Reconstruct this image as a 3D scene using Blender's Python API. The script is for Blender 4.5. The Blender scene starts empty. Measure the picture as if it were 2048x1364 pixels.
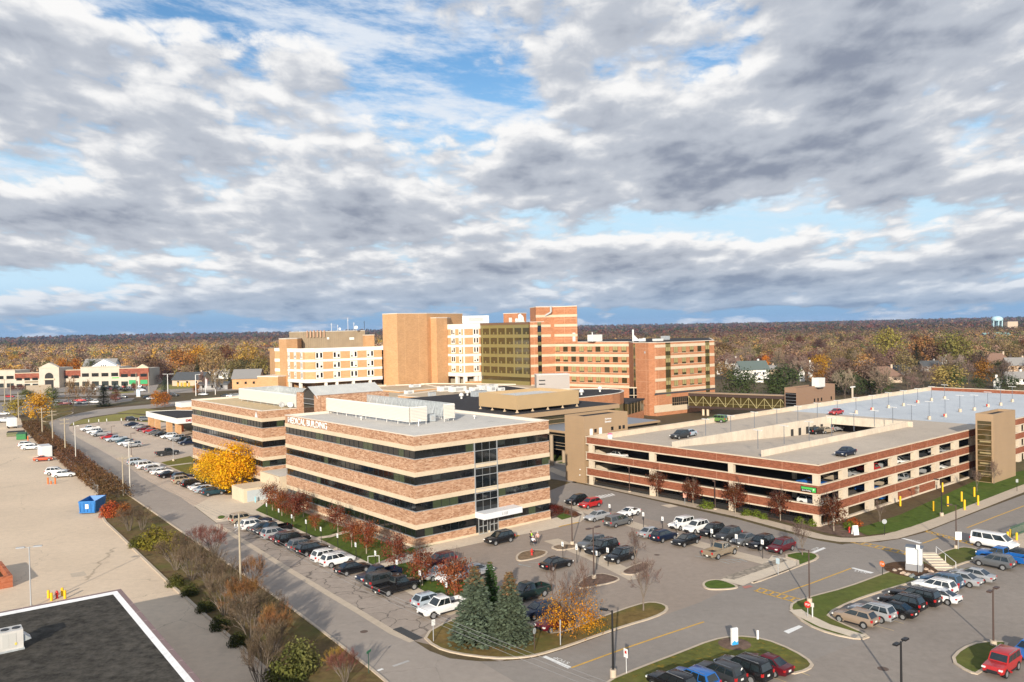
import bpy,bmesh,math,random
from math import sin,cos,tan,pi,radians,sqrt,atan2
from mathutils import Vector,Matrix
import numpy as np
rnd=random.Random(7)
S=bpy.context.scene
COL=S.collection
F_PX,PITCH,ROLL,CAM_H=1656.6,radians(1.046),radians(1.162),32.12
cam_d=bpy.data.cameras.new('camera')
cam_d.sensor_width=36.0
cam_d.lens=F_PX/2048*36.0
cam_d.clip_start=0.5
cam_d.clip_end=60000
cam=bpy.data.objects.new('camera',cam_d)
COL.objects.link(cam)
fwd=Vector((0,cos(PITCH),-sin(PITCH)))
up0=Vector((0,sin(PITCH),cos(PITCH)))
rt0=Vector((1,0,0))
rt=rt0*cos(ROLL)-up0*sin(ROLL)*-1.0
rt=rt0*cos(ROLL)-up0*sin(ROLL)
up=rt0*sin(ROLL)+up0*cos(ROLL)
M3=Matrix((rt,up,-fwd)).transposed()
cam.matrix_world=Matrix.Translation((0,0,CAM_H))@M3.to_4x4()
S.camera=cam
def ray(u,v):
 X,Y=(u-1024)/F_PX,(682-v)/F_PX
 return rt*X+up*Y+fwd
def P(u,v,z=0.0):
 r=ray(u,v)
 t=(z-CAM_H)/r.z
 return Vector((r.x*t,r.y*t,z))
def PD(u,v,d):
 r=ray(u,v)
 t=d/r.y
 return Vector((r.x*t,r.y*t,CAM_H+r.z*t))
def proj(p):
 q=Vector(p)-Vector((0,0,CAM_H))
 d=q.dot(fwd)
 return 1024+F_PX*q.dot(rt)/d,682-F_PX*q.dot(up)/d
YAW=radians(39.47)
A2=Vector((-sin(YAW),cos(YAW),0))
B2=Vector((cos(YAW),sin(YAW),0))
def along(p,d,u):
 lo,hi=-5.0,400.0
 q=Vector(p)
 f=lambda t:proj(q+d*t)[0]-u
 a,b=f(lo),f(hi)
 for _ in range(60):
  m=(lo+hi)/2
  c=f(m)
  if(c>0)==(a>0):lo,a=m,c
  else:hi,b=m,c
 return(lo+hi)/2
class MB:
 def __init__(self):
  self.v,self.f,self.mi,self.sm=[],[],[],[]
 def add(self,vs,fs,mi=0,smooth=False):
  o=len(self.v)
  self.v.extend([tuple(p)for p in vs])
  for f in fs:
   self.f.append(tuple(i+o for i in f));self.mi.append(mi);self.sm.append(smooth)
  return self
 def box(self,c,x,y,z,ax=None,mi=0):
  c=Vector(c)
  X=Vector(ax).normalized()if ax is not None else Vector((1,0,0))
  Z=Vector((0,0,1));Y=Z.cross(X)
  vs=[c+X*(x/2*i)+Y*(y/2*j)+Z*(z/2*k)for k in(-1,1)for j in(-1,1)for i in(-1,1)]
  return self.add(vs,[(0,2,3,1),(4,5,7,6),(0,1,5,4),(2,6,7,3),(0,4,6,2),(1,3,7,5)],mi)
 def prism(self,poly,z0,z1,mi=0,top_mi=None,bottom=True,top=True):
  n=len(poly)
  poly=[Vector((p[0],p[1],0))for p in poly]
  ar=sum(poly[i].x*poly[(i+1)%n].y-poly[(i+1)%n].x*poly[i].y for i in range(n))
  if ar<0:poly=poly[::-1]
  vs=[(p.x,p.y,z0)for p in poly]+[(p.x,p.y,z1)for p in poly]
  fs=[(i,(i+1)%n,n+(i+1)%n,n+i)for i in range(n)]
  self.add(vs,fs,mi)
  if top:self.add([(p.x,p.y,z1)for p in poly],[tuple(range(n))],mi if top_mi is None else top_mi)
  if bottom:self.add([(p.x,p.y,z0)for p in poly],[tuple(range(n))[::-1]],mi)
  return self
 def tube(self,p0,p1,r0,r1=None,n=8,mi=0,cap=True,smooth=True):
  r1=r0 if r1 is None else r1
  p0,p1=Vector(p0),Vector(p1)
  d=(p1-p0)
  if d.length<1e-6:return self
  d.normalize()
  s=d.orthogonal().normalized();t=d.cross(s)
  vs=[]
  for p,r in((p0,r0),(p1,r1)):
   for k in range(n):
    a=2*pi*k/n
    vs.append(p+s*(r*cos(a))+t*(r*sin(a)))
  fs=[(k,(k+1)%n,n+(k+1)%n,n+k)for k in range(n)]
  self.add(vs,fs,mi,smooth)
  if cap:
   self.add(vs[:n],[tuple(range(n))[::-1]],mi)
   self.add(vs[n:],[tuple(range(n))],mi)
  return self
 def quad(self,a,b,c,d,mi=0):
  return self.add([a,b,c,d],[(0,1,2,3)],mi)
 def lathe(self,c,prof,n=16,mi=0,smooth=True):
  c=Vector(c)
  vs,m=[],len(prof)
  for r,z in prof:
   for k in range(n):
    a=2*pi*k/n
    vs.append(c+Vector((r*cos(a),r*sin(a),z)))
  fs=[(i*n+k,i*n+(k+1)%n,(i+1)*n+(k+1)%n,(i+1)*n+k)for i in range(m-1)for k in range(n)]
  return self.add(vs,fs,mi,smooth)
 def mesh(self,name,mats,sharp=None):
  me=bpy.data.meshes.new(name)
  me.from_pydata(self.v,[],self.f)
  if not isinstance(mats,(list,tuple)):mats=[mats]
  for m in mats:me.materials.append(m)
  me.polygons.foreach_set('material_index',self.mi)
  me.polygons.foreach_set('use_smooth',self.sm)
  me.update()
  if sharp:me.set_sharp_from_angle(angle=radians(sharp))
  return me
def link(name,me,parent=None,loc=None):
 o=bpy.data.objects.new(name,me)
 COL.objects.link(o)
 if parent is not None:o.parent=parent
 if loc is not None:o.location=loc
 return o
def part(name,mb,mats,parent,origin=None,label=None,sharp=None):
 if not mb.f:return None
 if origin is not None:
  o=Vector(origin)
  mb.v=[(p[0]-o.x,p[1]-o.y,p[2]-o.z)for p in mb.v]
 ob=link(name,mb.mesh(name,mats,sharp),parent)
 if label:ob['label']=label
 return ob
def tag(o,label,cat,group=None,kind=None):
 if label:o['label']=label
 if cat:o['category']=cat
 if group:o['group']=group
 if kind:o['kind']=kind
 return o
def thing(name,loc,label,cat,group=None,rz=0.0):
 o=bpy.data.objects.new(name,None)
 o.empty_display_size=0.5
 o.location=loc;o.rotation_euler=(0,0,rz)
 COL.objects.link(o)
 return tag(o,label,cat,group)
def copy_tree(o,parent=None):
 c=o.copy();COL.objects.link(c)
 c.parent=parent
 for ch in list(o.children):copy_tree(ch,c)
 return c
def struct(name,mb,mats):
 o=link(name,mb.mesh(name,mats))
 o['kind']='structure'
 return o
def nt(m):
 m.use_nodes=True
 t=m.node_tree
 return t,t.nodes,t.links
def srgb(r,g,b):
 f=lambda c:(c/255/12.92)if c/255<=0.04045 else((c/255+0.055)/1.055)**2.4
 return(f(r),f(g),f(b))
def mat(name,col,rough=0.7,metal=0.0,spec=0.5,noise=None,bump=0.0,emit=None,coat=0.0,alpha=None,objcol=False,trans=0.0,scale=(1,1,1)):
 m=bpy.data.materials.new(name)
 t,N,L=nt(m)
 b=N['Principled BSDF']
 b.inputs['Roughness'].default_value=rough
 b.inputs['Metallic'].default_value=metal
 b.inputs['Specular IOR Level'].default_value=spec
 b.inputs['Coat Weight'].default_value=coat
 b.inputs['Base Color'].default_value=(*col,1)
 out=None
 if objcol:
  oi=N.new('ShaderNodeObjectInfo');out=oi.outputs['Color']
 if noise:
  tc=N.new('ShaderNodeTexCoord')
  mp=N.new('ShaderNodeMapping');mp.inputs['Scale'].default_value=scale
  L.new(tc.outputs['Object'],mp.inputs['Vector'])
  if out is None:
   rgb=N.new('ShaderNodeRGB');rgb.outputs[0].default_value=(*col,1);out=rgb.outputs[0]
  for sc,amt,det in noise:
   nz=N.new('ShaderNodeTexNoise');nz.inputs['Scale'].default_value=sc;nz.inputs['Detail'].default_value=det
   L.new(mp.outputs[0],nz.inputs['Vector'])
   mr=N.new('ShaderNodeMapRange')
   mr.inputs['From Min'].default_value=0.28;mr.inputs['From Max'].default_value=0.72
   mr.inputs['To Min'].default_value=1-amt;mr.inputs['To Max'].default_value=1+amt
   L.new(nz.outputs['Fac'],mr.inputs['Value'])
   mx=N.new('ShaderNodeMix');mx.data_type='RGBA';mx.blend_type='MULTIPLY';mx.inputs['Factor'].default_value=1
   L.new(out,mx.inputs[6])
   cc=N.new('ShaderNodeCombineColor')
   for k in range(3):L.new(mr.outputs[0],cc.inputs[k])
   L.new(cc.outputs[0],mx.inputs[7])
   out=mx.outputs[2]
   if bump:
    bp=N.new('ShaderNodeBump');bp.inputs['Strength'].default_value=bump;bp.inputs['Distance'].default_value=0.05
    L.new(nz.outputs['Fac'],bp.inputs['Height']);L.new(bp.outputs[0],b.inputs['Normal'])
 if out is not None:L.new(out,b.inputs['Base Color'])
 if emit:
  b.inputs['Emission Color'].default_value=(*emit[0],1);b.inputs['Emission Strength'].default_value=emit[1]
 if trans:
  tr=N.new('ShaderNodeBsdfTranslucent')
  ms=N.new('ShaderNodeMixShader');ms.inputs[0].default_value=trans
  if out is not None:L.new(out,tr.inputs['Color'])
  else:tr.inputs['Color'].default_value=(*col,1)
  L.new(b.outputs[0],ms.inputs[1]);L.new(tr.outputs[0],ms.inputs[2])
  L.new(ms.outputs[0],N['Material Output'].inputs['Surface'])
 return m
def ramp(N,stops,interp='LINEAR'):
 r=N.new('ShaderNodeValToRGB')
 e=r.color_ramp.elements
 r.color_ramp.interpolation=interp
 while len(e)<len(stops):e.new(0.5)
 for k,(p,c)in enumerate(stops):
  e[k].position=p;e[k].color=(*c,1)
 return r
def brick_mat(name,stops,course=(1.5,1.5,5.0),rough=0.85,mottle=0.12,joints=None):
 m=bpy.data.materials.new(name)
 t,N,L=nt(m)
 b=N['Principled BSDF'];b.inputs['Roughness'].default_value=rough;b.inputs['Specular IOR Level'].default_value=0.2
 tc=N.new('ShaderNodeTexCoord');mp=N.new('ShaderNodeMapping');mp.inputs['Scale'].default_value=course
 L.new(tc.outputs['Object'],mp.inputs['Vector'])
 vo=N.new('ShaderNodeTexVoronoi');vo.inputs['Scale'].default_value=1.0
 nz=N.new('ShaderNodeTexNoise');nz.inputs['Scale'].default_value=1.1;nz.inputs['Detail'].default_value=2
 ad=N.new('ShaderNodeVectorMath');ad.operation='MULTIPLY_ADD';ad.inputs[1].default_value=(0.8,0.8,0.8)
 L.new(mp.outputs[0],nz.inputs['Vector']);L.new(nz.outputs['Color'],ad.inputs[0]);L.new(mp.outputs[0],ad.inputs[2])
 L.new(ad.outputs[0],vo.inputs['Vector'])
 sp=N.new('ShaderNodeSeparateColor');L.new(vo.outputs['Color'],sp.inputs[0])
 rp=ramp(N,stops);L.new(sp.outputs[0],rp.inputs[0])
 out=rp.outputs[0]
 n2=N.new('ShaderNodeTexNoise');n2.inputs['Scale'].default_value=0.25;n2.inputs['Detail'].default_value=4
 L.new(tc.outputs['Object'],n2.inputs['Vector'])
 mr=N.new('ShaderNodeMapRange');mr.inputs['From Min'].default_value=.3;mr.inputs['From Max'].default_value=.7
 mr.inputs['To Min'].default_value=1-mottle;mr.inputs['To Max'].default_value=1+mottle
 L.new(n2.outputs['Fac'],mr.inputs['Value'])
 sc=N.new('ShaderNodeVectorMath');sc.operation='SCALE'
 L.new(out,sc.inputs[0]);L.new(mr.outputs[0],sc.inputs['Scale'])
 L.new(sc.outputs[0],b.inputs['Base Color'])
 bp=N.new('ShaderNodeBump');bp.inputs['Strength'].default_value=.25;bp.inputs['Distance'].default_value=.03
 L.new(vo.outputs['Distance'],bp.inputs['Height']);L.new(bp.outputs[0],b.inputs['Normal'])
 return m
def ground_mat(name,col,patches=(),cracks=0.0,crack_scale=0.12,crack_col=0.5,stains=0.0,fine=0.06,rough=0.95,big=0.12,tint=None):
 m=bpy.data.materials.new(name)
 t,N,L=nt(m)
 b=N['Principled BSDF'];b.inputs['Roughness'].default_value=rough;b.inputs['Specular IOR Level'].default_value=0.15
 ge=N.new('ShaderNodeNewGeometry')
 pos=ge.outputs['Position']
 rgb=N.new('ShaderNodeRGB');rgb.outputs[0].default_value=(*col,1)
 fac=None
 def mul(f,v):
  nonlocal fac
  if fac is None:fac=v
  else:
   mm=N.new('ShaderNodeMath');mm.operation='MULTIPLY'
   L.new(fac,mm.inputs[0]);L.new(v,mm.inputs[1]);fac=mm.outputs[0]
 def nse(scale,det,lo,hi,a,c,rough_=0.55):
  n=N.new('ShaderNodeTexNoise');n.inputs['Scale'].default_value=scale;n.inputs['Detail'].default_value=det;n.inputs['Roughness'].default_value=rough_
  L.new(pos,n.inputs['Vector'])
  r=N.new('ShaderNodeMapRange');r.inputs['From Min'].default_value=lo;r.inputs['From Max'].default_value=hi
  r.inputs['To Min'].default_value=a;r.inputs['To Max'].default_value=c
  L.new(n.outputs['Fac'],r.inputs['Value']);return r.outputs[0]
 mul(fac,nse(0.05,5,.3,.7,1-big,1+big,.6))
 mul(fac,nse(1.1,6,.3,.7,1-fine*1.5,1+fine*1.5,.7))
 if stains:mul(fac,nse(0.35,4,.60,.78,1.0,1-stains))
 if cracks:
  n=N.new('ShaderNodeTexNoise');n.inputs['Scale'].default_value=.5;n.inputs['Detail'].default_value=3
  L.new(pos,n.inputs['Vector'])
  ad=N.new('ShaderNodeVectorMath');ad.operation='MULTIPLY_ADD';ad.inputs[1].default_value=(2.4,2.4,0)
  L.new(n.outputs['Color'],ad.inputs[0]);L.new(pos,ad.inputs[2])
  v=N.new('ShaderNodeTexVoronoi');v.feature='DISTANCE_TO_EDGE';v.inputs['Scale'].default_value=crack_scale
  L.new(ad.outputs[0],v.inputs['Vector'])
  r=N.new('ShaderNodeMapRange');r.inputs['From Min'].default_value=0.0;r.inputs['From Max'].default_value=cracks*crack_scale
  r.inputs['To Min'].default_value=crack_col;r.inputs['To Max'].default_value=1
  L.new(v.outputs['Distance'],r.inputs['Value']);mul(fac,r.outputs[0])
 sc=N.new('ShaderNodeVectorMath');sc.operation='SCALE'
 L.new(rgb.outputs[0],sc.inputs[0]);L.new(fac,sc.inputs['Scale'])
 out=sc.outputs[0]
 if tint:
  for(c2,scale,lo,hi,amt)in tint:
   f=nse(scale,6,lo,hi,0,amt,.65)
   mx=N.new('ShaderNodeMix');mx.data_type='RGBA'
   L.new(f,mx.inputs['Factor']);L.new(out,mx.inputs[6]);mx.inputs[7].default_value=(*c2,1);out=mx.outputs[2]
 L.new(out,b.inputs['Base Color'])
 return m
SUN_EL=radians(18)
SKY_K=0.84
SUN_DIR=Vector((-0.15,-0.988,0)).normalized()
S.world=bpy.data.worlds.new('World')
S.world.use_nodes=True
wt=S.world.node_tree;WN,WL=wt.nodes,wt.links
WN.clear()
w_out=WN.new('ShaderNodeOutputWorld');bg=WN.new('ShaderNodeBackground')
bg.inputs['Strength'].default_value=0.1
WL.new(bg.outputs[0],w_out.inputs['Surface'])
sky=WN.new('ShaderNodeTexSky');sky.sky_type='NISHITA';sky.sun_disc=False
sky.sun_elevation=SUN_EL
sky.sun_rotation=atan2(SUN_DIR.x,SUN_DIR.y)
sky.altitude=250;sky.air_density=1.0;sky.dust_density=0.6;sky.ozone_density=2.0
class V:
 def __init__(s,o):s.o=o
 @staticmethod
 def op(kind,*a):
  n=WN.new('ShaderNodeMath');n.operation=kind
  for i,x in enumerate(a):
   if isinstance(x,V):WL.new(x.o,n.inputs[i])
   else:n.inputs[i].default_value=x
  return V(n.outputs[0])
 def __add__(s,b):return V.op('ADD',s,b)
 __radd__=__add__
 def __sub__(s,b):return V.op('SUBTRACT',s,b)
 def __rsub__(s,b):return V.op('SUBTRACT',b,s)
 def __mul__(s,b):return V.op('MULTIPLY',s,b)
 __rmul__=__mul__
 def __truediv__(s,b):return V.op('DIVIDE',s,b)
 def __rtruediv__(s,b):return V.op('DIVIDE',b,s)
def vclamp(x,a=0.0,b=1.0):return V.op('MINIMUM',V.op('MAXIMUM',x,a),b)
def smooth(x,a,b):
 n=WN.new('ShaderNodeMapRange');n.interpolation_type='SMOOTHSTEP'
 n.inputs['From Min'].default_value=a;n.inputs['From Max'].default_value=b
 WL.new(x.o,n.inputs['Value']);return V(n.outputs[0])
def combine(x,y,z):
 n=WN.new('ShaderNodeCombineXYZ')
 for i,q in enumerate((x,y,z)):
  if isinstance(q,V):WL.new(q.o,n.inputs[i])
  else:n.inputs[i].default_value=q
 return n.outputs[0]
def wnoise(vec,scale,detail,rough=.55,dist=0.0):
 n=WN.new('ShaderNodeTexNoise');n.noise_dimensions='3D'
 n.inputs['Scale'].default_value=scale;n.inputs['Detail'].default_value=detail
 n.inputs['Roughness'].default_value=rough;n.inputs['Distortion'].default_value=dist
 WL.new(vec,n.inputs['Vector']);return V(n.outputs['Fac'])
def wvor(vec,scale,detail=2.0):
 n=WN.new('ShaderNodeTexVoronoi');n.feature='SMOOTH_F1';n.normalize=True
 n.inputs['Scale'].default_value=scale;n.inputs['Detail'].default_value=detail;n.inputs['Smoothness'].default_value=.35;n.inputs['Roughness'].default_value=.55
 WL.new(vec,n.inputs['Vector']);return V(n.outputs['Distance'])
def mixc(f,a,b):
 n=WN.new('ShaderNodeMix');n.data_type='RGBA'
 WL.new(f.o,n.inputs['Factor'])
 for k,c in((6,a),(7,b)):
  if isinstance(c,tuple):n.inputs[k].default_value=(*c,1)
  else:WL.new(c,n.inputs[k])
 return n.outputs[2]
tc=WN.new('ShaderNodeTexCoord')
sx=WN.new('ShaderNodeSeparateXYZ');WL.new(tc.outputs['Generated'],sx.inputs[0])
DX,DY,DZ=V(sx.outputs[0]),V(sx.outputs[1]),V(sx.outputs[2])
AZ=V.op('ARCTAN2',DX,DY)
EL=V.op('MAXIMUM',DZ,0.0)
def wnoise(vec,scale,detail,rough=.55,dist=0.0):
 n=WN.new('ShaderNodeTexNoise');n.noise_dimensions='2D'
 n.inputs['Scale'].default_value=scale;n.inputs['Detail'].default_value=detail
 n.inputs['Roughness'].default_value=rough;n.inputs['Distortion'].default_value=dist
 WL.new(vec,n.inputs['Vector']);return V(n.outputs['Fac'])
def wvor(vec,scale,detail=2.0):
 n=WN.new('ShaderNodeTexVoronoi');n.feature='F1';n.voronoi_dimensions='2D';n.normalize=True
 n.inputs['Scale'].default_value=scale;n.inputs['Detail'].default_value=detail;n.inputs['Roughness'].default_value=.5
 WL.new(vec,n.inputs['Vector']);return V(n.outputs['Distance'])
CLOUDS=[(-24,14.6,9.5,2.3,.34),(-30,18.2,4,1.8,.16),(22,14.5,11,5.0,.34),(28,20,10,3,.16),(6,20.3,10,2.0,.24),(4,11.4,8,1.6,.26),(15,9.6,8,1.6,.2),(-8.6,8.4,3.9,1.1,.30),(-23,7.6,9,1.5,.26),(-4,4.7,30,.9,.26),(14,3.2,20,.7,.20),(-16,2.2,10,.5,.14),(-17,20.3,11,1.6,-.34),(-7,16.2,10,2.6,-.24),(11,16.8,3.5,1.2,-.20),(-9,11.2,9,1.0,-.10),(19,6.6,16,.7,-.28),(2,7.6,9,.6,-.16),(-29,3.3,9,.6,-.34),(0,.5,60,.5,-.16),(0,2.0,40,.5,.10),(22,1.3,9,.3,.40),(-26,1.5,6,.25,.2),]
def bias(el):
 tot=None
 for a,e,w,h,k in CLOUDS:
  da=V.op('MULTIPLY_ADD',AZ,1/radians(w),-a/w)
  de=V.op('MULTIPLY_ADD',el,1/radians(h),-e/h)
  q=V.op('DIVIDE',k,V.op('MULTIPLY_ADD',da,da,V.op('MULTIPLY_ADD',de,de,1.0)))
  tot=q if tot is None else tot+q
 return tot
SZ=EL*0.27+0.040
CX,CY=AZ/(EL*0.15+0.070),V.op('LOGARITHM',SZ,2.71828)*(2.1/0.27)
BIAS=bias(EL)
def deck(ox,oy,det):
 vec=combine(CX+ox,CY+oy,0.0)
 return wnoise(vec,0.72,det,.52)*0.85+(0.4-wvor(vec,1.35,2.0))*0.42
fine=wnoise(combine(CX,CY,0.0),2.8,7,.62,.2)-.5
c0=deck(0.0,0.0,3)+BIAS
c1=deck(-0.06,0.30,2)+bias(EL+SZ*.15)
ca=c0+fine*.42
cover=smooth(ca,.42,.62)
thick=smooth(c0,.62,1.0)
shade=vclamp((c0-c1)*1.5+.60-thick*.42+fine*.50)
K=10.0*SKY_K
base_c=tuple(k*K for k in(.26,.295,.375))
mid_c=tuple(k*K for k in(.50,.535,.60))
top_c=tuple(k*K for k in(.92,.915,.91))
cl=mixc(smooth(shade,.02,.50),base_c,mid_c)
cl=mixc(smooth(shade,.46,.86),cl,top_c)
ci=smooth(wnoise(combine(CX*.8+CY*.5,CY*1.5,0.0),0.9,6,.68),.36,.70)*.92
hs=WN.new('ShaderNodeHueSaturation');hs.inputs['Saturation'].default_value=1.2;hs.inputs['Value'].default_value=1.35*SKY_K;hs.inputs['Hue'].default_value=.50
WL.new(sky.outputs[0],hs.inputs['Color'])
up_b=mixc(smooth(EL,.06,.30),tuple(k*K for k in(.55,.76,.92)),hs.outputs[0])
blue=mixc(ci*smooth(EL,.07,.17),up_b,tuple(k*K for k in(.76,.81,.88)))
air=tuple(k*K for k in(.22,.39,.62))
far=smooth(EL,.085,.0)
blue=mixc(smooth(EL,.060,.006)*.92,blue,air)
cl=mixc(far*.42,cl,air)
final=mixc(cover,blue,cl)
WL.new(final,bg.inputs['Color'])
S.world.cycles.sampling_method='MANUAL'
S.world.cycles.sample_map_resolution=512
sun_d=bpy.data.lights.new('sun','SUN')
sun_d.energy=5.0;sun_d.angle=radians(0.53);sun_d.color=(1.0,.90,.76)
sun=bpy.data.objects.new('sun',sun_d);COL.objects.link(sun)
to_sun=Vector((SUN_DIR.x*cos(SUN_EL),SUN_DIR.y*cos(SUN_EL),sin(SUN_EL)))
sun.rotation_euler=to_sun.to_track_quat('Z','Y').to_euler()
sun.location=(0,-60,90)
S.view_settings.view_transform='Standard'
S.view_settings.look='None'
S.view_settings.exposure=0.32
S.view_settings.gamma=1.0
S.cycles.use_adaptive_sampling=True
S.cycles.adaptive_threshold=0.015
S.cycles.max_bounces=6;S.cycles.diffuse_bounces=3;S.cycles.glossy_bounces=3;S.cycles.transparent_max_bounces=8
S.cycles.sample_clamp_indirect=6
S.cycles.use_denoising=True
def L2(p):return(p.x,p.y)
def px(*uv,z=0.0):return[P(u,v,z)for u,v in uv]
GRASS=ground_mat('grass',(.105,.125,.028),big=.25,fine=.18,tint=[((.16,.115,.045),.09,.45,.75,.75),((.075,.115,.02),.22,.5,.7,.6)])
GRASS_GREEN=ground_mat('grass_green',(.075,.115,.018),big=.18,fine=.2,tint=[((.15,.13,.04),.14,.52,.8,.6)])
GRASS_DRY=ground_mat('grass_dry',(.17,.115,.04),big=.2,fine=.25,tint=[((.10,.11,.025),.12,.45,.62,.85),((.30,.17,.03),.5,.58,.75,.5)])
GRASS_LEAF=ground_mat('grass_leafy',(.12,.125,.03),big=.2,fine=.22,tint=[((.36,.21,.02),1.4,.55,.72,.8),((.17,.12,.05),.12,.5,.7,.6)])
GRASS_PALE=ground_mat('grass_pale',(.24,.22,.06),big=.18,fine=.15,tint=[((.30,.22,.10),.08,.45,.7,.6)])
SOIL=ground_mat('soil',(.10,.055,.03),big=.2,fine=.35)
MULCH=ground_mat('mulch',(.15,.10,.075),big=.2,fine=.35)
TOWN=ground_mat('town_ground',(.12,.10,.05),big=.35,fine=.3,tint=[((.11,.07,.04),.02,.4,.6,.8)])
LOT_PALE=ground_mat('lot_pale',(.64,.51,.375),big=.08,fine=.05,cracks=.05,crack_scale=.055,crack_col=.62,stains=.14)
LOT_GREY=ground_mat('lot_grey',(.315,.258,.212),big=.08,fine=.06,cracks=.02,crack_scale=.05,crack_col=.85,stains=.12)
LOT_TAR=ground_mat('lot_tar',(.36,.30,.25),big=.1,fine=.08,cracks=.09,crack_scale=.30,crack_col=.35,stains=.1)
LOT_UPPER=ground_mat('lot_upper',(.52,.42,.33),big=.08,fine=.06,cracks=.05,crack_scale=.09,crack_col=.7,stains=.15)
LOT_RIGHT=ground_mat('lot_right',(.275,.238,.205),big=.13,fine=.07,cracks=.02,crack_scale=.07,crack_col=.85,stains=.1)
ROAD=ground_mat('road_asphalt',(.335,.29,.25),big=.10,fine=.05,cracks=.03,crack_scale=.05,crack_col=.75,stains=.10)
ROAD2=ground_mat('cross_road_asphalt',(.28,.248,.218),big=.10,fine=.05,cracks=.02,crack_scale=.05,crack_col=.8,stains=.08)
CONC=ground_mat('concrete',(.52,.43,.33),big=.07,fine=.06,stains=.12)
CONC_P=ground_mat('concrete_pale',(.60,.51,.40),big=.06,fine=.06,stains=.1)
M_WHITE=mat('paint_white',(.78,.77,.74),.8,noise=[(1.5,.12,4)])
M_YEL=mat('paint_yellow',(.62,.36,.06),.8,noise=[(1.5,.15,4)])
M_BLUE=mat('paint_blue',(.36,.52,.58),.8,noise=[(1.5,.2,4)])
def sheet(name,uv,m,z,pts=None):
 pts=pts or px(*uv,z=0)
 mb=MB()
 n=len(pts)
 ar=sum(pts[i].x*pts[(i+1)%n].y-pts[(i+1)%n].x*pts[i].y for i in range(n))
 if ar<0:pts=pts[::-1]
 mb.add([(p.x,p.y,z)for p in pts],[tuple(range(n))])
 me=mb.mesh(name,m)
 bm=bmesh.new();bm.from_mesh(me);bmesh.ops.triangulate(bm,faces=bm.faces);bm.to_mesh(me);bm.free()
 o=link(name,me);o['kind']='structure'
 return o
def smooth_loop(pts,it=2):
 for _ in range(it):
  q=[]
  n=len(pts)
  for i in range(n):
   a,b=pts[i],pts[(i+1)%n]
   q+=[a*.75+b*.25,a*.25+b*.75]
  pts=q
 return pts
def ccw(pts):
 n=len(pts)
 ar=sum(pts[i].x*pts[(i+1)%n].y-pts[(i+1)%n].x*pts[i].y for i in range(n))
 return pts if ar>0 else pts[::-1]
def inset(pts,d):
 n=len(pts);out=[]
 for i in range(n):
  a,b,c=pts[i-1],pts[i],pts[(i+1)%n]
  e1=(b-a);e2=(c-b)
  if e1.length<1e-6 or e2.length<1e-6:out.append(b.copy());continue
  e1.normalize();e2.normalize()
  n1=Vector((-e1.y,e1.x,0));n2=Vector((-e2.y,e2.x,0))
  m=n1+n2
  if m.length<.2:m=n1
  m.normalize()
  k=max(.45,m.dot(n1))
  out.append(b+m*(d/k))
 return out
def island(name,uv,m_in,kerb=.30,h=.13,rounds=2,crown=.05,m_kerb=None,pts=None):
 pts=pts or[p.copy()for p in px(*uv)]
 pts=ccw(smooth_loop(pts,rounds)if rounds else pts)
 inn=inset(pts,kerb)
 n=len(pts)
 mb=MB()
 vs=[(p.x,p.y,.0)for p in pts]+[(p.x,p.y,h)for p in pts]+[(p.x,p.y,h)for p in inn]
 fs=[(i,(i+1)%n,n+(i+1)%n,n+i)for i in range(n)]+[(n+i,n+(i+1)%n,2*n+(i+1)%n,2*n+i)for i in range(n)]
 mb.add(vs,fs)
 k=struct('kerb',mb,m_kerb or CONC)
 c=sum(inn,Vector())/n
 mb=MB()
 inn2=inset(inn,.5)
 ok=True
 vs=[(p.x,p.y,h-.01)for p in inn]
 mb.add(vs,[tuple(range(n))])
 me=mb.mesh(name,m_in)
 bm=bmesh.new();bm.from_mesh(me);bmesh.ops.triangulate(bm,faces=bm.faces);bm.to_mesh(me);bm.free()
 o=link(name,me);o['kind']='structure'
 return o
def strip(name,uv_or_pts,w,m,z,closed=False,pts=None):
 pts=pts or px(*uv_or_pts)
 mb=MB();n=len(pts)
 L_,R_=[],[]
 for i in range(n):
  a=pts[max(0,i-1)];c=pts[min(n-1,i+1)]
  d=(c-a).normalized();nn=Vector((-d.y,d.x,0))*(w/2)
  L_.append(pts[i]+nn);R_.append(pts[i]-nn)
 mb.add([(p.x,p.y,z)for p in L_]+[(p.x,p.y,z)for p in R_],[(n+i,n+i+1,i+1,i)for i in range(n-1)])
 return mb if name is None else struct(name,mb,m)
def kerb_line(uv,w=.32,h=.13,m=None,pts=None,name='kerb'):
 pts=pts or px(*uv)
 mb=MB();n=len(pts);rows=[]
 for i in range(n):
  a=pts[max(0,i-1)];c=pts[min(n-1,i+1)]
  d=(c-a).normalized();nn=Vector((-d.y,d.x,0))*(w/2)
  l,r=pts[i]+nn,pts[i]-nn
  rows+=[(l.x,l.y,0),(l.x,l.y,h),(r.x,r.y,h),(r.x,r.y,0)]
 fs=[]
 for i in range(n-1):
  for k in range(3):
   a=i*4+k
   fs.append((a,a+1,a+5,a+4))
 fs+=[(0,3,2,1),((n-1)*4,(n-1)*4+1,(n-1)*4+2,(n-1)*4+3)]
 mb.add(rows,fs)
 return struct(name,mb,m or CONC)
mb=MB()
mb.add([(-14000,-400,0),(14000,-400,0),(14000,16000,0),(-14000,16000,0)],[(0,1,2,3)])
struct('ground',mb,TOWN)
HILL=mat('hill_ground',(.05,.035,.03),.95)
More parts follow.
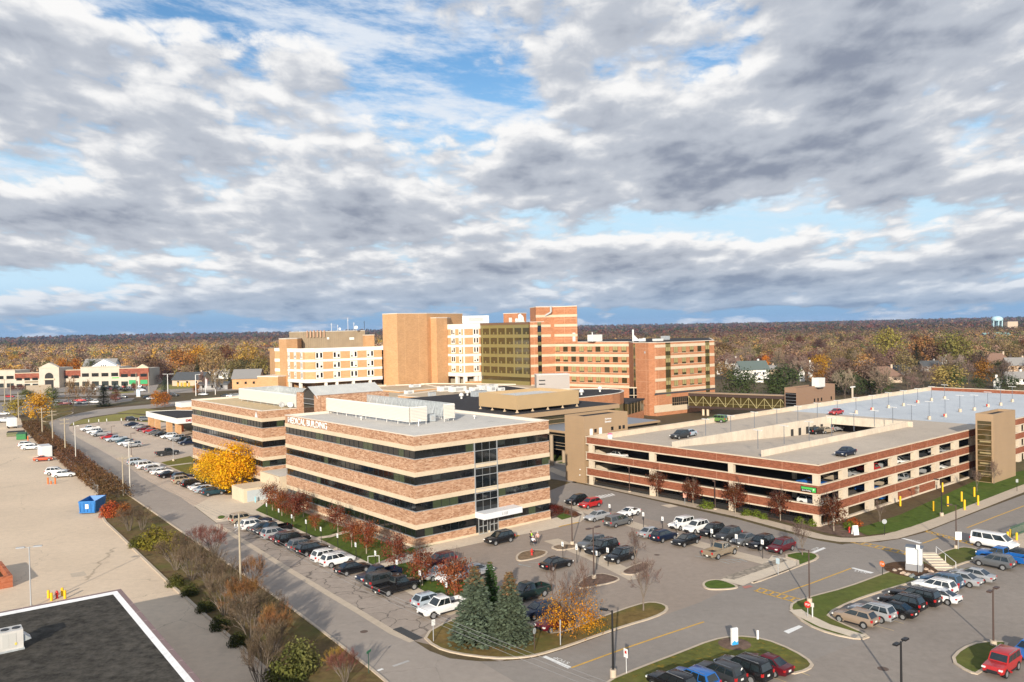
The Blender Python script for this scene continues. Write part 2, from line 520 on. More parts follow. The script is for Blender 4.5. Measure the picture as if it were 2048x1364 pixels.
def hill(x,y,rx,ry,h):
 mb=MB();nr,na=8,40
 vs=[(x,y,h)]
 for i in range(1,nr+1):
  t=i/nr
  for k in range(na):
   a=2*pi*k/na
   vs.append((x+rx*t*cos(a),y+ry*t*sin(a),h*(0.5+.5*cos(pi*t))-.5))
 fs=[(0,1+k,1+(k+1)%na)for k in range(na)]
 for i in range(nr-1):
  for k in range(na):
   a=1+i*na+k;b=1+i*na+(k+1)%na
   fs.append((a,a+na,b+na,b))
 mb.add(vs,fs,0,True)
 return struct('hill',mb,HILL)
HILLS=[(-2300,5200,2000,900,16),(-500,5800,1500,900,20),(900,7000,2000,900,10),(3800,6200,2200,900,8)]
for h in HILLS:hill(*h)
def hill_z(x,y):
 z=0.0
 for hx,hy,rx,ry,h in HILLS:
  t=sqrt(((x-hx)/rx)**2+((y-hy)/ry)**2)
  if t<1:z=max(z,h*(0.5+.5*cos(pi*t))-.5)
 return z
sheet('yard',[(-700,815),(40,836),(47,851),(78,879),(117,912),(156,949),(197,988),(205,1034),(241,1072),(271,1102),(350,1178),(392,1215),(452,1268),(512,1321),(640,1440),(-200,1500),(-900,1400)],LOT_PALE,.012)
kerb_line([(203,1030),(212,1045),(241,1072),(271,1102),(350,1178),(375,1199),(392,1215),(452,1268),(512,1321),(600,1402)],w=.35,h=.14,m=CONC)
sheet('planting_strip',[(40,838),(47,851),(78,879),(117,912),(156,949),(197,988),(205,1034),(241,1072),(271,1102),(350,1178),(392,1215),(452,1268),(512,1321),(640,1440),(830,1420),(764,1360),(735,1333),(668,1281),(585,1218),(550,1193),(267,997),(231,973),(195,951),(156,931),(125,901),(106,866),(98,846),(84,838)],ground_mat('strip_ground',(.15,.10,.045),big=.2,fine=.3,tint=[((.115,.115,.03),.2,.45,.65,.8),((.10,.05,.025),.25,.55,.7,.7)]),.010)
sheet('road',[(840,1430),(764,1356),(735,1332),(668,1280),(585,1217),(550,1192),(267,996),(231,972),(195,950),(156,930),(125,900),(106,864),(98,846),(102,842),(120,836),(156,827),(195,819),(237,814.5),(290,810),(362,802),(430,795),(520,786),(520,794),(400,806),(330,814),(292,818),(228,827.5),(195,832),(167,837),(148,844),(137,853),(139,860),(156,876),(195,897),(223,913),(251,930),(279,951),(320,974),(362,994),(388,1013),(433,1047),(505,1092),(580,1139),(661,1188),(720,1223),(787,1264),(828,1282),(859,1302),(900,1317),(960,1323),(1000,1323),(1060,1318),(1120,1376),(1180,1430)],ROAD,.016)
kerb_line([(800,1390),(764,1357),(735,1333),(668,1281),(585,1218),(550,1193),(409,1095),(267,997),(231,973),(195,951),(156,931),(125,901),(106,866)],w=.3,h=.12,m=CONC)
sheet('parking_lot',[(433,1047),(505,1092),(580,1139),(661,1188),(720,1223),(787,1264),(828,1282),(1000,1323),(1700,1100),(1620,1090),(1200,985),(1090,985),(820,1110),(560,1020)],LOT_GREY,.014)
sheet('roadside_parking',[(433,1047),(505,1092),(580,1139),(661,1188),(720,1223),(787,1264),(826,1281),(905,1232),(905,1215),(860,1192),(745,1130),(640,1080),(560,1044),(510,1022)],LOT_TAR,.018)
sheet('parking_lot',[(1300,1246),(1480,1186),(1440,1150),(1380,1160),(1290,1200)],LOT_GREY,.012)
strip('gutter',[(433,1049),(505,1094),(580,1141),(661,1190),(720,1225),(787,1266),(826,1283)],.9,CONC,.024)
sheet('cross_road',[(960,1323),(1000,1323),(1039,1321),(1078,1314),(1137,1296),(1195,1275),(1254,1254),(1312,1236),(1344,1225),(1400,1205),(1437,1187),(1478,1172),(1520,1160),(1560,1145),(1605,1128),(1640,1112),(1655,1098),(1690,1088),(1760,1084),(1800,1078),(1850,1065),(1900,1045),(1960,1022),(2060,985),(2300,890),(2300,960),(2048,1058),(1990,1078),(1975,1090),(2000,1110),(2048,1130),(2200,1180),(2400,1400),(2000,1500),(1000,1500),(1170,1376),(1050,1376)],ROAD2,.020)
sheet('drive',[(1700,1092),(1640,1082),(1560,1062),(1480,1040),(1400,1022),(1330,1006),(1260,990),(1200,976),(1150,966),(1098,957),(1040,940),(1095,918),(1180,950),(1090,985),(1115,1004),(1180,1012),(1330,1046),(1480,1078),(1600,1108),(1655,1112)],ROAD2,.022)
sheet('back_drive',[(1050,960),(1098,958),(1140,962),(1150,945),(1134,927),(1040,925)],ROAD2,.024)
sheet('lower_lot',[(1740,1276),(1660,1240),(1800,1190),(1880,1160),(1960,1130),(2048,1130),(2300,1130),(2600,1500),(1500,1500),(1460,1376),(1600,1330)],LOT_RIGHT,.024)
sheet('upper_lot',[(137,853),(156,850),(250,838),(330,845),(400,870),(420,905),(400,935),(330,950),(330,974),(279,951),(251,930),(223,913),(195,897),(156,876),(139,860)],LOT_UPPER,.020)
sheet('upper_roadside_parking',[(279,952),(320,975),(362,995),(388,1014),(428,1000),(452,988),(400,962),(345,935),(300,918),(262,922)],LOT_UPPER,.022)
sheet('apron',[(388,1012),(433,1046),(460,1041),(470,1030),(510,1022),(545,1012),(530,985),(470,990),(430,990)],CONC_P,.026)
strip('walk',[(150,868),(190,886),(230,906),(262,919),(292,916)],2.2,CONC,.028)
sheet('lawn',[(510,1021),(640,1078),(745,1129),(815,1103),(835,1108),(1000,1060),(1000,1020),(560,985)],GRASS_GREEN,.030)
sheet('building_bed',[(545,1002),(560,985),(700,1010),(842,1085),(812,1100),(680,1052)],ground_mat('pebble_bed',(.30,.24,.18),big=.1,fine=.25),.034)
sheet('lawn',[(752,1134),(860,1190),(905,1213),(935,1200),(1000,1190),(955,1172),(880,1150),(835,1130),(812,1123)],GRASS_GREEN,.030)
strip('walk',[(500,1022),(560,1049),(640,1087),(745,1138),(860,1199),(912,1228)],1.9,CONC_P,.036)
strip('walk',[(620,1078),(660,1073),(695,1063)],1.3,CONC_P,.038)
sheet('walk',[(742,1131),(752,1140),(780,1131),(812,1126),(830,1119),(818,1109),(790,1121),(765,1127)],CONC_P,.039)
sheet('pavement',[(818,1112),(840,1117),(885,1103),(960,1086),(1030,1072),(1086,1062),(1160,1045),(1172,1035),(1165,1024),(1130,1021),(1124,1033),(1080,1044),(1020,1055),(958,1066),(840,1098)],CONC_P,.042)
sheet('mulch_bed',[(834,1097),(958,1067),(962,1060),(948,1056),(834,1086)],MULCH,.050)
sheet('mulch_bed',[(1000,1060),(1124,1032),(1118,1020),(996,1050)],MULCH,.050)
sheet('pebble_bed',[(1100,1012),(1122,1012),(1150,1022),(1164,1030),(1150,1036),(1118,1028)],MULCH,.052)
sheet('lawn',[(1113,1034),(1124,1026),(1146,1034),(1124,1040)],GRASS_GREEN,.054)
strip('painted_kerb',[(1118,1054),(1135,1050),(1157,1045)],.35,M_YEL,.056)
strip('painted_kerb',[(1028,1074),(1038,1071)],.5,M_YEL,.056)
strip('walk',[(1150,1012),(1190,1028),(1255,1046),(1300,1060),(1360,1078),(1430,1098),(1500,1116),(1555,1130)],2.6,CONC,.044)
sheet('walk',[(1545,1110),(1606,1126),(1560,1148),(1500,1166),(1486,1172),(1440,1160),(1480,1145),(1530,1128)],CONC_P,.046)
strip('walk',[(1102,1080),(1140,1095),(1190,1115),(1240,1140),(1276,1158)],2.6,CONC,.044)
strip('pavement',[(1095,936),(1130,950),(1165,962),(1200,971),(1260,984),(1330,999),(1400,1014),(1480,1031),(1560,1052),(1640,1074),(1680,1080),(1720,1081),(1780,1074),(1840,1057),(1900,1034),(1970,1007),(2060,972),(2250,905)],2.6,CONC,.048)
sheet('mulch_bed',[(1172,958),(1260,977),(1330,992),(1400,1006),(1480,1022),(1560,1042),(1640,1063),(1690,1075),(1730,1072),(1700,1052),(1640,1050),(1500,1018),(1300,978),(1180,950)],MULCH,.046)
sheet('lawn',[(1680,1060),(1720,1056),(1800,1030),(1900,985),(1950,962),(2100,930),(2100,950),(2060,964),(1970,999),(1900,1026),(1840,1048),(1790,1064),(1735,1071),(1715,1062)],GRASS_GREEN,.050)
island('lawn',[(842,1272),(900,1240),(960,1228),(1030,1236),(1055,1245),(1085,1261),(1110,1269),(1156,1254.5),(1195,1237),(1273,1209.5),(1305,1204),(1334,1211),(1338,1222),(1312,1236),(1254,1253),(1195,1273),(1137,1294),(1078,1312),(1039,1318),(985,1319),(910,1309),(868,1296)],GRASS_DRY,rounds=1)
island('mulch_island',[(1030,1114),(1042,1104),(1070,1100),(1098,1103),(1092,1112),(1060,1121),(1034,1124)],ground_mat('bark',(.22,.15,.09),fine=.3),rounds=2)
island('mulch_island',[(1098,1095),(1120,1089),(1160,1090),(1158,1096),(1118,1103)],ground_mat('bark2',(.21,.15,.10),fine=.3),rounds=1)
island('mulch_island',[(1238,1144),(1268,1130),(1292,1124),(1304,1131),(1296,1142),(1272,1151),(1250,1151)],MULCH,rounds=2)
island('mulch_island',[(1150,1173),(1172,1154),(1200,1147),(1222,1151),(1243,1158),(1228,1166),(1190,1174),(1162,1179)],MULCH,rounds=1,kerb=.2)
island('lawn',[(1402,1170),(1412,1162),(1440,1159),(1480,1174),(1470,1179),(1440,1181),(1412,1180)],GRASS_GREEN,rounds=2)
island('lawn',[(1500,1166),(1560,1146),(1605,1126),(1560,1112),(1600,1104),(1634,1108),(1640,1118),(1606,1131),(1560,1149),(1510,1168)],GRASS_GREEN,rounds=1)
island('lawn',[(1578,1222),(1582,1206),(1620,1194),(1690,1176),(1760,1150),(1810,1132),(1852,1120),(1900,1098),(1935,1094),(1975,1106),(1968,1118),(1925,1128),(1888,1145),(1830,1165),(1762,1185),(1704,1205),(1655,1230),(1672,1242),(1745,1274),(1722,1282),(1660,1270),(1610,1250)],GRASS,rounds=1,crown=.2)
strip('walk',[(1590,1222),(1605,1232),(1650,1254),(1725,1277)],1.5,CONC_P,.15)
sheet('walk',[(1840,1122),(1852,1115),(1905,1134),(1890,1141),(1876,1138)],CONC_P,.15)
island('lawn',[(1186,1400),(1205,1366),(1280,1335),(1360,1305),(1420,1281),(1470,1272),(1530,1278),(1590,1302),(1630,1328),(1620,1342),(1580,1352),(1540,1332),(1460,1325),(1400,1350),(1300,1400)],GRASS_LEAF,rounds=1)
island('lawn',[(1898,1322),(1920,1298),(1958,1284),(2020,1284),(2010,1300),(1962,1352),(1935,1346)],GRASS,rounds=1)
island('lawn',[(430,1036),(440,1031),(455,1032),(452,1038),(436,1041)],GRASS_GREEN,rounds=2)
sheet('planting_bed',[(1998,1080),(2020,1060),(2060,1040),(2200,990),(2200,1140),(2048,1118),(2010,1100)],CONC,.05)
sheet('lawn',[(139,851),(146,845),(165,839),(195,834),(228,829),(262,828),(330,836),(340,842),(300,845),(250,841),(190,845)],GRASS_PALE,.032)
sheet('lawn',[(232,826),(262,819),(290,817),(330,822),(330,830),(270,827)],GRASS_PALE,.032)
sheet('lawn',[(322,925),(380,912),(400,925),(440,945),(530,975),(545,1000),(470,985),(420,968),(360,942)],ground_mat('grass_mid',(.17,.155,.03),big=.2,fine=.2,tint=[((.25,.16,.03),.3,.5,.7,.6)]),.034)
strip('walk',[(338,932),(360,929),(384,926)],1.4,CONC_P,.040)
island('lawn',[(80,838),(110,828),(140,823),(150,826),(128,834),(105,842),(88,845)],GRASS_DRY,rounds=1)
sheet('far_road',[(-300,812),(0,801),(150,793),(300,789),(420,783),(560,776),(560,770),(420,775),(300,780),(150,785),(0,792),(-300,802)],ROAD,.018)
sheet('far_lot',[(-300,800),(0,790),(150,783),(292,778),(292,768),(150,772),(0,777),(-300,784)],ROAD2,.017)
sheet('side_road',[(288,781),(312,780),(318,768),(345,750),(338,748),(300,765)],ROAD,.02)
sheet('far_lot',[(-300,850),(0,842),(40,830),(90,815),(150,812),(220,808),(262,802),(270,796),(150,797),(0,805),(-300,820)],ROAD2,.019)
sheet('far_lawn',[(312,780),(420,774),(560,768),(560,764),(420,768),(330,770)],GRASS_PALE,.019)
sheet('far_lawn',[(222,788),(268,785),(268,782),(225,784)],GRASS_PALE,.021)
sheet('far_lawn',[(100,812),(140,808),(155,815),(120,826),(80,836)],GRASS_DRY,.021)
sheet('back_lawn',[(1098,948),(1140,942),(1140,905),(1098,912)],GRASS_GREEN,.02)
strip('walk',[(1098,926),(1140,920)],2.0,CONC,.03)
def mark(uv,m,z,w=None,name='road_marking'):
 if w:return strip(name,uv,w,m,z)
 return sheet(name,uv,m,z)
mark([(1085,1314.5),(1092,1312),(1143,1334.5),(1136,1338)],M_WHITE,.032)
mark([(1143,1336),(1250,1297),(1330,1270),(1408,1244)],M_YEL,.032,w=.22)
mark([(1564,1187),(1620,1168),(1702,1137)],M_YEL,.032,w=.22)
mark([(1702,1136.5),(1707,1135.5),(1748,1145.5),(1741,1147.5)],M_WHITE,.032)
mark([(1567,1263),(1598,1251),(1606,1254),(1577,1268)],M_WHITE,.033)
mark([(1617,1107),(1647,1095),(1652,1097),(1623,1109)],M_WHITE,.033)
mark([(1802,1077),(1808,1076.5),(1845,1086),(1839,1087.5)],M_WHITE,.033)
mark([(1845,1087),(1877,1076)],M_YEL,.033,w=.22)
mark([(1934,1056),(1990,1034),(2048,1012),(2200,955)],M_YEL,.033,w=.22)
mark([(2005,1092),(2022,1087),(2028,1089),(2012,1094)],M_WHITE,.036)
def ladder(p0,p1,q0,q1,n,w=.22):
 a0,a1,b0,b1=[P(*x)for x in(p0,p1,q0,q1)]
 mb=MB()
 def seg(a,b,ww):
  d=(b-a).normalized();nn=Vector((-d.y,d.x,0))*(ww/2)
  mb.add([(p.x,p.y,.034)for p in(a-nn,b-nn,b+nn,a+nn)],[(0,1,2,3)])
 seg(a0,a1,w);seg(b0,b1,w)
 for k in range(n):
  t=(k+.25)/(n-.5)
  seg(a0.lerp(a1,t),b0.lerp(b1,t),w*1.15)
 struct('crossing_marking',mb,M_YEL)
ladder((1519,1176),(1609,1201),(1508,1181.5),(1598,1207),7)
ladder((1702,1079),(1817,1105),(1690,1082),(1812,1110),9)
ladder((1852,1061),(1950,1087),(1850,1063.5),(1946,1091),9)
mb=MB()
for k in range(9):
 a=P(1172+k*6.3,995.5-k*1.0);b=P(1192+k*4.6,999.5-k*1.05)
 d=(b-a).normalized();nn=Vector((-d.y,d.x,0))*.22
 mb.add([(p.x,p.y,.036)for p in(a-nn,b-nn,b+nn,a+nn)],[(0,1,2,3)])
struct('zebra_crossing',mb,M_WHITE)
FAINT=mat('paint_faint',(.46,.44,.42),.9,noise=[(.6,.2,4)])
mark([(786,1333),(818,1322)],FAINT,.031,w=.35)
mark([(755,1342),(766,1338)],M_WHITE,.031,w=.35)
def stalls(name,t0,s0,n,step,length,m,z=.04,w=.11,ang=0.0):
 mb=MB()
 for k in range(n):
  c=t0+s0*(k*step)
  d=length
  nn=s0.normalized()*(w/2)
  mb.add([(p.x,p.y,z)for p in(c-nn,c+d-nn,c+d+nn,c+nn)],[(0,1,2,3)])
 struct(name,mb,m)
STALL_Y=mat('paint_stall',(.50,.38,.20),.9,noise=[(.9,.3,4)])
stalls('stall_marking',P(1788,1262),(P(1921,1161)-P(1788,1262)).normalized(),12,2.75,A2*5.0,STALL_Y,z=.035)
stalls('stall_marking',P(1620,1352),(P(1420,1440)-P(1620,1352)).normalized(),6,2.75,A2*5.0,STALL_Y,z=.035)
BL=mat('paint_faint_blue',(.36,.42,.42),.9,noise=[(.9,.3,4)])
stalls('accessible_marking',P(1036,1129),(P(1089,1119)-P(1036,1129)).normalized(),5,1.7,B2*1.2-A2*1.2,BL,z=.035)
mb=strip(None,[(1036,1129),(1062,1134)],.12,BL,.035);struct('accessible_marking',mb,BL)
mb=strip(None,[(1390,1112),(1440,1120),(1496,1119)],.12,BL,.035);struct('accessible_marking',mb,BL)
stalls('accessible_marking',P(1440,1123),(P(1482,1118)-P(1440,1123)).normalized(),5,.9,A2*-1.5,BL,z=.035)
sheet('cobble_strip',[(1442,1156),(1530,1127),(1560,1117),(1575,1121),(1545,1133),(1468,1160)],ground_mat('cobble',(.40,.34,.27),cracks=.25,crack_scale=1.1,crack_col=.55),.056)
IRON=mat('iron',(.12,.08,.06),.8)
for u,v,r in((728,1263.5,.42),(1314,1110,.4),(1766,1338,.5),(1290,1052,.3)):
 mb=MB();c=P(u,v);mb.lathe((c.x,c.y,.026),[(0.001,.004),(r,.004),(r,0)],16,smooth=False);struct('manhole_cover',mb,IRON)
c=P(815,1268);mb=MB();mb.box((c.x,c.y,.05),4.2,1.0,.06,A2);struct('drain_grate',mb,mat('grate',(.05,.05,.05),.8))
sheet('concrete_patch',[(140,1147),(168,1143),(174,1151),(144,1155)],CONC,.016)
sheet('concrete_patch',[(1322,1011),(1340,1008.5),(1357,1013),(1338,1016)],CONC_P,.05)
sheet('tactile_paving',[(1284,1152),(1297,1149),(1300,1152),(1288,1155)],mat('tactile',(.42,.17,.13),.9),.05)
sheet('tactile_paving',[(1484,1174),(1499,1171),(1506,1174),(1490,1178)],mat('tactile2',(.42,.17,.13),.9),.052)
def road_text(txt,at,base_dir,up_dir,h,wscale,m):
 cu=bpy.data.curves.new('road_word','FONT');cu.body=txt;cu.size=1.0;cu.align_x='CENTER'
 ob=bpy.data.objects.new('road_word',cu);COL.objects.link(ob)
 dg=bpy.context.evaluated_depsgraph_get()
 me=bpy.data.meshes.new_from_object(ob.evaluated_get(dg))
 bpy.data.objects.remove(ob)
 bd,ud=base_dir.normalized(),up_dir.normalized()
 for v in me.vertices:
  p=at+bd*(v.co.x*wscale)+ud*(v.co.y*h)
  v.co=(p.x,p.y,.036)
 me.materials.clear();me.materials.append(m)
 o=link('road_word',me);o['kind']='structure'
 return o
def word(u0,v0,u1,v1,ut,vt):
 a,b,t=P(u0,v0),P(u1,v1),P(ut,vt)
 w=(b-a).length
 road_text('STOP',(a+b)/2,b-a,t-a,(t-a).length/.70,w/2.75,M_WHITE)
word(1143,1327,1109,1313,1137,1330)
word(1705,1142,1737,1149,1708,1139)
word(1627,1102,1641,1096,1621,1100)
word(1818,1080,1846,1083.5,1812,1078)
BR_MED=brick_mat('brick_medical',[(0,(.27,.14,.08)),(.3,(.38,.21,.125)),(.65,(.45,.27,.17)),(1,(.54,.36,.245))],(2.2,2.2,7.0),mottle=.05)
BR_HOSP=brick_mat('brick_hospital',[(0,(.50,.29,.14)),(.5,(.54,.315,.16)),(1,(.58,.345,.18))],(1.2,1.2,3),mottle=.06)
BR_WING=brick_mat('brick_wing',[(0,(.41,.175,.085)),(.5,(.44,.195,.10)),(1,(.48,.22,.115))],(1.2,1.2,3),mottle=.07)
BR_GAR=brick_mat('brick_garage',[(0,(.20,.068,.036)),(.5,(.25,.088,.047)),(1,(.31,.115,.065))],(2.4,2.4,7),mottle=.08)
BR_SHOP=brick_mat('brick_shop',[(0,(.20,.06,.04)),(1,(.30,.10,.06))],(.6,.6,1.4))
CREAM=mat('precast_cream',(.60,.49,.35),.8,noise=[(.35,.07,5),(3,.05,3)])
CREAM_G=mat('garage_precast',(.60,.50,.38),.85,noise=[(.4,.10,5),(3,.06,3)])
WHITEB=mat('precast_white',(.74,.71,.66),.75,noise=[(.3,.05,5)])
TAN=mat('tan_panel',(.36,.245,.145),.6,noise=[(.25,.05,4)])
TAN_D=mat('tan_metal',(.30,.22,.14),.6,noise=[(.25,.06,4)])
SILVER=mat('silver_frame',(.55,.57,.58),.35,metal=.6)
FRAME_D=mat('dark_frame',(.02,.022,.024),.4)
def glass(name,col,rough=.06,spec=.8,var=None):
 m=mat(name,col,rough,spec=spec)
 t,N,L=nt(m);b=N['Principled BSDF']
 b.inputs['Coat Weight'].default_value=.4;b.inputs['Coat Roughness'].default_value=.03
 nz=N.new('ShaderNodeTexNoise');nz.inputs['Scale'].default_value=.7;nz.inputs['Detail'].default_value=2
 ge=N.new('ShaderNodeNewGeometry');L.new(ge.outputs['Position'],nz.inputs['Vector'])
 bp=N.new('ShaderNodeBump');bp.inputs['Strength'].default_value=.06;bp.inputs['Distance'].default_value=.05
 L.new(nz.outputs['Fac'],bp.inputs['Height']);L.new(bp.outputs[0],b.inputs['Normal'])
 return m
GLASS_D=glass('glass_dark',(.006,.008,.009))
GLASS_G=glass('glass_blind_green',(.045,.06,.03),.25,.6)
GLASS_S=glass('glass_smoke',(.025,.032,.030),.12)
GLASS_GOLD=glass('glass_bronze',(.055,.042,.014),.08)
GOLD=glass('spandrel_gold',(.20,.165,.06),.30,.6)
ROOF_L=ground_mat('roof_light',(.60,.565,.51),big=.10,fine=.05,stains=.22)
ROOF_B=ground_mat('roof_black',(.045,.043,.045),big=.15,fine=.15)
ROOF_BL=ground_mat('roof_gravel_black',(.060,.054,.045),big=.28,fine=.45,stains=.25)
ROOF_T=ground_mat('roof_gravel_tan',(.50,.40,.28),big=.10,fine=.10,stains=.12)
ROOF_T2=ground_mat('roof_gravel_sand',(.62,.47,.28),big=.06,fine=.12)
DECK=ground_mat('deck_concrete',(.50,.425,.345),big=.09,fine=.05,cracks=.03,crack_scale=.07,crack_col=.8,stains=.16)
DECK_B=ground_mat('deck_coated',(.52,.55,.575),big=.09,fine=.04,stains=.10)
M_CAP=mat('coping_pale',(.70,.62,.52),.6)
LOUV=mat('louvre_white',(.74,.70,.63),.5)
GALV=mat('galvanised',(.52,.55,.56),.45,metal=.4,noise=[(2,.15,3)])
UNITW=mat('unit_white',(.70,.69,.66),.5,noise=[(1.2,.06,3)])
UNITG=mat('unit_grey',(.40,.40,.39),.5)
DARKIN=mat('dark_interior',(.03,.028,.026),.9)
GREEN_SIGN=mat('sign_green',(.07,.45,.08),.5)
BLACKM=mat('black_metal',(.012,.012,.013),.45)
class Wall:
 def __init__(s,p0,p1):
  s.p0=Vector((p0[0],p0[1],0));d=Vector((p1[0],p1[1],0))-s.p0
  s.len=d.length;s.d=d.normalized();s.n=Vector((s.d.y,-s.d.x,0))
 def box(s,mb,s0,s1,z0,z1,out=0.05,thick=0.1,mi=0):
  c=s.p0+s.d*((s0+s1)/2)+s.n*(out-thick/2)
  mb.box((c.x,c.y,(z0+z1)/2),s1-s0,thick,z1-z0,s.d,mi)
  return mb
 def at(s,t,out=0.0,z=0.0):
  p=s.p0+s.d*t+s.n*out;return Vector((p.x,p.y,z))
 def u(s,u,z=10.0):
  return along(Vector((s.p0.x,s.p0.y,z)),s.d,u)
def text_part(name,txt,parent,origin,base,dirx,diry,h,width,m,depth=.05,label=None):
 cu=bpy.data.curves.new(name,'FONT');cu.body=txt;cu.size=1.0;cu.offset=.018
 ob=bpy.data.objects.new(name,cu);COL.objects.link(ob)
 dg=bpy.context.evaluated_depsgraph_get()
 me=bpy.data.meshes.new_from_object(ob.evaluated_get(dg))
 bpy.data.objects.remove(ob)
 xs=[v.co.x for v in me.vertices];x0,x1=min(xs),max(xs)
 k=width/(x1-x0);nrm=dirx.cross(diry).normalized()
 base=Vector(base)-Vector(origin)
 for v in me.vertices:
  v.co=base+dirx*((v.co.x-x0)*k)+diry*(v.co.y*h/.70)
 bm=bmesh.new();bm.from_mesh(me)
 r=bmesh.ops.extrude_face_region(bm,geom=bm.faces[:])
 bmesh.ops.translate(bm,verts=[g for g in r['geom']if isinstance(g,bmesh.types.BMVert)],vec=nrm*depth)
 bmesh.ops.recalc_face_normals(bm,faces=bm.faces);bm.to_mesh(me);bm.free()
 me.materials.clear();me.materials.append(m)
 o=link(name,me,parent)
 if label:o['label']=label
 return o
def rect(o,a,b,s0,s1,t0,t1):
 return[o+b*s0+a*t0,o+b*s1+a*t0,o+b*s1+a*t1,o+b*s0+a*t1]
def off(poly,d):return inset(ccw([Vector((p[0],p[1],0))for p in poly]),d)
Z3=Vector((0,0,1))
MO=Vector((-14.52,120,0))
MZ=dict(t=16.45,c=14.91,cb=14.23,w=12.97,f=3.837)
def med_block(name,s0,s1,t0,t1,label,glass_seed):
 org=MO+B2*s0+A2*t0
 T=thing(name,org,label,'building')
 foot=rect(MO,A2,B2,s0,s1,t0,t1)
 r=random.Random(glass_seed)
 mbk,mcr,msl=MB(),MB(),MB()
 zt=MZ['t']
 for k in range(4):
  zc=MZ['c']-k*MZ['f'];zcb=MZ['cb']-k*MZ['f'];zw=MZ['w']-k*MZ['f']
  zb=MZ['t']if k==0 else MZ['w']-(k-1)*MZ['f']
  m=MB();m.prism(foot,zc,zb-(0.04 if k else.12),bottom=False,top=False);part('brick_band',m,BR_MED,T,org)
  m=MB();m.prism(off(foot,-.05),zcb,zc);part('cream_band',m,CREAM,T,org)
  m=MB();m.prism(off(foot,.0),zw-.04,zw+.05);part('sill',m,SILVER,T,org)
  m=MB();m.prism(off(foot,.16),zw+.05,zcb,0,bottom=False)
  for W in(Wall(foot[3],foot[0]),Wall(foot[0],foot[1])):
   n=int(W.len/1.5);st=W.len/n
   for i in range(n):
    q=r.random()
    if q<.20:
     zz=zw+.05 if q<.13 else zw+.45
     W.box(m,i*st+.05,(i+1)*st-.05,zz,zcb,-.135,.02,1 if q<.12 else 2)
    W.box(m,i*st-.02,i*st+.02,zw+.05,zcb,-.11,.05,3)
  part('window_band',m,[GLASS_D,GLASS_G,GLASS_S,FRAME_D],T,org)
 m=MB();m.prism(foot,0.0,MZ['w']-3*MZ['f']-.04,bottom=False);part('brick_base',m,BR_MED,T,org)
 m=MB();m.prism(off(foot,-.06),-.02,.35);part('plinth',m,CREAM,T,org)
 o_,i_=off(foot,-.06),off(foot,.45)
 m=MB();n=4
 vs=[(p.x,p.y,zt)for p in o_]+[(p.x,p.y,zt)for p in i_]+[(p.x,p.y,zt-.12)for p in o_]+[(p.x,p.y,zt-.5)for p in i_]
 m.add(vs,[(i,(i+1)%n,n+(i+1)%n,n+i)for i in range(n)]+[(2*n+i,2*n+(i+1)%n,(i+1)%n,i)for i in range(n)]+[(n+i,n+(i+1)%n,3*n+(i+1)%n,3*n+i)for i in range(n)])
 part('parapet',m,M_CAP,T,org)
 m=MB();m.add([(p.x,p.y,zt-.42)for p in i_],[(0,1,2,3)]);part('roof',m,ROOF_L if glass_seed==1 else ROOF_T2,T,org)
 m=MB()
 for W in(Wall(foot[3],foot[0]),Wall(foot[0],foot[1])):
  n=int(W.len/6.4);st=W.len/n
  for i in range(1,n):
   for k in range(4):
    zb=MZ['t']-.12 if k==0 else MZ['w']-(k-1)*MZ['f']-.04
    W.box(m,i*st-.03,i*st+.03,MZ['c']-k*MZ['f'],zb,.006,.02)
 part('joint',m,mat('joint_pale',(.55,.36,.24),.9),T,org)
 return T,org,foot
MED,org,foot=med_block('medical_building',0,26.3,0,44.15,'brick office block reading MEDICAL BUILDING under its flat pale roof, nearest of the buildings',1)
W=Wall(foot[3],foot[0])
text_part('sign','MEDICAL BUILDING',MED,org,W.at(1.35,.02,15.05),W.d,Z3,1.12,15.6,mat('sign_white',(.85,.85,.83),.5),.06)
W2=Wall(foot[0],foot[1])
ul,ur=W2.u(948.3,14.2),W2.u(993.0,14.2)
m=MB();W2.box(m,ul,ur,3.4,14.23,.02,.2,0);part('stair_glazing',m,[GLASS_D],MED,org)
m=MB()
for z in(12.97,10.95,10.25,9.13,7.05,6.45,5.30):W2.box(m,ul,ur,z-.05,z+.05,.06,.1)
for s in(ul,ur):W2.box(m,s-.09,s+.09,3.4,14.23,.09,.14)
for f in(1/3,2/3):W2.box(m,ul+(ur-ul)*f-.02,ul+(ur-ul)*f+.02,3.4,14.23,.03,.03)
part('mullion',m,SILVER,MED,org)
m=MB();W2.box(m,ul-.1,ur+3.1,2.75,3.65,2.3,2.3);part('entrance_canopy',m,mat('canopy_white',(.70,.71,.72),.5),MED,org)
m=MB();W2.box(m,ul,ur,0.02,2.75,-.02+.04,.1);part('entrance_recess',m,GLASS_D,MED,org)
for s0,s1 in((ul+.5,ul+2.2),(ul+2.7,ul+4.3)):
 m=MB();W2.box(m,s0,s1,.03,2.7,.06,.03,1)
 for s in(s0,(s0+s1)/2,s1):W2.box(m,s-.06,s+.06,.03,2.72,.12,.08)
 for z in(.1,1.25,2.68):W2.box(m,s0,s1,z-.06,z+.06,.12,.08)
 part('door',m,[SILVER,GLASS_D],MED,org)
text_part('house_number','1125',MED,org,W2.at(ul+3.4,2.33,3.0),W2.d,Z3,.42,1.1,mat('number_grey',(.40,.40,.40),.5),.02)
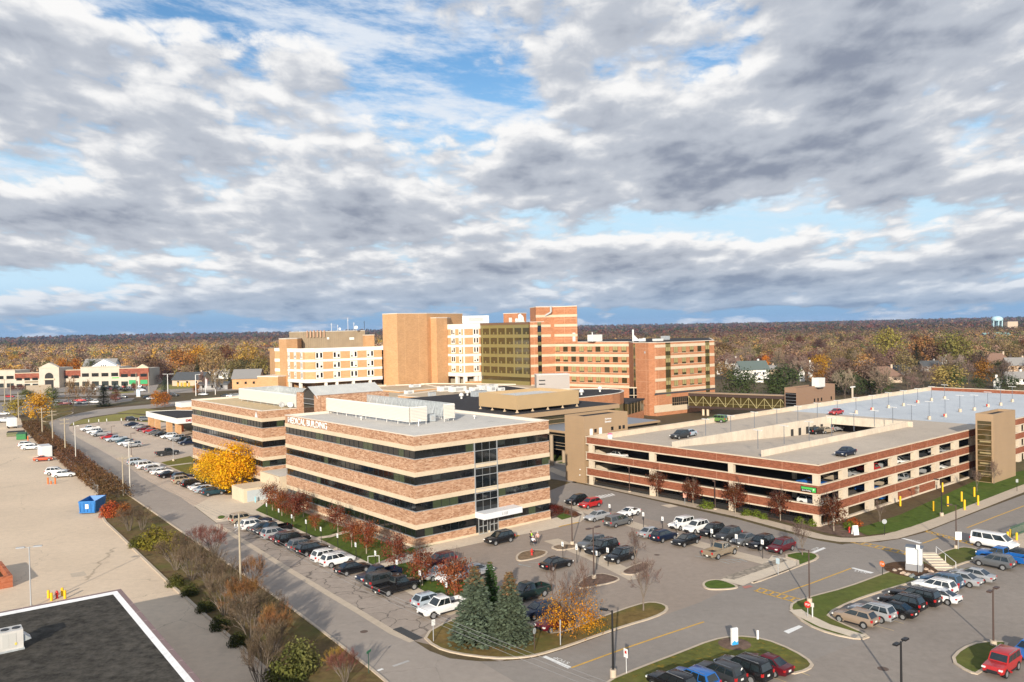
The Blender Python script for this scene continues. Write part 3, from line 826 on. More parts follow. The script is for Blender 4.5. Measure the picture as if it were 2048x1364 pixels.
def louvre_wall(m,p0,p1,z0,z1,n):
 W=Wall(p0,p1);h=(z1-z0)/n
 for k in range(n):
  a=[W.at(0,.26,z0+k*h),W.at(W.len,.26,z0+k*h),W.at(W.len,.0,z0+(k+1)*h),W.at(0,.0,z0+(k+1)*h)]
  m.add(a,[(0,1,2,3)])
  b=[W.at(0,.26,z0+k*h),W.at(W.len,.26,z0+k*h),W.at(W.len,.0,z0+k*h),W.at(0,.0,z0+k*h)]
  m.add(b,[(3,2,1,0)])
 m.add([W.at(0,-.03,z0),W.at(W.len,-.03,z0),W.at(W.len,-.03,z1),W.at(0,-.03,z1)],[(0,1,2,3)])
 m.add([W.at(0,-.06,z0),W.at(W.len,-.06,z0),W.at(W.len,-.06,z1),W.at(0,-.06,z1)],[(3,2,1,0)],1)
def strut_wall(m,p0,p1,z0,z1,step):
 W=Wall(p0,p1)
 n=int(W.len/step)
 for i in range(n+1):
  s=W.len*i/n
  m.tube(W.at(s,-.12,z0-.3),W.at(s,-.12,z1),.035,n=4)
  if i%3==0:m.tube(W.at(s,-1.3,z0-.4),W.at(s,-.12,z1-.3),.04,n=4)
 for z in(z0+.3,(z0+z1)/2,z1-.1):m.tube(W.at(0,-.14,z),W.at(W.len,-.14,z),.03,n=4)
zr=MZ['t']-.42
SC=lambda s,t:MO+B2*s+A2*t
scr=thing('plant_screen',SC(8.5,14.3)+Z3*zr,'white louvred screen on legs on the roof behind the MEDICAL BUILDING sign','roof screen')
o=SC(8.5,14.3)+Z3*zr
m=MB()
for a_,b_ in((SC(8.5,44.0),SC(8.5,14.3)),(SC(8.5,14.3),SC(11.7,14.3)),(SC(15.2,14.3),SC(17.4,14.3)),(SC(17.4,14.3),SC(17.4,44.0)),):
 louvre_wall(m,a_,b_,zr+.55,zr+3.0,10)
part('louvre',m,[LOUV,GALV],scr,o)
m=MB()
strut_wall(m,SC(17.4,14.3),SC(17.4,44.0),zr+.55,zr+3.0,.9)
strut_wall(m,SC(8.5,44.0),SC(8.5,14.3),zr+.55,zr+3.0,1.2)
part('strut',m,GALV,scr,o)
m=MB()
for i in range(9):
 for s in(8.5,17.4):p=SC(s,14.6+i*3.6);m.tube(p+Z3*zr,p+Z3*(zr+.6),.06,n=6)
for s in(11.6,15.3):p=SC(s,14.3);m.tube(p+Z3*zr,p+Z3*(zr+.6),.06,n=6)
part('leg',m,UNITW,scr,o)
def roof_unit(name,c,x,y,z,label,ax=None,m=None,cat='roof unit',fan=True,group=None):
 ax=ax or B2
 t=thing(name,c,label,cat,group)
 b=MB();b.box((0,0,z/2+.12),x,y,z-.12,ax)
 part('cabinet',b,m or UNITW,t)
 b=MB();b.box((0,0,.06),x*.92,y*.92,.12,ax);part('kerb',b,UNITG,t)
 if fan:
  n_=Z3.cross(ax);b=MB()
  for k in(-.25,.25):
   q=ax*(x*k);b.lathe((q.x,q.y,z),[(min(x,y*2)*.18,.0),(min(x,y*2)*.18,.10),(min(x,y*2)*.13,.10),(0.01,.04)],14)
  part('fan',b,BLACKM,t)
  b=MB();q=n_*-(y/2+.012);b.box((q.x,q.y,z*.55),x*.55,.03,z*.5,ax);part('panel',b,UNITG,t)
 return t
roof_unit('condenser',SC(13.6,15.8)+Z3*zr,1.2,1.0,1.3,'small pale cooling unit standing in the gap of the white roof screen',m=GALV)
for k,(s,t,l)in enumerate(((9.0,12.6,'goose-neck vent pipe in front of the screen corner on the medical roof'),(21.5,14.0,'mushroom vent near the far edge of the medical building roof'),(7.0,28.0,'short vent pipe below the long side of the white louvred screen'))):
 c=SC(s,t)+Z3*zr
 v=thing('roof_vent',c,l,'vent')
 b=MB();b.tube((0,0,0),(0,0,.9 if k==0 else.45),.09,n=10);part('pipe',b,UNITW,v)
 b=MB()
 if k==0:b.tube((0,0,.9),(.25,.1,1.0),.09,n=8);b.tube((.25,.1,1.0),(.32,.13,.75),.09,n=8)
 else:b.lathe((0,0,.4),[(.05,0),(.28,.02),(.22,.18),(.02,.26)],12)
 part('cap',b,UNITW,v)
MED2,org2,foot2=med_block('medical_building',0,26.3,55.0,95.8,'matching brick and ribbon-window office block behind the nearer one, with sand-coloured roof',2)
m=MB();Wl=Wall(foot2[3],foot2[0]);q=Wl.len-2.6
m.add([Wl.at(q-.75,.05,14.95),Wl.at(q+.75,.05,14.95),Wl.at(q,.05,16.25),Wl.at(q-.25,.10,15.0),Wl.at(q+.3,.10,15.0)],[(0,1,2),(3,4,2)])
part('emblem',m,mat('emblem_white',(.72,.73,.74),.4),MED2,org2)
s2=thing('plant_screen',SC(7.7,55.6)+Z3*zr,'white louvred screen on the sand-coloured roof of the rear medical block','roof screen')
o=SC(7.7,55.6)+Z3*zr
m=MB();louvre_wall(m,SC(7.7,86),SC(7.7,55.4),zr+.55,zr+3.0,10);louvre_wall(m,SC(17,55.4),SC(17,86),zr+.55,zr+3.0,10);louvre_wall(m,SC(17,86),SC(7.7,86),zr+.55,zr+3.0,10);part('louvre',m,[LOUV,GALV],s2,o)
m=MB();strut_wall(m,SC(17,55.4),SC(17,86),zr+.55,zr+3.0,3.2);part('strut',m,GALV,s2,o)
m=MB()
for i in range(9):p=SC(7.7,56+i*3.6);m.tube(p+Z3*zr,p+Z3*(zr+.6),.05,n=6)
part('leg',m,UNITG,s2,o)
for k,(s,t,l)in enumerate(((5.6,58.2,'grey satellite dish at the near corner of the sand-coloured roof'),(6.6,56.4,'pale satellite dish beside the atrium pier on the sand-coloured roof'))):
 c=SC(s,t)+Z3*zr
 v=thing('satellite_dish',c,l,'dish');b=MB();b.tube((0,0,0),(0,0,.8),.05,n=6);part('mast',b,UNITG,v)
 b=MB();b.lathe((0,0,0),[(.02,0),(.35,.06),(.6,.2),(.58,.22),(.3,.08),(.01,.03)],16)
 R=Matrix.Rotation(radians(62),4,'X')@Matrix.Rotation(.4,4,'Y');b.v=[tuple(R@Vector(p)+Vector((0,0,.95)))for p in b.v]
 part('reflector',b,UNITW if k else UNITG,v)
AO=SC(7.4,44.15)
at_=thing('atrium',AO,'gabled glass atrium with brick piers joining the two medical blocks','atrium')
t0,t1=44.2,54.95
m=MB()
Wa=Wall(SC(7.4,t1),SC(7.4,t0))
Wa.box(m,0,3.1,0,19.6,0,14);Wa.box(m,Wa.len-3.0,Wa.len,0,19.4,0,14);part('pier',m,BR_MED,at_,AO)
m=MB();Wa.box(m,3.1,Wa.len-3.0,0,19.4,-.05,.2);part('glazing',m,GLASS_D,at_,AO)
apex=21.0;s0,s1=2.7,Wa.len-2.2;mid=(s0+s1)/2
m=MB();m.add([Wa.at(s0+.3,-.04,19.4),Wa.at(s1-.5,-.04,19.4),Wa.at(mid,-.04,apex-.15)],[(0,1,2)])
m.add([Wa.at(s0+.3,-.3,19.4),Wa.at(s1-.5,-.3,19.4),Wa.at(mid,-.3,apex-.15)],[(2,1,0)])
part('gable',m,GLASS_D,at_,AO)
m=MB()
for z in(18.6,17.6):Wa.box(m,3.1,Wa.len-3.0,z-.05,z+.05,.02,.1)
part('mullion',m,SILVER,at_,AO)
L_=15.0
m=MB()
e0,e1=Wa.at(s0-.4,.25,19.3),Wa.at(mid,.25,apex);e2=Wa.at(s1+.9,.25,19.1)
back=-Wa.n*L_
for a_,b_ in((e0,e1),(e1,e2)):
 for k in range(14):
  f0,f1=k/14,(k+1)/14
  q0,q1=a_+back*f0,a_+back*f1;r0,r1=b_+back*f0,b_+back*f1
  m.add([q0,q1,r1,r0],[(0,1,2,3)]);
  m.tube(q1+Z3*.03,r1+Z3*.03,.025,n=4,cap=False)
m.add([e0+back,e1+back,e2+back],[(0,1,2)])
m.add([e0,e0+back,e0+back-Z3*.25,e0-Z3*.25],[(0,1,2,3)]);m.add([e2,e2+back,e2+back-Z3*.25,e2-Z3*.25],[(3,2,1,0)])
part('roof',m,mat('standing_seam',(.66,.65,.60),.4,metal=.3,noise=[(.6,.06,3)]),at_,AO)
m=MB();Wb=Wall(SC(7.4,t0-.1),SC(22.4,t0-.1));Wb.box(m,0,15,10,19.2,.0,.3);part('side_wall',m,BR_MED,at_,AO)
def shed(name,uv,z,label,m_w,m_r,cat='building'):
 pts=px(*uv);c=sum(pts,Vector())/len(pts)
 t=thing(name,c,label,cat)
 b=MB();b.prism(pts,0,z-.01,bottom=False);part('wall',b,m_w,t,c)
 b=MB();b.prism(off(pts,.35),z-.3,z-.15,bottom=False);b.add([],[]);part('roof',b,m_r,t,c)
 o_,i_=off(pts,-.05),off(pts,.35);n=len(pts)
 b=MB();b.add([(p.x,p.y,z)for p in o_]+[(p.x,p.y,z)for p in i_]+[(p.x,p.y,z-.25)for p in o_]+[(p.x,p.y,z-.25)for p in i_],[(i,(i+1)%n,n+(i+1)%n,n+i)for i in range(n)]+[(2*n+i,2*n+(i+1)%n,(i+1)%n,i)for i in range(n)]+[(n+i,n+(i+1)%n,3*n+(i+1)%n,3*n+i)for i in range(n)])
 part('coping',b,m_w,t,c)
 return t,c
UB=MO+B2*-.6+A2*46.0
ub=thing('utility_block',UB,'low cream block with a grey gate between the yellow tree and the medical building','outbuilding')
b=MB();b.prism(rect(UB,A2,B2,0,9,0,9),0,4.6,bottom=False);part('wall',b,CREAM,ub,UB)
b=MB();b.prism(rect(UB,A2,B2,-5.5,0,3.5,9.5),0,2.6,bottom=False);part('enclosure',b,CREAM,ub,UB)
b=MB();Wu=Wall(rect(UB,A2,B2,-5.5,0,3.5,9.5)[0],rect(UB,A2,B2,-5.5,0,3.5,9.5)[1]);Wu.box(b,.6,4.6,.1,2.2,.06,.08);part('gate',b,mat('gate_grey',(.42,.46,.48),.5),ub,UB)
b=MB();Wu=Wall(rect(UB,A2,B2,0,9,0,9)[3],rect(UB,A2,B2,0,9,0,9)[0]);Wu.box(b,6.2,7.6,.1,2.6,.05,.08);part('door',b,mat('door_grey',(.35,.36,.36),.5),ub,UB)
b=MB();b.prism(rect(UB,A2,B2,.4,8.6,.4,8.6),4.2,4.63,bottom=False);part('roof',b,ROOF_L,ub,UB)
GY=radians(40.06)
GA=Vector((-sin(GY),cos(GY),0));GBv=Vector((cos(GY),sin(GY),0));GO=Vector((46.99,127.65,0))
G=lambda s,t,z=0.0:GO+GBv*s+GA*t+Z3*z
GD=thing('parking_deck',GO,'long three-level brick parking deck with open sides and a roof deck','parking deck')
LEN,WID=158.0,50.6
Z_T,Z_B1,Z_O1,Z_B2,Z_O2,Z_B3=9.66,8.02,6.54,4.88,3.41,1.69
WL_=Wall(G(0,WID),G(0,0));WR=Wall(G(0,0),G(LEN,0));WBk=Wall(G(LEN,WID),G(0,WID));WE=Wall(G(LEN,0),G(LEN,WID))
for W_,lst in((WL_,((Z_B1,Z_T),(Z_B2,Z_O1),(Z_B3,Z_O2))),(WR,((Z_B1,Z_T),(Z_B2,Z_O1),(Z_B3,Z_O2))),(WBk,((Z_B1,Z_T),(Z_B2,Z_O1),(Z_B3,Z_O2))),(WE,((Z_B1,Z_T),(Z_B2,Z_O1),(Z_B3,Z_O2)))):
 for z0,z1 in lst:
  ext=.0 if W_ in(WL_,WBk)else.26
  mm=MB();W_.box(mm,ext,W_.len-ext,z0+.22,z1-.16,0,.26);part('brick_band',mm,BR_GAR if W_ is not WBk else CREAM_G,GD,GO)
  mm=MB();W_.box(mm,ext*0,W_.len,z0,z0+.22,.05,.36);W_.box(mm,0,W_.len,z1-.16,z1,.06,.40);part('coping',mm,CREAM_G,GD,GO)
mm=MB()
for W_ in(WL_,WR):
 n=int(W_.len/6.1)
 for i in range(1,n):
  for z0,z1 in((Z_B1,Z_T),(Z_B2,Z_O1),(Z_B3,Z_O2)):W_.box(mm,W_.len*i/n-.035,W_.len*i/n+.035,z0+.22,z1-.16,.012,.03)
part('joint',mm,mat('joint_rose',(.42,.22,.14),.9),GD,GO)
cols_l=[(1177,1184.5),(1298,1308),(1456,1466),(1631.5,1641)]
def pier(W_,a_,c_,z0=0.0,z1=Z_B1):
 mm=MB();W_.box(mm,a_,c_,z0,z1,-.02,.7);part('pier',mm,CREAM_G,GD,GO)
for u0,u1 in cols_l:
 a_,c_=WL_.u(u0,7),WL_.u(u1,7)
 pier(WL_,min(a_,WL_.len-1.1),min(c_,WL_.len-.1))
for u0,u1 in((1685,1696),(1737,1748),(1784,1795),(1829,1838),(1870,1879),(1909,1918),(1944,1953),(2037,2043)):
 pier(WR,WR.u(u0,7),WR.u(u1,7))
for k in range(10):pier(WR,88+k*7.2,89.2+k*7.2)
mm=MB();WR.box(mm,WR.u(1797,1),WR.u(1876,1),0,Z_B3,-.02,.25);part('infill_wall',mm,BR_GAR,GD,GO)
mm=MB();WR.box(mm,.3,78,-.05,.28,.05,.5);part('plinth',mm,CREAM_G,GD,GO)
mm=MB()
n=170
for i in range(n):WL_.box(mm,WL_.len*i/n+.1,WL_.len*i/n+.14,.0,Z_B3,-.16,.04)
WL_.box(mm,.2,WL_.len-1.2,.8,.86,-.14,.05)
part('grille',mm,BLACKM,GD,GO)
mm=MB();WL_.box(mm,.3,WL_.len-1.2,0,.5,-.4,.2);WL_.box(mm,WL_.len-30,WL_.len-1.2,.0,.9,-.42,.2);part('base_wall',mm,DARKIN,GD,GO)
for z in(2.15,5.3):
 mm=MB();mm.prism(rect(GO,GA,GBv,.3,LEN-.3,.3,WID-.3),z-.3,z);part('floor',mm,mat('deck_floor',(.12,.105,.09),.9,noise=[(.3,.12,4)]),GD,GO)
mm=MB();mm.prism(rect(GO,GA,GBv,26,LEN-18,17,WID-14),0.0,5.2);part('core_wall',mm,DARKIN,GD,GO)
mm=MB()
for k in range(9):
 for t in(9.0,):mm.box(G(8+k*8.2,t,4.2),.6,.6,8.2,GBv)
part('column',mm,CREAM_G,GD,GO)
ZD=8.55;R0,R1,RS,RE=14.6,32.6,6.0,62.5
mm=MB()
def slab(s0,s1,t0,t1,z0=ZD,z1=None,mi=0,th=.45):
 z1=z0 if z1 is None else z1
 q=[G(s0,t0,z0),G(s1,t0,z1),G(s1,t1,z1),G(s0,t1,z0)]
 mm.add(q,[(0,1,2,3)],mi);mm.add([p-Z3*th for p in q],[(3,2,1,0)],mi)
 for i in range(4):mm.add([q[i],q[i]-Z3*th,q[(i+1)%4]-Z3*th,q[(i+1)%4]],[(0,1,2,3)],mi)
slab(.26,RS,.26,WID-.26);slab(RS,75,.26,R0);slab(RS,75,R1,WID-.26);slab(RE,75,R0,R1)
part('roof_deck',mm,DECK,GD,GO)
mm=MB();slab(75,LEN-.26,.26,WID-.26);part('coated_deck',mm,DECK_B,GD,GO)
mm=MB();slab(RS,RE+14,R0,R1,ZD,ZD-3.4);part('ramp',mm,DECK,GD,GO)
def wallp(name,s0,t0,s1,t1,z0,z1,z0b=None,th=.24,m=None,holes=None):
 a_,b_=G(s0,t0),G(s1,t1);d=(b_-a_).normalized();nn=Vector((-d.y,d.x,0))*(th/2)
 z0b=z0 if z0b is None else z0b
 mb_=MB();vs=[]
 for p,zb in((a_,z0),(b_,z0b)):
  for o_ in(-1,1):
   q=p+nn*o_;vs+=[(q.x,q.y,zb),(q.x,q.y,z1)]
 mb_.add(vs,[(0,4,5,1),(2,3,7,6),(1,5,7,3),(0,2,6,4),(0,1,3,2),(4,6,7,5)])
 return part(name,mb_,m or CONCW,GD,GO)
CONCW=mat('deck_wall',(.58,.50,.40),.85,noise=[(.5,.12,5),(2.5,.08,4)],scale=(1,1,.35))
wallp('ramp_wall',RS-1,R1,RE,R1,ZD-.4,Z_T+.02,ZD-3.5)
wallp('ramp_wall',RS+1,R0,RE,R0,ZD-.4,Z_T+.02,ZD-.4)
wallp('ramp_wall',RE,R0-1,RE,R1+1,ZD-.75,Z_T+.04)
wallp('ramp_wall',RE+5,R0,RE+5,R1,ZD-6,ZD-.5,m=DARKIN)  # near-black sheet behind the beam stands for shade in the ramp opening
mm=MB()
for k in range(5):
 c=G(46+k*3.1,R1-.16,7.3);mm.box(c,1.0,.06,1.6,GBv)
part('wall_slot',mm,DARKIN,GD,GO)
gsign=MB();Wg=WL_
g0,g1=WL_.u(1602.5,5.7),WL_.u(1633.5,5.7)
Wg.box(gsign,g0,g1,5.25,6.05,.14,.14,1);Wg.box(gsign,g0+.1,g1-.1,5.65,5.99,.155,.03,0);Wg.box(gsign,g1-.75,g1-.08,5.3,5.99,.16,.03,0)
part('sign_board',gsign,[GREEN_SIGN,mat('sign_black',(.012,.02,.014),.5)],GD,GO)
text_part('sign_text','Guest Parking',GD,GO,WL_.at(g0+.2,.165,5.36),WL_.d,Z3,.20,g1-g0-1.1,mat('sign_text_white',(.85,.85,.85),.5),.01)
text_part('sign_text','P',GD,GO,WL_.at(g1-.55,.175,5.48),WL_.d,Z3,.34,.24,mat('sign_text_pale',(.75,.9,.72),.5),.01)
def tan_tower(name,c,la,lb,z,label,glazed=None,m_=None):
 T=thing(name,c,label,'stair tower')
 ft=rect(c,GA,GBv,0,lb,0,la)
 b=MB();b.prism(ft,0,z-.5,bottom=False)
 part('wall',b,m_ or TAN,T,c)
 o_,i_=ft,off(ft,.25);n=4
 b=MB();b.add([(p.x,p.y,z)for p in o_]+[(p.x,p.y,z)for p in i_]+[(p.x,p.y,z-.5)for p in o_]+[(p.x,p.y,z-.5)for p in i_],[(i,(i+1)%n,n+(i+1)%n,n+i)for i in range(n)]+[(2*n+i,2*n+(i+1)%n,(i+1)%n,i)for i in range(n)]+[(n+i,n+(i+1)%n,3*n+(i+1)%n,3*n+i)for i in range(n)])
 part('parapet',b,m_ or TAN,T,c)
 b=MB();b.add([(p.x,p.y,z-.49)for p in i_],[(0,1,2,3)]);part('roof',b,ROOF_B,T,c)
 b=MB()
 for W_ in(Wall(ft[3],ft[0]),Wall(ft[0],ft[1])):
  k=1.2
  while k<z-.6:W_.box(b,.02,W_.len-.02,k-.012,k+.012,.004,.02);k+=1.1
  for q in(W_.len/3,W_.len*2/3):W_.box(b,q-.01,q+.01,.0,z-.5,.003,.02)
 part('panel_joint',b,TAN_D,T,c)
 return T,ft
c=G(54.1,-5.4)
ST,ft=tan_tower('stair_tower',c,3.2,along(c+Z3*5,GBv,2031.2),13.3,'tall tan stair tower with a glazed slot, standing off the right flank of the deck')
W_=Wall(ft[3],ft[0])
b=MB();W_.box(b,.35,2.85,.15,11.9,.03,.06,0)
zz=1.2
r=random.Random(3)
part('glazing',b,[GLASS_GOLD],ST,c)
b=MB()
for k in range(11):W_.box(b,.35,2.85,1.2+k*1.0,1.27+k*1.0,.06,.06)
part('mullion',b,TAN,ST,c)
b=MB()
for k in(1.5,3.6,5.6,7.8):W_.box(b,.75,2.75,k,k+.28,.05,.03)
part('stair_flight',b,mat('stair_seen',(.30,.24,.12),.6),ST,c)
c=G(.0,51.0)
SL,ft=tan_tower('stair_tower',c,5.6,along(c+Z3*5,GBv,1256.3),13.55,'tan panelled lift tower at the left corner of the deck, beside the entry building')
W_=Wall(ft[0],ft[1]);WAL=Wall(ft[3],ft[0])
text_part('sign','Northwest',SL,c,W_.at(6.1,.02,12.35),W_.d,Z3,.34,1.9,mat('sign_w',(.82,.82,.82),.5),.03)
text_part('sign','Elevator',SL,c,W_.at(6.1,.02,11.75),W_.d,Z3,.40,1.9,mat('sign_w2',(.82,.82,.82),.5),.03)
for s in(2.9,7.9,10.2,11.4):
 b=MB();W_.box(b,s,s+.7,10.0,10.75,.03,.06);part('window',b,GLASS_D,SL,c)
for s in(1.6,4.3):
 b=MB();W_.box(b,s,s+.85,8.6,10.9,.04,.06);part('door',b,mat('door_white',(.78,.77,.74),.5),SL,c)
for z in(1.9,.75):
 b=MB();p=WAL.at(4.3 if z>1 else 4.2,.06,z+.8);b.lathe((p.x,p.y,p.z),[(.01,-.12),(.14,-.08),(.14,.08),(.01,.12)],10);part('wall_lamp',b,UNITW,SL,c)
F0=Vector((6.4,200.6,0));
E_=lambda s,t,z=0:F0+B2*s+A2*t+Z3*z
eb=thing('entry_building',E_(0,0),'tan-trimmed entry building with a black roof behind the medical building','building')
sR=(P(1238,807.3,11)-F0).dot(B2)
fp=rect(F0,A2,B2,-62,sR,0,62)
b=MB();b.prism(off(fp,.9),4.6,9.9,bottom=False);part('curtain_wall',b,GLASS_GOLD,eb,F0)
b=MB();b.prism(fp,9.9,11.0);part('fascia',b,TAN,eb,F0)
b=MB();b.prism(off(fp,.4),10.9,11.02,bottom=False);part('roof',b,ROOF_B,eb,F0)
Wf=Wall(off(fp,.9)[0],off(fp,.9)[1])
b=MB()
for z in(5.6,6.6,7.7,8.8):Wf.box(b,0,Wf.len,z-.06,z+.06,.06,.1)
part('mullion',b,TAN,eb,F0)
b=MB();b.prism(rect(F0,A2,B2,8,sR+2,-9,.8),0,4.2,bottom=False)
cv=rect(F0,A2,B2,-2,sR+1,-13,1.2)
part('lower_wall',b,DARKIN,eb,F0)
b=MB();b.prism(cv,7.0,7.5);part('canopy',b,TAN,eb,F0)
b=MB();b.prism(off(cv,.3),7.4,7.53,bottom=False);part('canopy_roof',b,mat('canopy_grey',(.22,.24,.27),.5),eb,F0)
Wc=Wall(off(cv,.5)[3],off(cv,.5)[0]);Wc2=Wall(off(cv,.5)[0],off(cv,.5)[1])
b=MB()
for W_ in(Wc,Wc2):W_.box(b,0,W_.len,2.9,7.0,0,.15)
part('canopy_glazing',b,GLASS_D,eb,F0)
b=MB()
for W_ in(Wc,Wc2):
 for z in(6.3,4.6,3.9,3.0):W_.box(b,0,W_.len,z-.06,z+.06,.08,.1)
part('canopy_rail',b,TAN_D,eb,F0)
for u,v in((1103.8,931),(1128,925)):
 p=P(u,v);b=MB();b.tube((p.x,p.y,0),(p.x,p.y,7.0),.45,n=14);part('column',b,mat('column_tan',(.33,.25,.17),.7),eb,F0)
pc=Vector((1.9,199.0,0))+A2*1.6
ph=thing('roof_penthouse',pc+Z3*11,'big tan plant enclosure standing on feet on the black roof','plant enclosure')
pf=rect(pc,A2,B2,0,20.8,0,15.2)
b=MB();n=4;i_=off(pf,.3)
b.add([(p.x,p.y,11.75)for p in pf]+[(p.x,p.y,15.2)for p in pf]+[(p.x,p.y,15.2)for p in i_]+[(p.x,p.y,14.3)for p in i_],[(k,(k+1)%n,n+(k+1)%n,n+k)for k in range(n)]+[(n+k,n+(k+1)%n,2*n+(k+1)%n,2*n+k)for k in range(n)]+[(2*n+k,2*n+(k+1)%n,3*n+(k+1)%n,3*n+k)for k in range(n)])
part('screen',b,mat('tan_screen',(.46,.32,.17),.55,noise=[(.2,.05,4)]),ph,pc+Z3*11)
b=MB();b.prism(i_,13.9,14.4);part('lid',b,mat('lid_pale',(.58,.58,.56),.5),ph,pc+Z3*11)
b=MB()
for k in range(9):W_=Wall(i_[3],i_[2]);W_.box(b,k*2.4+.3,k*2.4+.5,14.4,15.2,-.05,.15)
part('bracket',b,M_CAP,ph,pc+Z3*11)
for W_ in(Wall(pf[3],pf[0]),Wall(pf[0],pf[1])):
 n_=int(W_.len/5)
 for k in range(n_+1):
  p=W_.at(W_.len*k/n_*.97+.2,-.3,11.0);b=MB();b.lathe(p,[(.45,0),(.4,.1),(.16,.35),(.14,.8)],8,smooth=False);part('foot',b,mat('foot_tan',(.50,.38,.25),.7),ph,pc+Z3*11)
cpts=[P(1150,796,11.6),P(1190,791.5,11.6),P(1225,787.5,11.6),P(1240,785,11.6),P(1247,782.5,11.6),P(1247.5,780,11.6),P(1240,777.8,11.6),P(1220,776.5,11.6),P(1170,776.5,11.6),P(1090,778,11.6),P(1085,792,11.6)]
cpts=ccw([Vector((p.x,p.y,0))for p in cpts]);cc=sum(cpts,Vector())/len(cpts)
cb=thing('curved_podium',cc,'low brick podium with a rounded end and black roof below the hospital wing','building')
b=MB();b.prism(cpts,8.0,11.45,bottom=False,top=False);part('wall',b,BR_WING,cb,cc)
b=MB();b.prism(off(cpts,.2),5.2,8.0,bottom=False);part('window_band',b,GOLD,cb,cc)
b=MB();b.prism(off(cpts,-.02),0,5.2,bottom=False);part('base_wall',b,BR_WING,cb,cc)
b=MB();b.prism(off(cpts,.5),11.3,11.36,bottom=False);part('roof',b,ROOF_B,cb,cc)
o_,i_=off(cpts,-.1),off(cpts,.5);n=len(cpts)
b=MB();b.add([(p.x,p.y,11.6)for p in o_]+[(p.x,p.y,11.6)for p in i_]+[(p.x,p.y,11.45)for p in o_]+[(p.x,p.y,11.3)for p in i_],[(i,(i+1)%n,n+(i+1)%n,n+i)for i in range(n)]+[(2*n+i,2*n+(i+1)%n,(i+1)%n,i)for i in range(n)]+[(n+i,n+(i+1)%n,3*n+(i+1)%n,3*n+i)for i in range(n)])
part('coping',b,M_CAP,cb,cc)
def flat_block(name,pts,z,label,m_w,m_r,cat='building'):
 pts=ccw([Vector((p.x,p.y,0))for p in pts]);c=sum(pts,Vector())/len(pts);n=len(pts)
 t=thing(name,c,label,cat)
 b=MB();b.prism(pts,0,z-.1,bottom=False,top=False);part('wall',b,m_w,t,c)
 o_,i_=off(pts,-.06),off(pts,.45)
 b=MB();b.add([(p.x,p.y,z)for p in o_]+[(p.x,p.y,z)for p in i_]+[(p.x,p.y,z-.2)for p in o_]+[(p.x,p.y,z-.35)for p in i_],[(i,(i+1)%n,n+(i+1)%n,n+i)for i in range(n)]+[(2*n+i,2*n+(i+1)%n,(i+1)%n,i)for i in range(n)]+[(n+i,n+(i+1)%n,3*n+(i+1)%n,3*n+i)for i in range(n)])
 part('coping',b,M_CAP,t,c)
 b=MB();b.prism(i_,z-.5,z-.3,bottom=False);part('roof',b,m_r,t,c)
 return t,c
flat_block('podium',px((560,812),(760,800),(800,794),(1050,800),(1100,775),(1060,768),(870,766),(780,769),(520,780),z=9.0),9.0,'broad low podium with tan gravel roof filling the space before the hospital',BR_WING,ROOF_T)
flat_block('podium_step',px((796,790),(860,796),(990,786),(960,778),(880,779),z=9.8),9.8,'raised tan and black roof step on the podium beside the entry building',BR_HOSP,ROOF_T)
flat_block('podium_step',px((905,787),(1045,794),(1062,777),(1010,770),(940,776),z=9.4),9.5,'black roofed step of the podium under the gold glass facade',BR_WING,ROOF_B)
flat_block('podium_step',px((725,776),(800,783),(885,775),(850,768),(790,770),z=9.3),9.4,'tan roofed step of the podium at the foot of the blank brick tower',BR_HOSP,ROOF_T)
r=random.Random(11)
for k,(u,v,x,y,z,l)in enumerate(((891,783.5,5.5,2.6,2.0,'long pale air handler on the podium roof, leftmost of the row'),(915,784.5,6.0,2.6,2.0,'long pale air handler in the middle of the row on the podium roof'),(950,786,3.2,2.6,2.0,'short pale air handler ending the row on the podium roof'),(975,779.5,7.5,3.0,1.8,'wide white air handler by the gold glass facade'),(983,783.5,2.6,2.2,2.0,'white cubic roof unit next to the wide air handler'),(1002,782,2.2,1.8,1.2,'small white roof box alone on the black podium roof'),(958,795,4.5,2.5,2.0,'grey pipework skid on the black roof left of the tan enclosure'),(818,789,3.0,1.6,1.4,'white roof fan casing on the tan gravel roof'),(830,775,4.5,1.6,1.2,'white ductwork run at the foot of the brick tower'),(864,797,2.2,1.4,2.0,'blue-grey cabinet at the edge of the tan roof'))):
 zz=9.2 if v<790 else(10.6 if u>940 else 9.2)
 p=P(u,v,zz);roof_unit('roof_unit',p,x,y,z,l,m=GALV if k in(6,9)else UNITW)
for k,(u,v,l)in enumerate(((923,797.5,'white mushroom vent left of the pipework on the black roof'),(966,790,'white mushroom vent just left of the tan enclosure'),(1163,790,'white vent at the right end of the tan enclosure'),(1200,784,'white vent on the curved podium roof'),(935,791,'low white dome vent behind the mushroom vents'))):
 p=P(u,v,11.0 if u<1100 else 11.3);t=thing('roof_vent',p,l,'vent')
 b=MB();b.tube((0,0,0),(0,0,.7),.3,n=10);part('pipe',b,UNITW,t)
 b=MB();b.lathe((0,0,.7),[(.3,0),(.75,.1),(.7,.6),(.3,1.0),(.01,1.1)],12);part('cap',b,UNITW,t)
FL=3.9
def wing_windows(T,org_,W,tops,s_list,w,h,drop,mats,paired=False,sill=True,blind=.6,seed=1):
 r=random.Random(seed)
 for zt in tops:
  for s in s_list:
   b=MB()
   z1=zt-drop;z0=z1-h
   W.box(b,s-w/2-.08,s+w/2+.08,z0-.1,z1+.05,.03,.08,1)
   bl=r.random()
   f=0 if bl>blind else(.55+.45*r.random())
   W.box(b,s-w/2,s+w/2,z0,z1-h*f,.05,.04,0)
   if f:W.box(b,s-w/2,s+w/2,z1-h*f,z1,.052,.04,2)
   W.box(b,s-.035,s+.035,z0,z1,.07,.03,1)
   part('window',b,mats,T,org_)
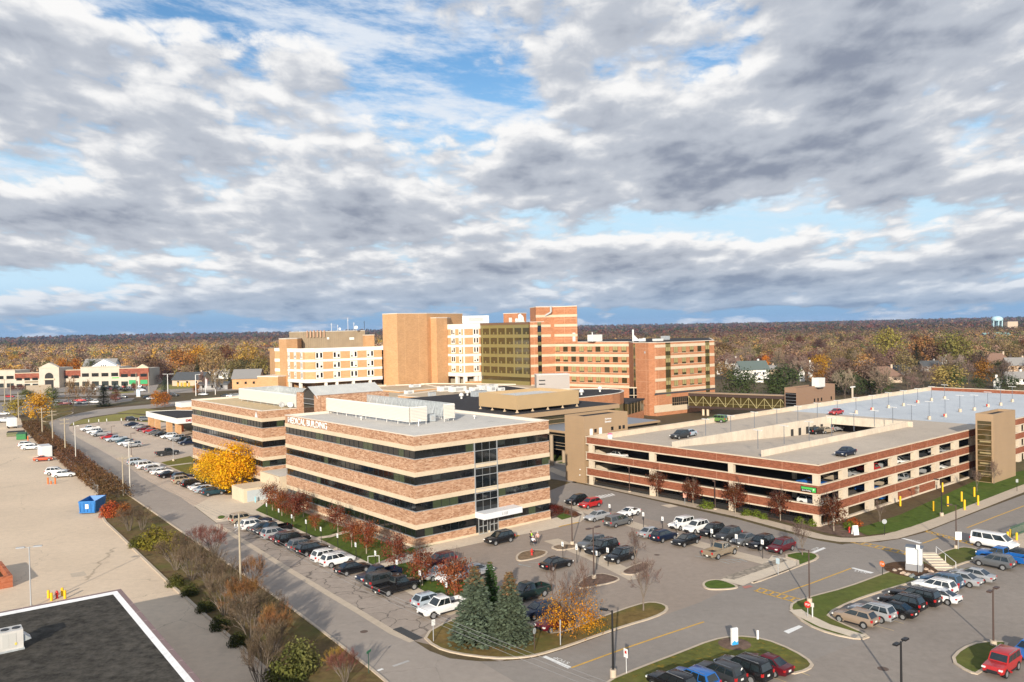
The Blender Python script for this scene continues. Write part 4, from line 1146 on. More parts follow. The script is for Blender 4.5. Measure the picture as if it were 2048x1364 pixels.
def bands(T,org_,walls,tops,h,m,proud=.08):
 for zt in tops:
  b=MB()
  for W in walls:W.box(b,0,W.len,zt-h,zt,proud,.3)
  part('band',b,m,T,org_)
BLIND_G=mat('blind_gold',(.34,.28,.12),.35)
BLIND_W=mat('blind_white',(.62,.60,.50),.5)
E0,E1,K0,K1,E3=[Vector(p+(0,))for p in((17.2,328.5),(43.4,308.0),(42.9,294.0),(48.6,284.2),(74.0,303.2))]
back=Vector((9.0,44,0))
rw=thing('hospital_wing',K1,'six-storey brick hospital wing with cream bands, nearest end wall to the skywalk','hospital wing')
fp=[E0,E1,K0,K0.lerp(K1,.55),K1.lerp(K0,.25),K1.lerp(E3,.04),E3,E3+back,E0+back]
b=MB();b.prism(fp,0,25.3,bottom=False);part('wall',b,BR_WING,rw,K1)
b=MB();b.prism(off(fp,.5),24.6,25.32,bottom=False);part('roof',b,ROOF_B,rw,K1)
b=MB();o_=off(fp,-.05);n=len(fp);b.prism(o_,25.25,25.45);part('coping',b,M_CAP,rw,K1)
b=MB();b.prism(off(fp,.6),25.44,25.47,bottom=False);part('roof_sheet',b,ROOF_B,rw,K1)
TOPS=[24.6-FL*k for k in range(5)]
WW,WX=Wall(E0,E1),Wall(K1,E3)
bands(rw,K1,[WW],TOPS,1.0,CREAM)
sx=[WW.u(u,22)for u in(1115,1131,1147,1163,1179.5,1196,1213.5,1230.5,1248)]
wing_windows(rw,K1,WW,TOPS[:4],sx,2.0,1.95,1.0,[GLASS_GOLD,FRAME_D,BLIND_G],seed=5,blind=.75)
b=MB()
for zt in TOPS[:4]:WW.box(b,.5,WW.len-.3,zt-3.2,zt-3.08,.1,.2)
part('sill',b,CREAM,rw,K1)
sA,sB=WX.u(1331,20),WX.u(1341,20);sC,sD=WX.u(1410.5,20),WX.u(1419,20)
for zt in TOPS:
 b=MB();WX.box(b,.6,sA,zt-1.0,zt,.08,.3);WX.box(b,sB,sC,zt-1.0,zt,.08,.3);WX.box(b,sD,WX.len,zt-1.0,zt,.08,.3);part('band',b,CREAM,rw,K1)
for a_,c_,sd in((sA,sB,1),(sC,sD,2)):
 b=MB();WX.box(b,a_,c_,TOPS[4]-1,25.2,.02,.2,0)
 for k,zt in enumerate(TOPS):
  WX.box(b,a_,c_,zt-1.0,zt+.1,.04,.1,1)
  WX.box(b,a_+.1,c_-.1,zt-2.4,zt-1.0,.035,.06,2 if(k+sd)%3 else 0)
 WX.box(b,(a_+c_)/2-.05,(a_+c_)/2+.05,TOPS[4]-1,25.2,.06,.06,3)
 part('stair_glazing',b,[GLASS_GOLD,GOLD,BLIND_G,FRAME_D],rw,K1)
wing_windows(rw,K1,WX,TOPS[:4],[WX.u(u,20)for u in(1351.5,1368,1383.5,1399)],1.95,1.95,1.0,[GLASS_GOLD,FRAME_D,BLIND_G],seed=8,blind=.75)
b=MB()
for zt in TOPS[:4]:WX.box(b,sB+.5,sC-.5,zt-3.2,zt-3.08,.1,.2)
part('sill',b,CREAM,rw,K1)
b=MB();WX.box(b,.2,WX.len,7.35,7.9,.12,.3);part('dark_ledge',b,mat('ledge_dark',(.06,.06,.065),.5),rw,K1)
b=MB();WX.box(b,-.0,WX.u(1378,3),1.2,3.7,.06,.3);part('base_band',b,CREAM,rw,K1)
q0,q1=WX.u(1344,4),WX.u(1375.5,4)
b=MB();WX.box(b,q0,q1,3.1,6.0,.1,.2,0)
for k in range(9):WX.box(b,q0+(q1-q0)*k/8-.05,q0+(q1-q0)*k/8+.05,3.1,6.0,.14,.06,1)
WX.box(b,q0,q1,4.0,4.12,.14,.06,1)
part('window',b,[GLASS_D,TAN],rw,K1)
WK=Wall(K0,K1)
WK0=Wall(E1,K0)
b=MB();s0,s1=.5,2.0
WK.box(b,.15,1.3,9,24.9,.03,.1,0)
for zt in TOPS:WK.box(b,.15,1.3,zt-1,zt,.045,.05,1);
part('stair_glazing',b,[GLASS_GOLD,GOLD],rw,K1)
b=MB()
for k in range(6):WK.box(b,1.4,WK.len-1.5,23.4-FL*k-.05,23.4-FL*k+.05,.01,.05)
for s in(1.4,WK.len*.62):WK.box(b,s-.05,s+.05,0,25.2,.01,.05)
for s in(.3,1.7):WX.box(b,s+.3-.05,s+.3+.05,0,25.2,.01,.05)
part('joint',b,mat('joint_peach',(.60,.33,.19),.9),rw,K1)
b=MB();WK.box(b,6.2,6.9,21.6,22.3,.03,.06);part('vent_grille',b,UNITG,rw,K1)
b=MB();W_=Wall(K0+Vector((-2.0,-.5,0)),K0+Vector((2.4,-2.0,0)))
W_.box(b,.3,4.4,4.2,9.2,0,2.4,0);W_.box(b,.2,4.5,9.2,9.5,.1,2.6,1);W_.box(b,.2,4.5,6.6,6.75,.08,.1,1);W_.box(b,1.9,2.1,4.2,9.3,.08,.1,1);W_.box(b,.2,4.5,3.9,4.2,.1,2.6,1)
part('bay_window',b,[GLASS_D,CREAM],rw,K1)
b=MB();W_.box(b,.3,4.4,0,3.9,-.05,2.3);part('bay_base',b,BR_WING,rw,K1)
gl=thing('glazed_link',P(1258,849),'low brick and glass link between lift tower and hospital wing','link building')
p0,p1=P(1256,846,.0),P(1288,836,.0);o=P(1258,849)
W_=Wall(p0,p1);b=MB();W_.box(b,0,W_.len,0,2.6,0,9);part('wall',b,BR_WING,gl,o)
b=MB();W_.box(b,.1,W_.len-.1,2.6,6.2,0,8,0)
for k in range(6):W_.box(b,.1+(W_.len-.4)*k/5,.3+(W_.len-.4)*k/5,2.6,6.2,.05,.1,1)
part('glazing',b,[GLASS_GOLD,TAN],gl,o)
b=MB();W_.box(b,-.2,W_.len+.2,6.2,6.7,.3,9.5);part('roof',b,ROOF_B,gl,o)
C0=Vector((7.2,323.0,0))
cb_=thing('hospital_block',C0,'tall brick lift block with cream stripes right of the gold glass','hospital wing')
fp=[C0,E0+Vector((-.1,0,0)),E0+Vector((2,40,0)),C0+Vector((-12,44,0))]
b=MB();b.prism(fp,0,33.4,bottom=False)
pe=[Vector((9.6,324.4,0)),E0+Vector((-.3,-.3,0)),E0+(E1-E0)*.315+Vector((0,-.25,0)),E0+(E1-E0)*.315+Vector((1.2,14,0)),Vector((9.6,324.4,0))+Vector((-2,15,0))]
b.prism(pe,25,39.2,bottom=False);part('wall',b,BR_WING,cb_,C0)
b=MB();b.prism(off(pe,-.04),39.2,39.5);b.prism(off(fp,-.04),33.4,33.6);part('coping',b,M_CAP,cb_,C0)
WA,WBp=Wall(C0,E0),Wall(pe[1],pe[2])
sl0,sl1=WA.u(1075.5,25),WA.u(1083,25)
ptops=[24.6+FL*k for k in range(4)]
for zt in TOPS+ptops[1:3]:
 b=MB();WA.box(b,0,sl0,zt-1,zt,.08,.3);WA.box(b,sl1,WA.len,zt-1,zt,.08,.3)
 if zt>25:WBp.box(b,0,WBp.len,zt-1,zt,.08,.3)
 part('band',b,CREAM,cb_,C0)
b=MB();z_=ptops[3]-.1;WBp.box(b,0,WBp.len,z_-1,z_,.08,.3);Wp=Wall(pe[0],pe[1]);Wp.box(b,0,Wp.len,z_-1,z_,.08,.3);part('band',b,CREAM,cb_,C0)
b=MB();WA.box(b,sl0,sl1,9,33.3,.03,.1,0)
for k in range(7):WA.box(b,sl0,sl1,8.9+FL*k-.3,8.9+FL*k+1.1,.05,.06,1)
part('stair_glazing',b,[GLASS_D,GOLD],cb_,C0)
b=MB()
for s in(WA.u(1068.5,25),WA.len-.1):WA.box(b,s-.05,s+.05,8,33.4,.01,.05)
for f in(.45,.98):WBp.box(b,WBp.len*f-.05,WBp.len*f+.05,25,39.2,.01,.05)
for k in range(4):WBp.box(b,0,WBp.len,22.4+FL*k+4.2,22.5+FL*k+4.2,.01,.05)
part('joint',b,mat('joint_peach2',(.66,.38,.22),.9),cb_,C0)
b=MB();p=Wall(C0,E0).at(9,1.0,33.6);q=Wall(C0,E0).at(4,-2.0,33.6)
b.tube(q+Z3*.2,p+Z3*3.6,.5,n=4);b.tube(p+Z3*3.6,p+Z3*6.0,.45,n=8);b.tube(q+Vector((1.4,2,.2)),q+Vector((2.2,1.8,4)),.25,n=8);part('flue',b,UNITG,cb_,C0)
b=MB();W_=WBp;W_.box(b,W_.len-2.2,W_.len-.9,25.6,29.0,.06,.1);part('door',b,mat('hatch_white',(.68,.62,.56),.6),cb_,C0)
Q0=Vector((-13.0,344.5,0));Q1=C0+Vector((-.6,.4,0))
gf=thing('hospital_glass_front',Q0,'bronze and gold glazed hospital front between the white-banded block and the brick lift block','hospital wing')
W_=Wall(Q0,Q1)
b=MB();b.prism([Q0-W_.n*1.0,Q1-W_.n*1.0,Q1+Vector((-20,42,0)),Q0+Vector((4,40,0))],8,33.2,bottom=False);part('wall',b,BR_WING,gf,Q0)
b=MB();W_.box(b,0,W_.len,8.2,32.2,-.1,.6);part('glazing',b,GLASS_GOLD,gf,Q0)
for k in range(7):
 zt=32.6-FL*k
 b=MB()
 if k<6:W_.box(b,0,W_.len,zt-1.35,zt,.06,.3)
 else:W_.box(b,0,W_.len,8.1,10.2,.06,.3)
 part('spandrel',b,GOLD,gf,Q0)
b=MB()
for k in range(5):
 zt=32.6-FL*k
 for i in range(6):
  s=W_.len*(i+.12)/6
  W_.box(b,s,s+.8,zt-FL,zt-1.35,.03,.2)
  W_.box(b,s+2.0+(i%2)*.5,s+2.55+(i%2)*.5,zt-FL+.1,zt-FL+.95,.0,.2)
part('mullion',b,GOLD,gf,Q0)
b=MB();W_.box(b,0,W_.len,32.6,33.4,.2,.5);part('fascia',b,mat('fascia_bronze',(.16,.09,.05),.5),gf,Q0)
b=MB();W_.box(b,0,W_.len,33.35,33.5,.1,8);part('roof',b,ROOF_B,gf,Q0)
V0,V1,V2=Vector((-31.7,355.5,0)),Vector((-20.0,344.6,0)),Vector((-13.2,348.2,0))
wb=thing('hospital_block',V1,'white-banded brick hospital block left of the gold glass front','hospital wing')
bk=Vector((6,34,0))
fp=[V0,V1.lerp(V0,.06),V1.lerp(V2,.10),V2,V2+bk,V0+bk]
b=MB();b.prism(fp,11.3,32.6,bottom=True);part('wall',b,BR_HOSP,wb,V1)
Wv0,Wv1=Wall(V0,V1),Wall(V1,V2)
wtops=[33.3]+[28.6-FL*k for k in range(5)]
for k,zt in enumerate(wtops):
 h=2.1 if k==0 else(1.0 if k<5 else 1.6)
 b=MB();Wv0.box(b,0,Wv0.len,zt-h,zt,.1,.3);Wv1.box(b,0.04,Wv1.len,zt-h,zt,.1,.3);part('band',b,WHITEB,wb,V1)
def slit_windows(T,o_,W,ss,tops,zh,w=.75,seed=0,gap=1.15,panel=2.6,sash=(.9,2.7)):
 r=random.Random(seed)
 for zt in tops:
  for s in ss:
   b=MB();W.box(b,s-panel/2,s+panel/2,zt-zh,zt,.06,.2,1)
   for e in(-gap/2,gap/2):
    f=0 if r.random()<.5 else r.uniform(.4,.8)
    z1,z0=zt-.25,zt-.25-1.9
    W.box(b,s+e-w/2,s+e+w/2,z0,z1-(z1-z0)*f,.085,.1,0)
    if f:W.box(b,s+e-w/2,s+e+w/2,z1-(z1-z0)*f,z1,.088,.1,2)
   part('window',b,[GLASS_D,WHITEB,BLIND_W],T,o_)
zt5=[28.6+2.6-FL*k for k in range(5)]
slit_windows(wb,V1,Wv0,[Wv0.u(u,25)for u in(886,906.5)],[31.2,27.6,23.7,19.8,15.9],2.6,seed=2)
slit_windows(wb,V1,Wv0,[Wv0.u(920.5,25)],[31.2,27.6,23.7,19.8,15.9],2.6,seed=3,panel=1.6,gap=0.02)
slit_windows(wb,V1,Wv1,[Wv1.u(952,25)],[31.2,27.6,23.7,19.8,15.9],2.6,seed=4,w=.6,gap=1.2,panel=2.6)
b=MB();Wv0.box(b,Wv0.len-.4,Wv0.len,11.4,32,.09,.2);Wv1.box(b,0,.25,11.4,32,.09,.2);part('corner_strip',b,WHITEB,wb,V1)
for u in(891,912.5,932,953,961):
 W_=Wv0 if u<928 else Wv1
 s=W_.u(u,10);b=MB();W_.box(b,s-.7,s+.7,7.5,11.4,-.1,1.3);part('column',b,WHITEB,wb,V1)
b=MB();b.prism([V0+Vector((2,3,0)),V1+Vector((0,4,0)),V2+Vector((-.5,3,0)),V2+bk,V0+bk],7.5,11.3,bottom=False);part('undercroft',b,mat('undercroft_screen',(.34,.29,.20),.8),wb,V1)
b=MB();Wv1.box(b,.2,Wv1.len,7.0,9.3,.5,.6);part('base_wall',b,BR_HOSP,wb,V1)
b=MB();b.prism(off(fp,.3),32.6,32.9,bottom=False);part('roof',b,ROOF_L,wb,V1)
def brick_tower(pts,z0,z1,label,joints=()):
 pts=ccw([Vector(p+(0,))for p in pts]);c=pts[0]
 T=thing('brick_tower',c,label,'tower')
 b=MB();b.prism(pts,z0,z1,bottom=False);part('wall',b,BR_HOSP,T,c)
 b=MB();b.prism(off(pts,-.06),z1,z1+.3);part('coping',b,M_CAP,T,c)
 b=MB();b.prism(off(pts,.5),z1+.28,z1+.33,bottom=False);part('roof',b,ROOF_L,T,c)
 b=MB()
 for i,f in joints:W_=Wall(pts[i],pts[(i+1)%len(pts)]);W_.box(b,W_.len*f-.04,W_.len*f+.04,z0,z1,.01,.05)
 part('joint',b,mat('joint_sand',(.72,.47,.25),.9),T,c)
 return T
PT=lambda u,d:(PD(u,700,d).x,d)
brick_tower([PT(766.3,341),PT(795.5,333.5),PT(855.0,346),(-22,372),(-46,372)],7.5,37.9,'tallest blank brick tower left of centre in the hospital',((1,.25),(1,.72)))
brick_tower([PT(860.5,349),PT(874,345.5),PT(895.5,351),(-26,378),(-33,378)],7.5,36.0,'narrower blank brick tower just right of the tallest one')
ln=thing('tower_link',Vector((-35.2,350,0)),'slim banded link between the two blank brick towers','link building');o=Vector((-35.2,350,0))
W_=Wall(Vector((-35.6,350,0)),Vector((-33.8,350.6,0)))
b=MB();W_.box(b,0,W_.len,7.5,33.5,0,5);part('wall',b,BR_HOSP,ln,o)
b=MB();W_.box(b,0,W_.len,33.2,34.4,.05,5)
for k in range(4):W_.box(b,0,W_.len,22.8-FL*k,24.5-FL*k,.06,.2)
part('band',b,WHITEB,ln,o)
b=MB()
for k in range(4):W_.box(b,.1,W_.len,20.6-FL*k,22.8-FL*k,.04,.2)
part('window',b,GLASS_D,ln,o)
X0,X1,X2=Vector((-91.5,335,0)),Vector((-79.6,323,0)),Vector((-53.4,339,0))
ww=thing('hospital_wing',X1,'four-storey white-banded brick wing on white columns at the left end of the hospital','hospital wing')
bk=Vector((-16,32,0))
fp=[X0,X1.lerp(X0,.45),X1.lerp(X0,.15),X1.lerp(X2,.08),X1.lerp(X2,.22),X2,X2+bk,X0+bk]
zr_=24.9
b=MB();b.prism(fp,11.4,zr_-.6,bottom=True);part('wall',b,BR_HOSP,ww,X1)
walls=[Wall(fp[i],fp[i+1])for i in range(5)]
for k,zt in enumerate((24.9,20.5,16.6,12.7)):
 h=1.5 if k==0 else(.95 if k<3 else 1.35)
 b=MB()
 for W_ in walls:W_.box(b,-.03,W_.len+.03,zt-h,zt,.12,.34)
 part('band',b,WHITEB,ww,X1)
WM=walls[4]
slit_windows(ww,X1,WM,[WM.u(u,20)for u in(638.5,673.5,707.5,740.5)],[23.3,19.4,15.5],2.6,seed=9,w=.8,gap=1.6,panel=3.0)
WL0=walls[0]
for f in(.22,.75):
 slit_windows(ww,X1,WL0,[WL0.len*f],[23.3,19.4,15.5],2.6,seed=10,w=.35,gap=.8,panel=1.7)
slit_windows(ww,X1,walls[1],[walls[1].len*.5],[23.3,19.4,15.5],2.6,seed=12,w=.35,gap=.8,panel=1.7)
for u in(577.5,591.5,609,639.5,675,708,741.5):
 W_=WL0 if u<590 else(walls[1]if u<600 else WM)
 s=W_.u(u,10);p=W_.at(max(.3,s),-.7);b=MB();b.box((p.x,p.y,9.5),1.0,1.0,4.0,W_.d);part('column',b,WHITEB,ww,X1)
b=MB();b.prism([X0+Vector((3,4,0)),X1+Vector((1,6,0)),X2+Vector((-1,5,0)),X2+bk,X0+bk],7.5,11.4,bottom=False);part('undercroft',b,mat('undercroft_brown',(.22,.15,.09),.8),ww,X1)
b=MB()
for s in(.3,.55,.8):WM.box(b,WM.len*s,WM.len*s+3.2,7.6,10.2,-4.6,.3)
part('undercroft_panel',b,mat('panel_tan',(.50,.40,.26),.7),ww,X1)
b=MB();b.prism(off(fp,.4),zr_-.5,zr_-.3,bottom=False);part('roof',b,ROOF_T,ww,X1)
pz=[PT(558,340),PT(573.2,334),PT(595,338),(-88,356),(-96,356)]
lt=brick_tower(pz,7.5,28.6,'brick stair shaft with white ledges at the far left end of the hospital')
lw=Wall(PD(549.5,700,341),PD(559,700,339.5));o=Vector(pz[0]+(0,))
b=MB();lw.box(b,0,lw.len+.2,7.5,24.6,0,5);part('side_wall',b,BR_HOSP,lt,o)
b=MB()
for z in(24.9,20.6,16.6,12.5):lw.box(b,-.1,lw.len,z-1.2,z,.1,5)
part('ledge',b,WHITEB,lt,o)
ph=thing('plant_house',PD(608,690,345),'brown corrugated plant house with pipes on the roof of the left wing','plant house');o=PD(608,690,345)
cor=[PD(579.3,690,352),PD(596,690,347),PD(606,690,345.5),PD(730,690,356),PD(729,690,372),PD(590,690,372)]
cor=ccw([Vector((p.x,p.y,0))for p in cor])
mcor=mat('corrugated_brown',(.30,.23,.15),.6,noise=[(.3,.12,4)])
b=MB();b.prism(cor,24,31.3,bottom=False)
for i in range(len(cor)):
 W_=Wall(cor[i],cor[(i+1)%len(cor)]);n_=max(2,int(W_.len/.9))
 for k in range(n_):W_.box(b,W_.len*k/n_,W_.len*(k+.45)/n_,24,31.25,.1,.12)
part('wall',b,mcor,ph,o)
b=MB();b.prism(off(cor,-.12),31.3,31.5);part('roof',b,ROOF_L,ph,o)
W_=[Wall(cor[i],cor[(i+1)%len(cor)])for i in range(len(cor))]
W_=max(W_,key=lambda w:w.len if w.n.y<0 else 0)
MPIPE=mat('pipe_copper',(.50,.30,.19),.5)
for k in range(6):
 s=W_.u(614+k*6.8,30);b=MB();b.tube(W_.at(s,.5,29.0),W_.at(s,.5,31.9),.26,n=8);part('pipe',b,MPIPE,ph,o)
b=MB();W_.box(b,10,10.9,28.0,28.9,.2,.2);W_.box(b,19.5,21.5,27.6,28.6,.2,.2);part('wall_lamp',b,UNITW,ph,o)
bw_=thing('roof_stair_house',PD(738,690,352),'small brick stair house at the right end of the brown plant house','stair house');o=PD(738,690,352);o.z=24
bw_.location=o
b=MB();W_=Wall(PD(731,690,353),PD(749,690,355));W_.box(b,0,W_.len,24,29.3,0,6);part('wall',b,BR_HOSP,bw_,o)
b=MB();W_.box(b,-.1,W_.len+.1,29.3,29.6,.1,6.2);part('coping',b,M_CAP,bw_,o)
o=PD(780,720,342);o.z=11
lk=thing('hospital_link',o,'white link with rows of dark windows between the left wing and the brick tower','link building')
W_=Wall(PD(761,720,345),PD(796,720,343))
b=MB();W_.box(b,0,W_.len,11.5,24.9,0,14);part('wall',b,WHITEB,lk,o)
for k in range(3):
 b=MB();z1=23.1-FL*k;W_.box(b,.2,W_.len-.1,z1-1.75,z1,.04,.1,0)
 for i in range(6):q=.2+(W_.len-.3)*i/5;W_.box(b,q-.06,q+.06,z1-1.75,z1,.08,.06,1)
 part('window',b,[GLASS_D,WHITEB],lk,o)
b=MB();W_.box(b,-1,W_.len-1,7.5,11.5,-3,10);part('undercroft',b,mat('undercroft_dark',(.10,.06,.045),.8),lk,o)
b=MB();W_.box(b,.5,W_.len,24.9,25.0,-.3,13);part('roof',b,ROOF_L,lk,o)
o=PD(530,760,330);o.z=0
an=thing('hospital_annex',o,'plain orange-brick annex left of the hospital stair shaft','building')
W_=Wall(PD(515,760,334),PD(556,760,330));b=MB();W_.box(b,0,W_.len,0,13.6,0,20);part('wall',b,BR_HOSP,an,o)
b=MB();W_.box(b,-.1,W_.len+.1,13.6,14.0,.1,20.2);part('coping',b,M_CAP,an,o)
def on_roof(u,v,d):
 p=PD(u,v,d);return p
p=PD(951,650,362);p.z=33.4;roof_unit('air_handler',p,11.5,5,3.4,'long silver air handler on the roof above the white-banded block',m=GALV,ax=Vector((1,.1,0)))
p=PD(1030,646,352);p.z=33.5
t=thing('roof_stair_house',p,'small brick stair house behind the gold glass roof edge','stair house');b=MB();b.box((0,0,1.9),7.6,6,3.8,Vector((.75,-.6,0)));part('wall',b,BR_WING,t);b=MB();b.box((0,0,3.9),7.8,6.2,.25,Vector((.75,-.6,0)));part('coping',b,M_CAP,t)
p=PD(1040,646,340);p.z=33.5
t=thing('cooling_pipes',p,'cluster of white pipes and tank on the roof beside the small stair house','roof unit');b=MB()
b.tube((0,0,0),(0,0,3.2),.8,n=10);b.tube((1.2,-.3,0),(1.2,-.3,2.2),.4,n=8);b.tube((-1.4,.2,0),(-1.4,.2,1.6),.6,n=8);b.tube((0,0,3.4),(1.2,-.3,2.2),.3,n=8);part('pipe',b,UNITW,t)
b=MB();b.box((0,0,.3),3.6,2.0,.6);part('base',b,UNITG,t)
p=PD(1021,646,338);p.z=33.5;roof_unit('roof_unit',p,.9,.9,1.9,'slim white roof cabinet at the left of the pipe cluster',fan=False)
p=PD(1190,690,318);p.z=25.45;roof_unit('roof_unit',p,5.0,3.0,2.6,'white sloping roof unit with a stack on the right wing roof',fan=False)
p=PD(1185,690,316);p.z=25.45;t=thing('roof_stack',p,'short white stack before the white unit on the right wing roof','stack');b=MB();b.tube((0,0,0),(0,0,3.4),.22,n=8);part('pipe',b,UNITW,t);b=MB();b.tube((0,0,3.4),(0,0,3.7),.35,n=8);part('cap',b,UNITG,t)
p=PD(1266.5,690,306);p.z=25.45;t=thing('roof_stack',p,'tall pale flue with a braced fan base on the right wing roof','stack');b=MB();b.tube((0,0,0),(0,0,4.4),.34,n=10);part('pipe',b,UNITW,t)
b=MB();b.add([(.3,-.4,.2),(.3,.4,.2),(.3,-.4,2.4),(.3,.4,2.4),(2.4,-.4,.2),(2.4,.4,.2)],[(0,2,4),(1,5,3),(2,3,5,4),(0,4,5,1)]);b.box((2.8,0,.5),1.6,1.2,1.0);part('brace',b,GALV,t)
b=MB();b.tube((4.1,0,0),(4.1,0,1.2),.6,n=10);part('tank',b,UNITW,t)
p=PD(1316,690,300);p.z=25.45;roof_unit('roof_unit',p,3.4,2.2,.9,'low cream roof housing near the corner of the right wing',fan=False)
p=PD(1331,690,322);p.z=25.45;roof_unit('roof_unit',p,2.8,2.2,1.5,'grey roof fan unit at the back of the right wing roof',m=GALV,fan=False)
p=PD(1332,660,352);
for k,(u,d,h,l)in enumerate(((663,352,3.4,'thin antenna mast, leftmost on the brown plant house'),(675.5,352,2.6,'short antenna mast on the brown plant house'),(696,353,5.5,'tall lattice antenna mast on the brown plant house'),(708,353,3.5,'antenna mast beside the white dish on the plant house'),(729,355,4.0,'dark antenna mast at the right end of the plant house'))):
 p=PD(u,660,d);p.z=31.5;t=thing('antenna',p,l,'antenna');b=MB();b.tube((0,0,0),(0,0,h),.09,n=5);part('mast',b,UNITW if k!=4 else BLACKM,t)
 b=MB();b.tube((-.35,0,h*.8),(.35,0,h*.8),.05,n=4);b.tube((0,-.3,h*.6),(0,.3,h*.6),.05,n=4);part('crossbar',b,UNITW if k!=4 else BLACKM,t)
for u,r_,l in((712.5,.75,'white dish on the plant house roof, larger one'),(679.8,.5,'white dish on the plant house roof, smaller one')):
 p=PD(u,660,352);p.z=31.5;t=thing('satellite_dish',p,l,'dish');b=MB();b.tube((0,0,0),(0,.1,r_*1.1),.08,n=6);part('mast',b,UNITG,t)
 b=MB();b.lathe((0,0,0),[(.01,0),(r_*.6,.12*r_),(r_,.4*r_),(r_*.97,.43*r_),(.01,.1)],16);R=Matrix.Rotation(radians(75),4,'X');b.v=[tuple(R@Vector(q)+Vector((0,0,r_*1.6)))for q in b.v];part('reflector',b,UNITW,t)
p=PD(1104,770,292);p.z=9.0
t=thing('plant_box',p,'grey corrugated plant box with louvres in front of the right wing','plant house');b=MB()
b.box((0,0,1.9+1.0),11.5,6,5.8,Vector((1,.12,0)))
for k in range(22):b.box((-5.4+k*.51,-3.03-5.4*.12+k*.51*.12,2.9),.22,.1,5.8,Vector((1,.12,0)))
part('wall',b,mat('corrugated_grey',(.40,.36,.33),.5),t)
b=MB();b.box((0,0,5.85),11.7,6.2,.2,Vector((1,.12,0)));part('roof',b,UNITW,t)
b=MB();b.box((-3.6,-3.55,3.9),2.2,.1,.35,Vector((1,.12,0)));b.box((-3.6,-3.55,2.6),2.2,.1,.35,Vector((1,.12,0)));part('louvre',b,BLACKM,t)
Z0s,Z1s=2.6,7.7
s0=PD(1377,800,286);s1=PD(1577,800,266)
s0.z=s1.z=0
sw=thing('skywalk',s0,'dark enclosed skywalk with truss-braced glass from the hospital to the deck','footbridge')
W_=Wall(s0,s1)
b=MB();W_.box(b,0,W_.len,3.3,6.7,-.3,3.0);part('glazing',b,GLASS_GOLD,sw,s0)
b=MB();W_.box(b,0,W_.len,6.7,Z1s,.1,3.6);part('roof',b,mat('skywalk_brown',(.055,.032,.024),.5),sw,s0)
b=MB();W_.box(b,-.1,W_.len,Z1s,Z1s+.18,.2,3.8);part('roof_edge',b,TAN,sw,s0)
b=MB();W_.box(b,0,W_.len,Z0s,3.3,.1,3.6);part('floor',b,mat('skywalk_brown2',(.05,.03,.024),.5),sw,s0)
b=MB();n=13;st=W_.len/n
for k in range(n):
 a_,c_=(3.3,6.7)if k%2 else(6.7,3.3)
 b.tube(W_.at(k*st,-.2,a_),W_.at((k+1)*st,-.2,c_),.11,n=4)
 b.tube(W_.at(k*st,-.2,3.3),W_.at(k*st,-.2,6.7),.10,n=4)
b.tube(W_.at(0,-.2,4.4),W_.at(W_.len,-.2,4.4),.07,n=4)
part('truss',b,mat('truss_gold',(.36,.30,.14),.5),sw,s0)
for u in(1403,1412):
 p=W_.at(W_.u(u,3),-1.5);b=MB();b.tube((p.x,p.y,0),(p.x,p.y,Z0s),.45,n=12);part('column',b,CREAM,sw,s0)
lbc=PD(1593,800,262);lbc.z=0
ft_a=along(lbc,GBv,1670.5)
lb,ft=tan_tower('lift_block',lbc,4.2,ft_a,10.6,'low rose-tan lift block at the far end of the skywalk',m_=mat('rose_panel',(.30,.185,.12),.6))
lb['category']='lift block'
W_=Wall(ft[3],ft[0]);b=MB();W_.box(b,.3,W_.len-.1,1,9.0,.03,.1,0)
for k in range(8):W_.box(b,.3,W_.len-.1,1.6+k,1.68+k,.06,.06,1)
part('glazing',b,[GLASS_D,SILVER],lb,lbc)
W_=Wall(ft[0],ft[1])
for u in(1629,1636,1643,1662.5):
 s=W_.u(u,6);b=MB();W_.box(b,s-.4,s+.4,5.4,6.5,.03,.06);part('window',b,GLASS_D,lb,lbc)
p=PD(1637,772,270);p.z=10.1;roof_unit('roof_unit',p,3.6,2.6,3.0,'white box unit on the lift block by the skywalk',fan=False)
bz=5.2
q=[P(241,1178,bz),P(0,1224,bz),P(-700,1352,bz),P(-700,1800,bz),P(403+90,1364+104,bz)]
q0=Vector((q[0].x,q[0].y,0));dE=(Vector((q[1].x,q[1].y,0))-q0).normalized();r1=P(403,1364,bz);dR=(Vector((r1.x,r1.y,0))-q0).normalized()
fp=[q0,q0+dE*60,q0+dE*60+dR*48,q0+dR*48]
sb=thing('low_building',q0,'flat black-roofed building with white edge strip in the lower left corner','building')
b=MB();b.prism(fp,0,bz-.12,bottom=False,top=False);part('wall',b,BR_SHOP,sb,q0)
o_,i_,i2=off(fp,-.05),off(fp,.42),off(fp,.95);n=4
b=MB();b.add([(p.x,p.y,bz)for p in o_]+[(p.x,p.y,bz)for p in i_]+[(p.x,p.y,bz-.15)for p in o_],[(i,(i+1)%n,n+(i+1)%n,n+i)for i in range(n)]+[(2*n+i,2*n+(i+1)%n,(i+1)%n,i)for i in range(n)])
part('coping',b,mat('coping_plum',(.23,.15,.14),.6),sb,q0)
b=MB();b.add([(p.x,p.y,bz)for p in i_]+[(p.x,p.y,bz-.18)for p in i2],[(i,(i+1)%n,n+(i+1)%n,n+i)for i in range(n)])
part('flashing',b,mat('flashing_white',(.72,.72,.72),.5,noise=[(1.5,.12,4)]),sb,q0)
b=MB();b.add([(p.x,p.y,bz-.16)for p in off(fp,.85)],[(0,1,2,3)]);part('roof',b,ROOF_BL,sb,q0)
b=MB()
for k in range(40):
 for W_ in(Wall(fp[0],fp[1])if False else Wall(ccw(fp)[0],ccw(fp)[1]),):pass
cW=[Wall(ccw(fp)[i],ccw(fp)[(i+1)%4])for i in range(4)]
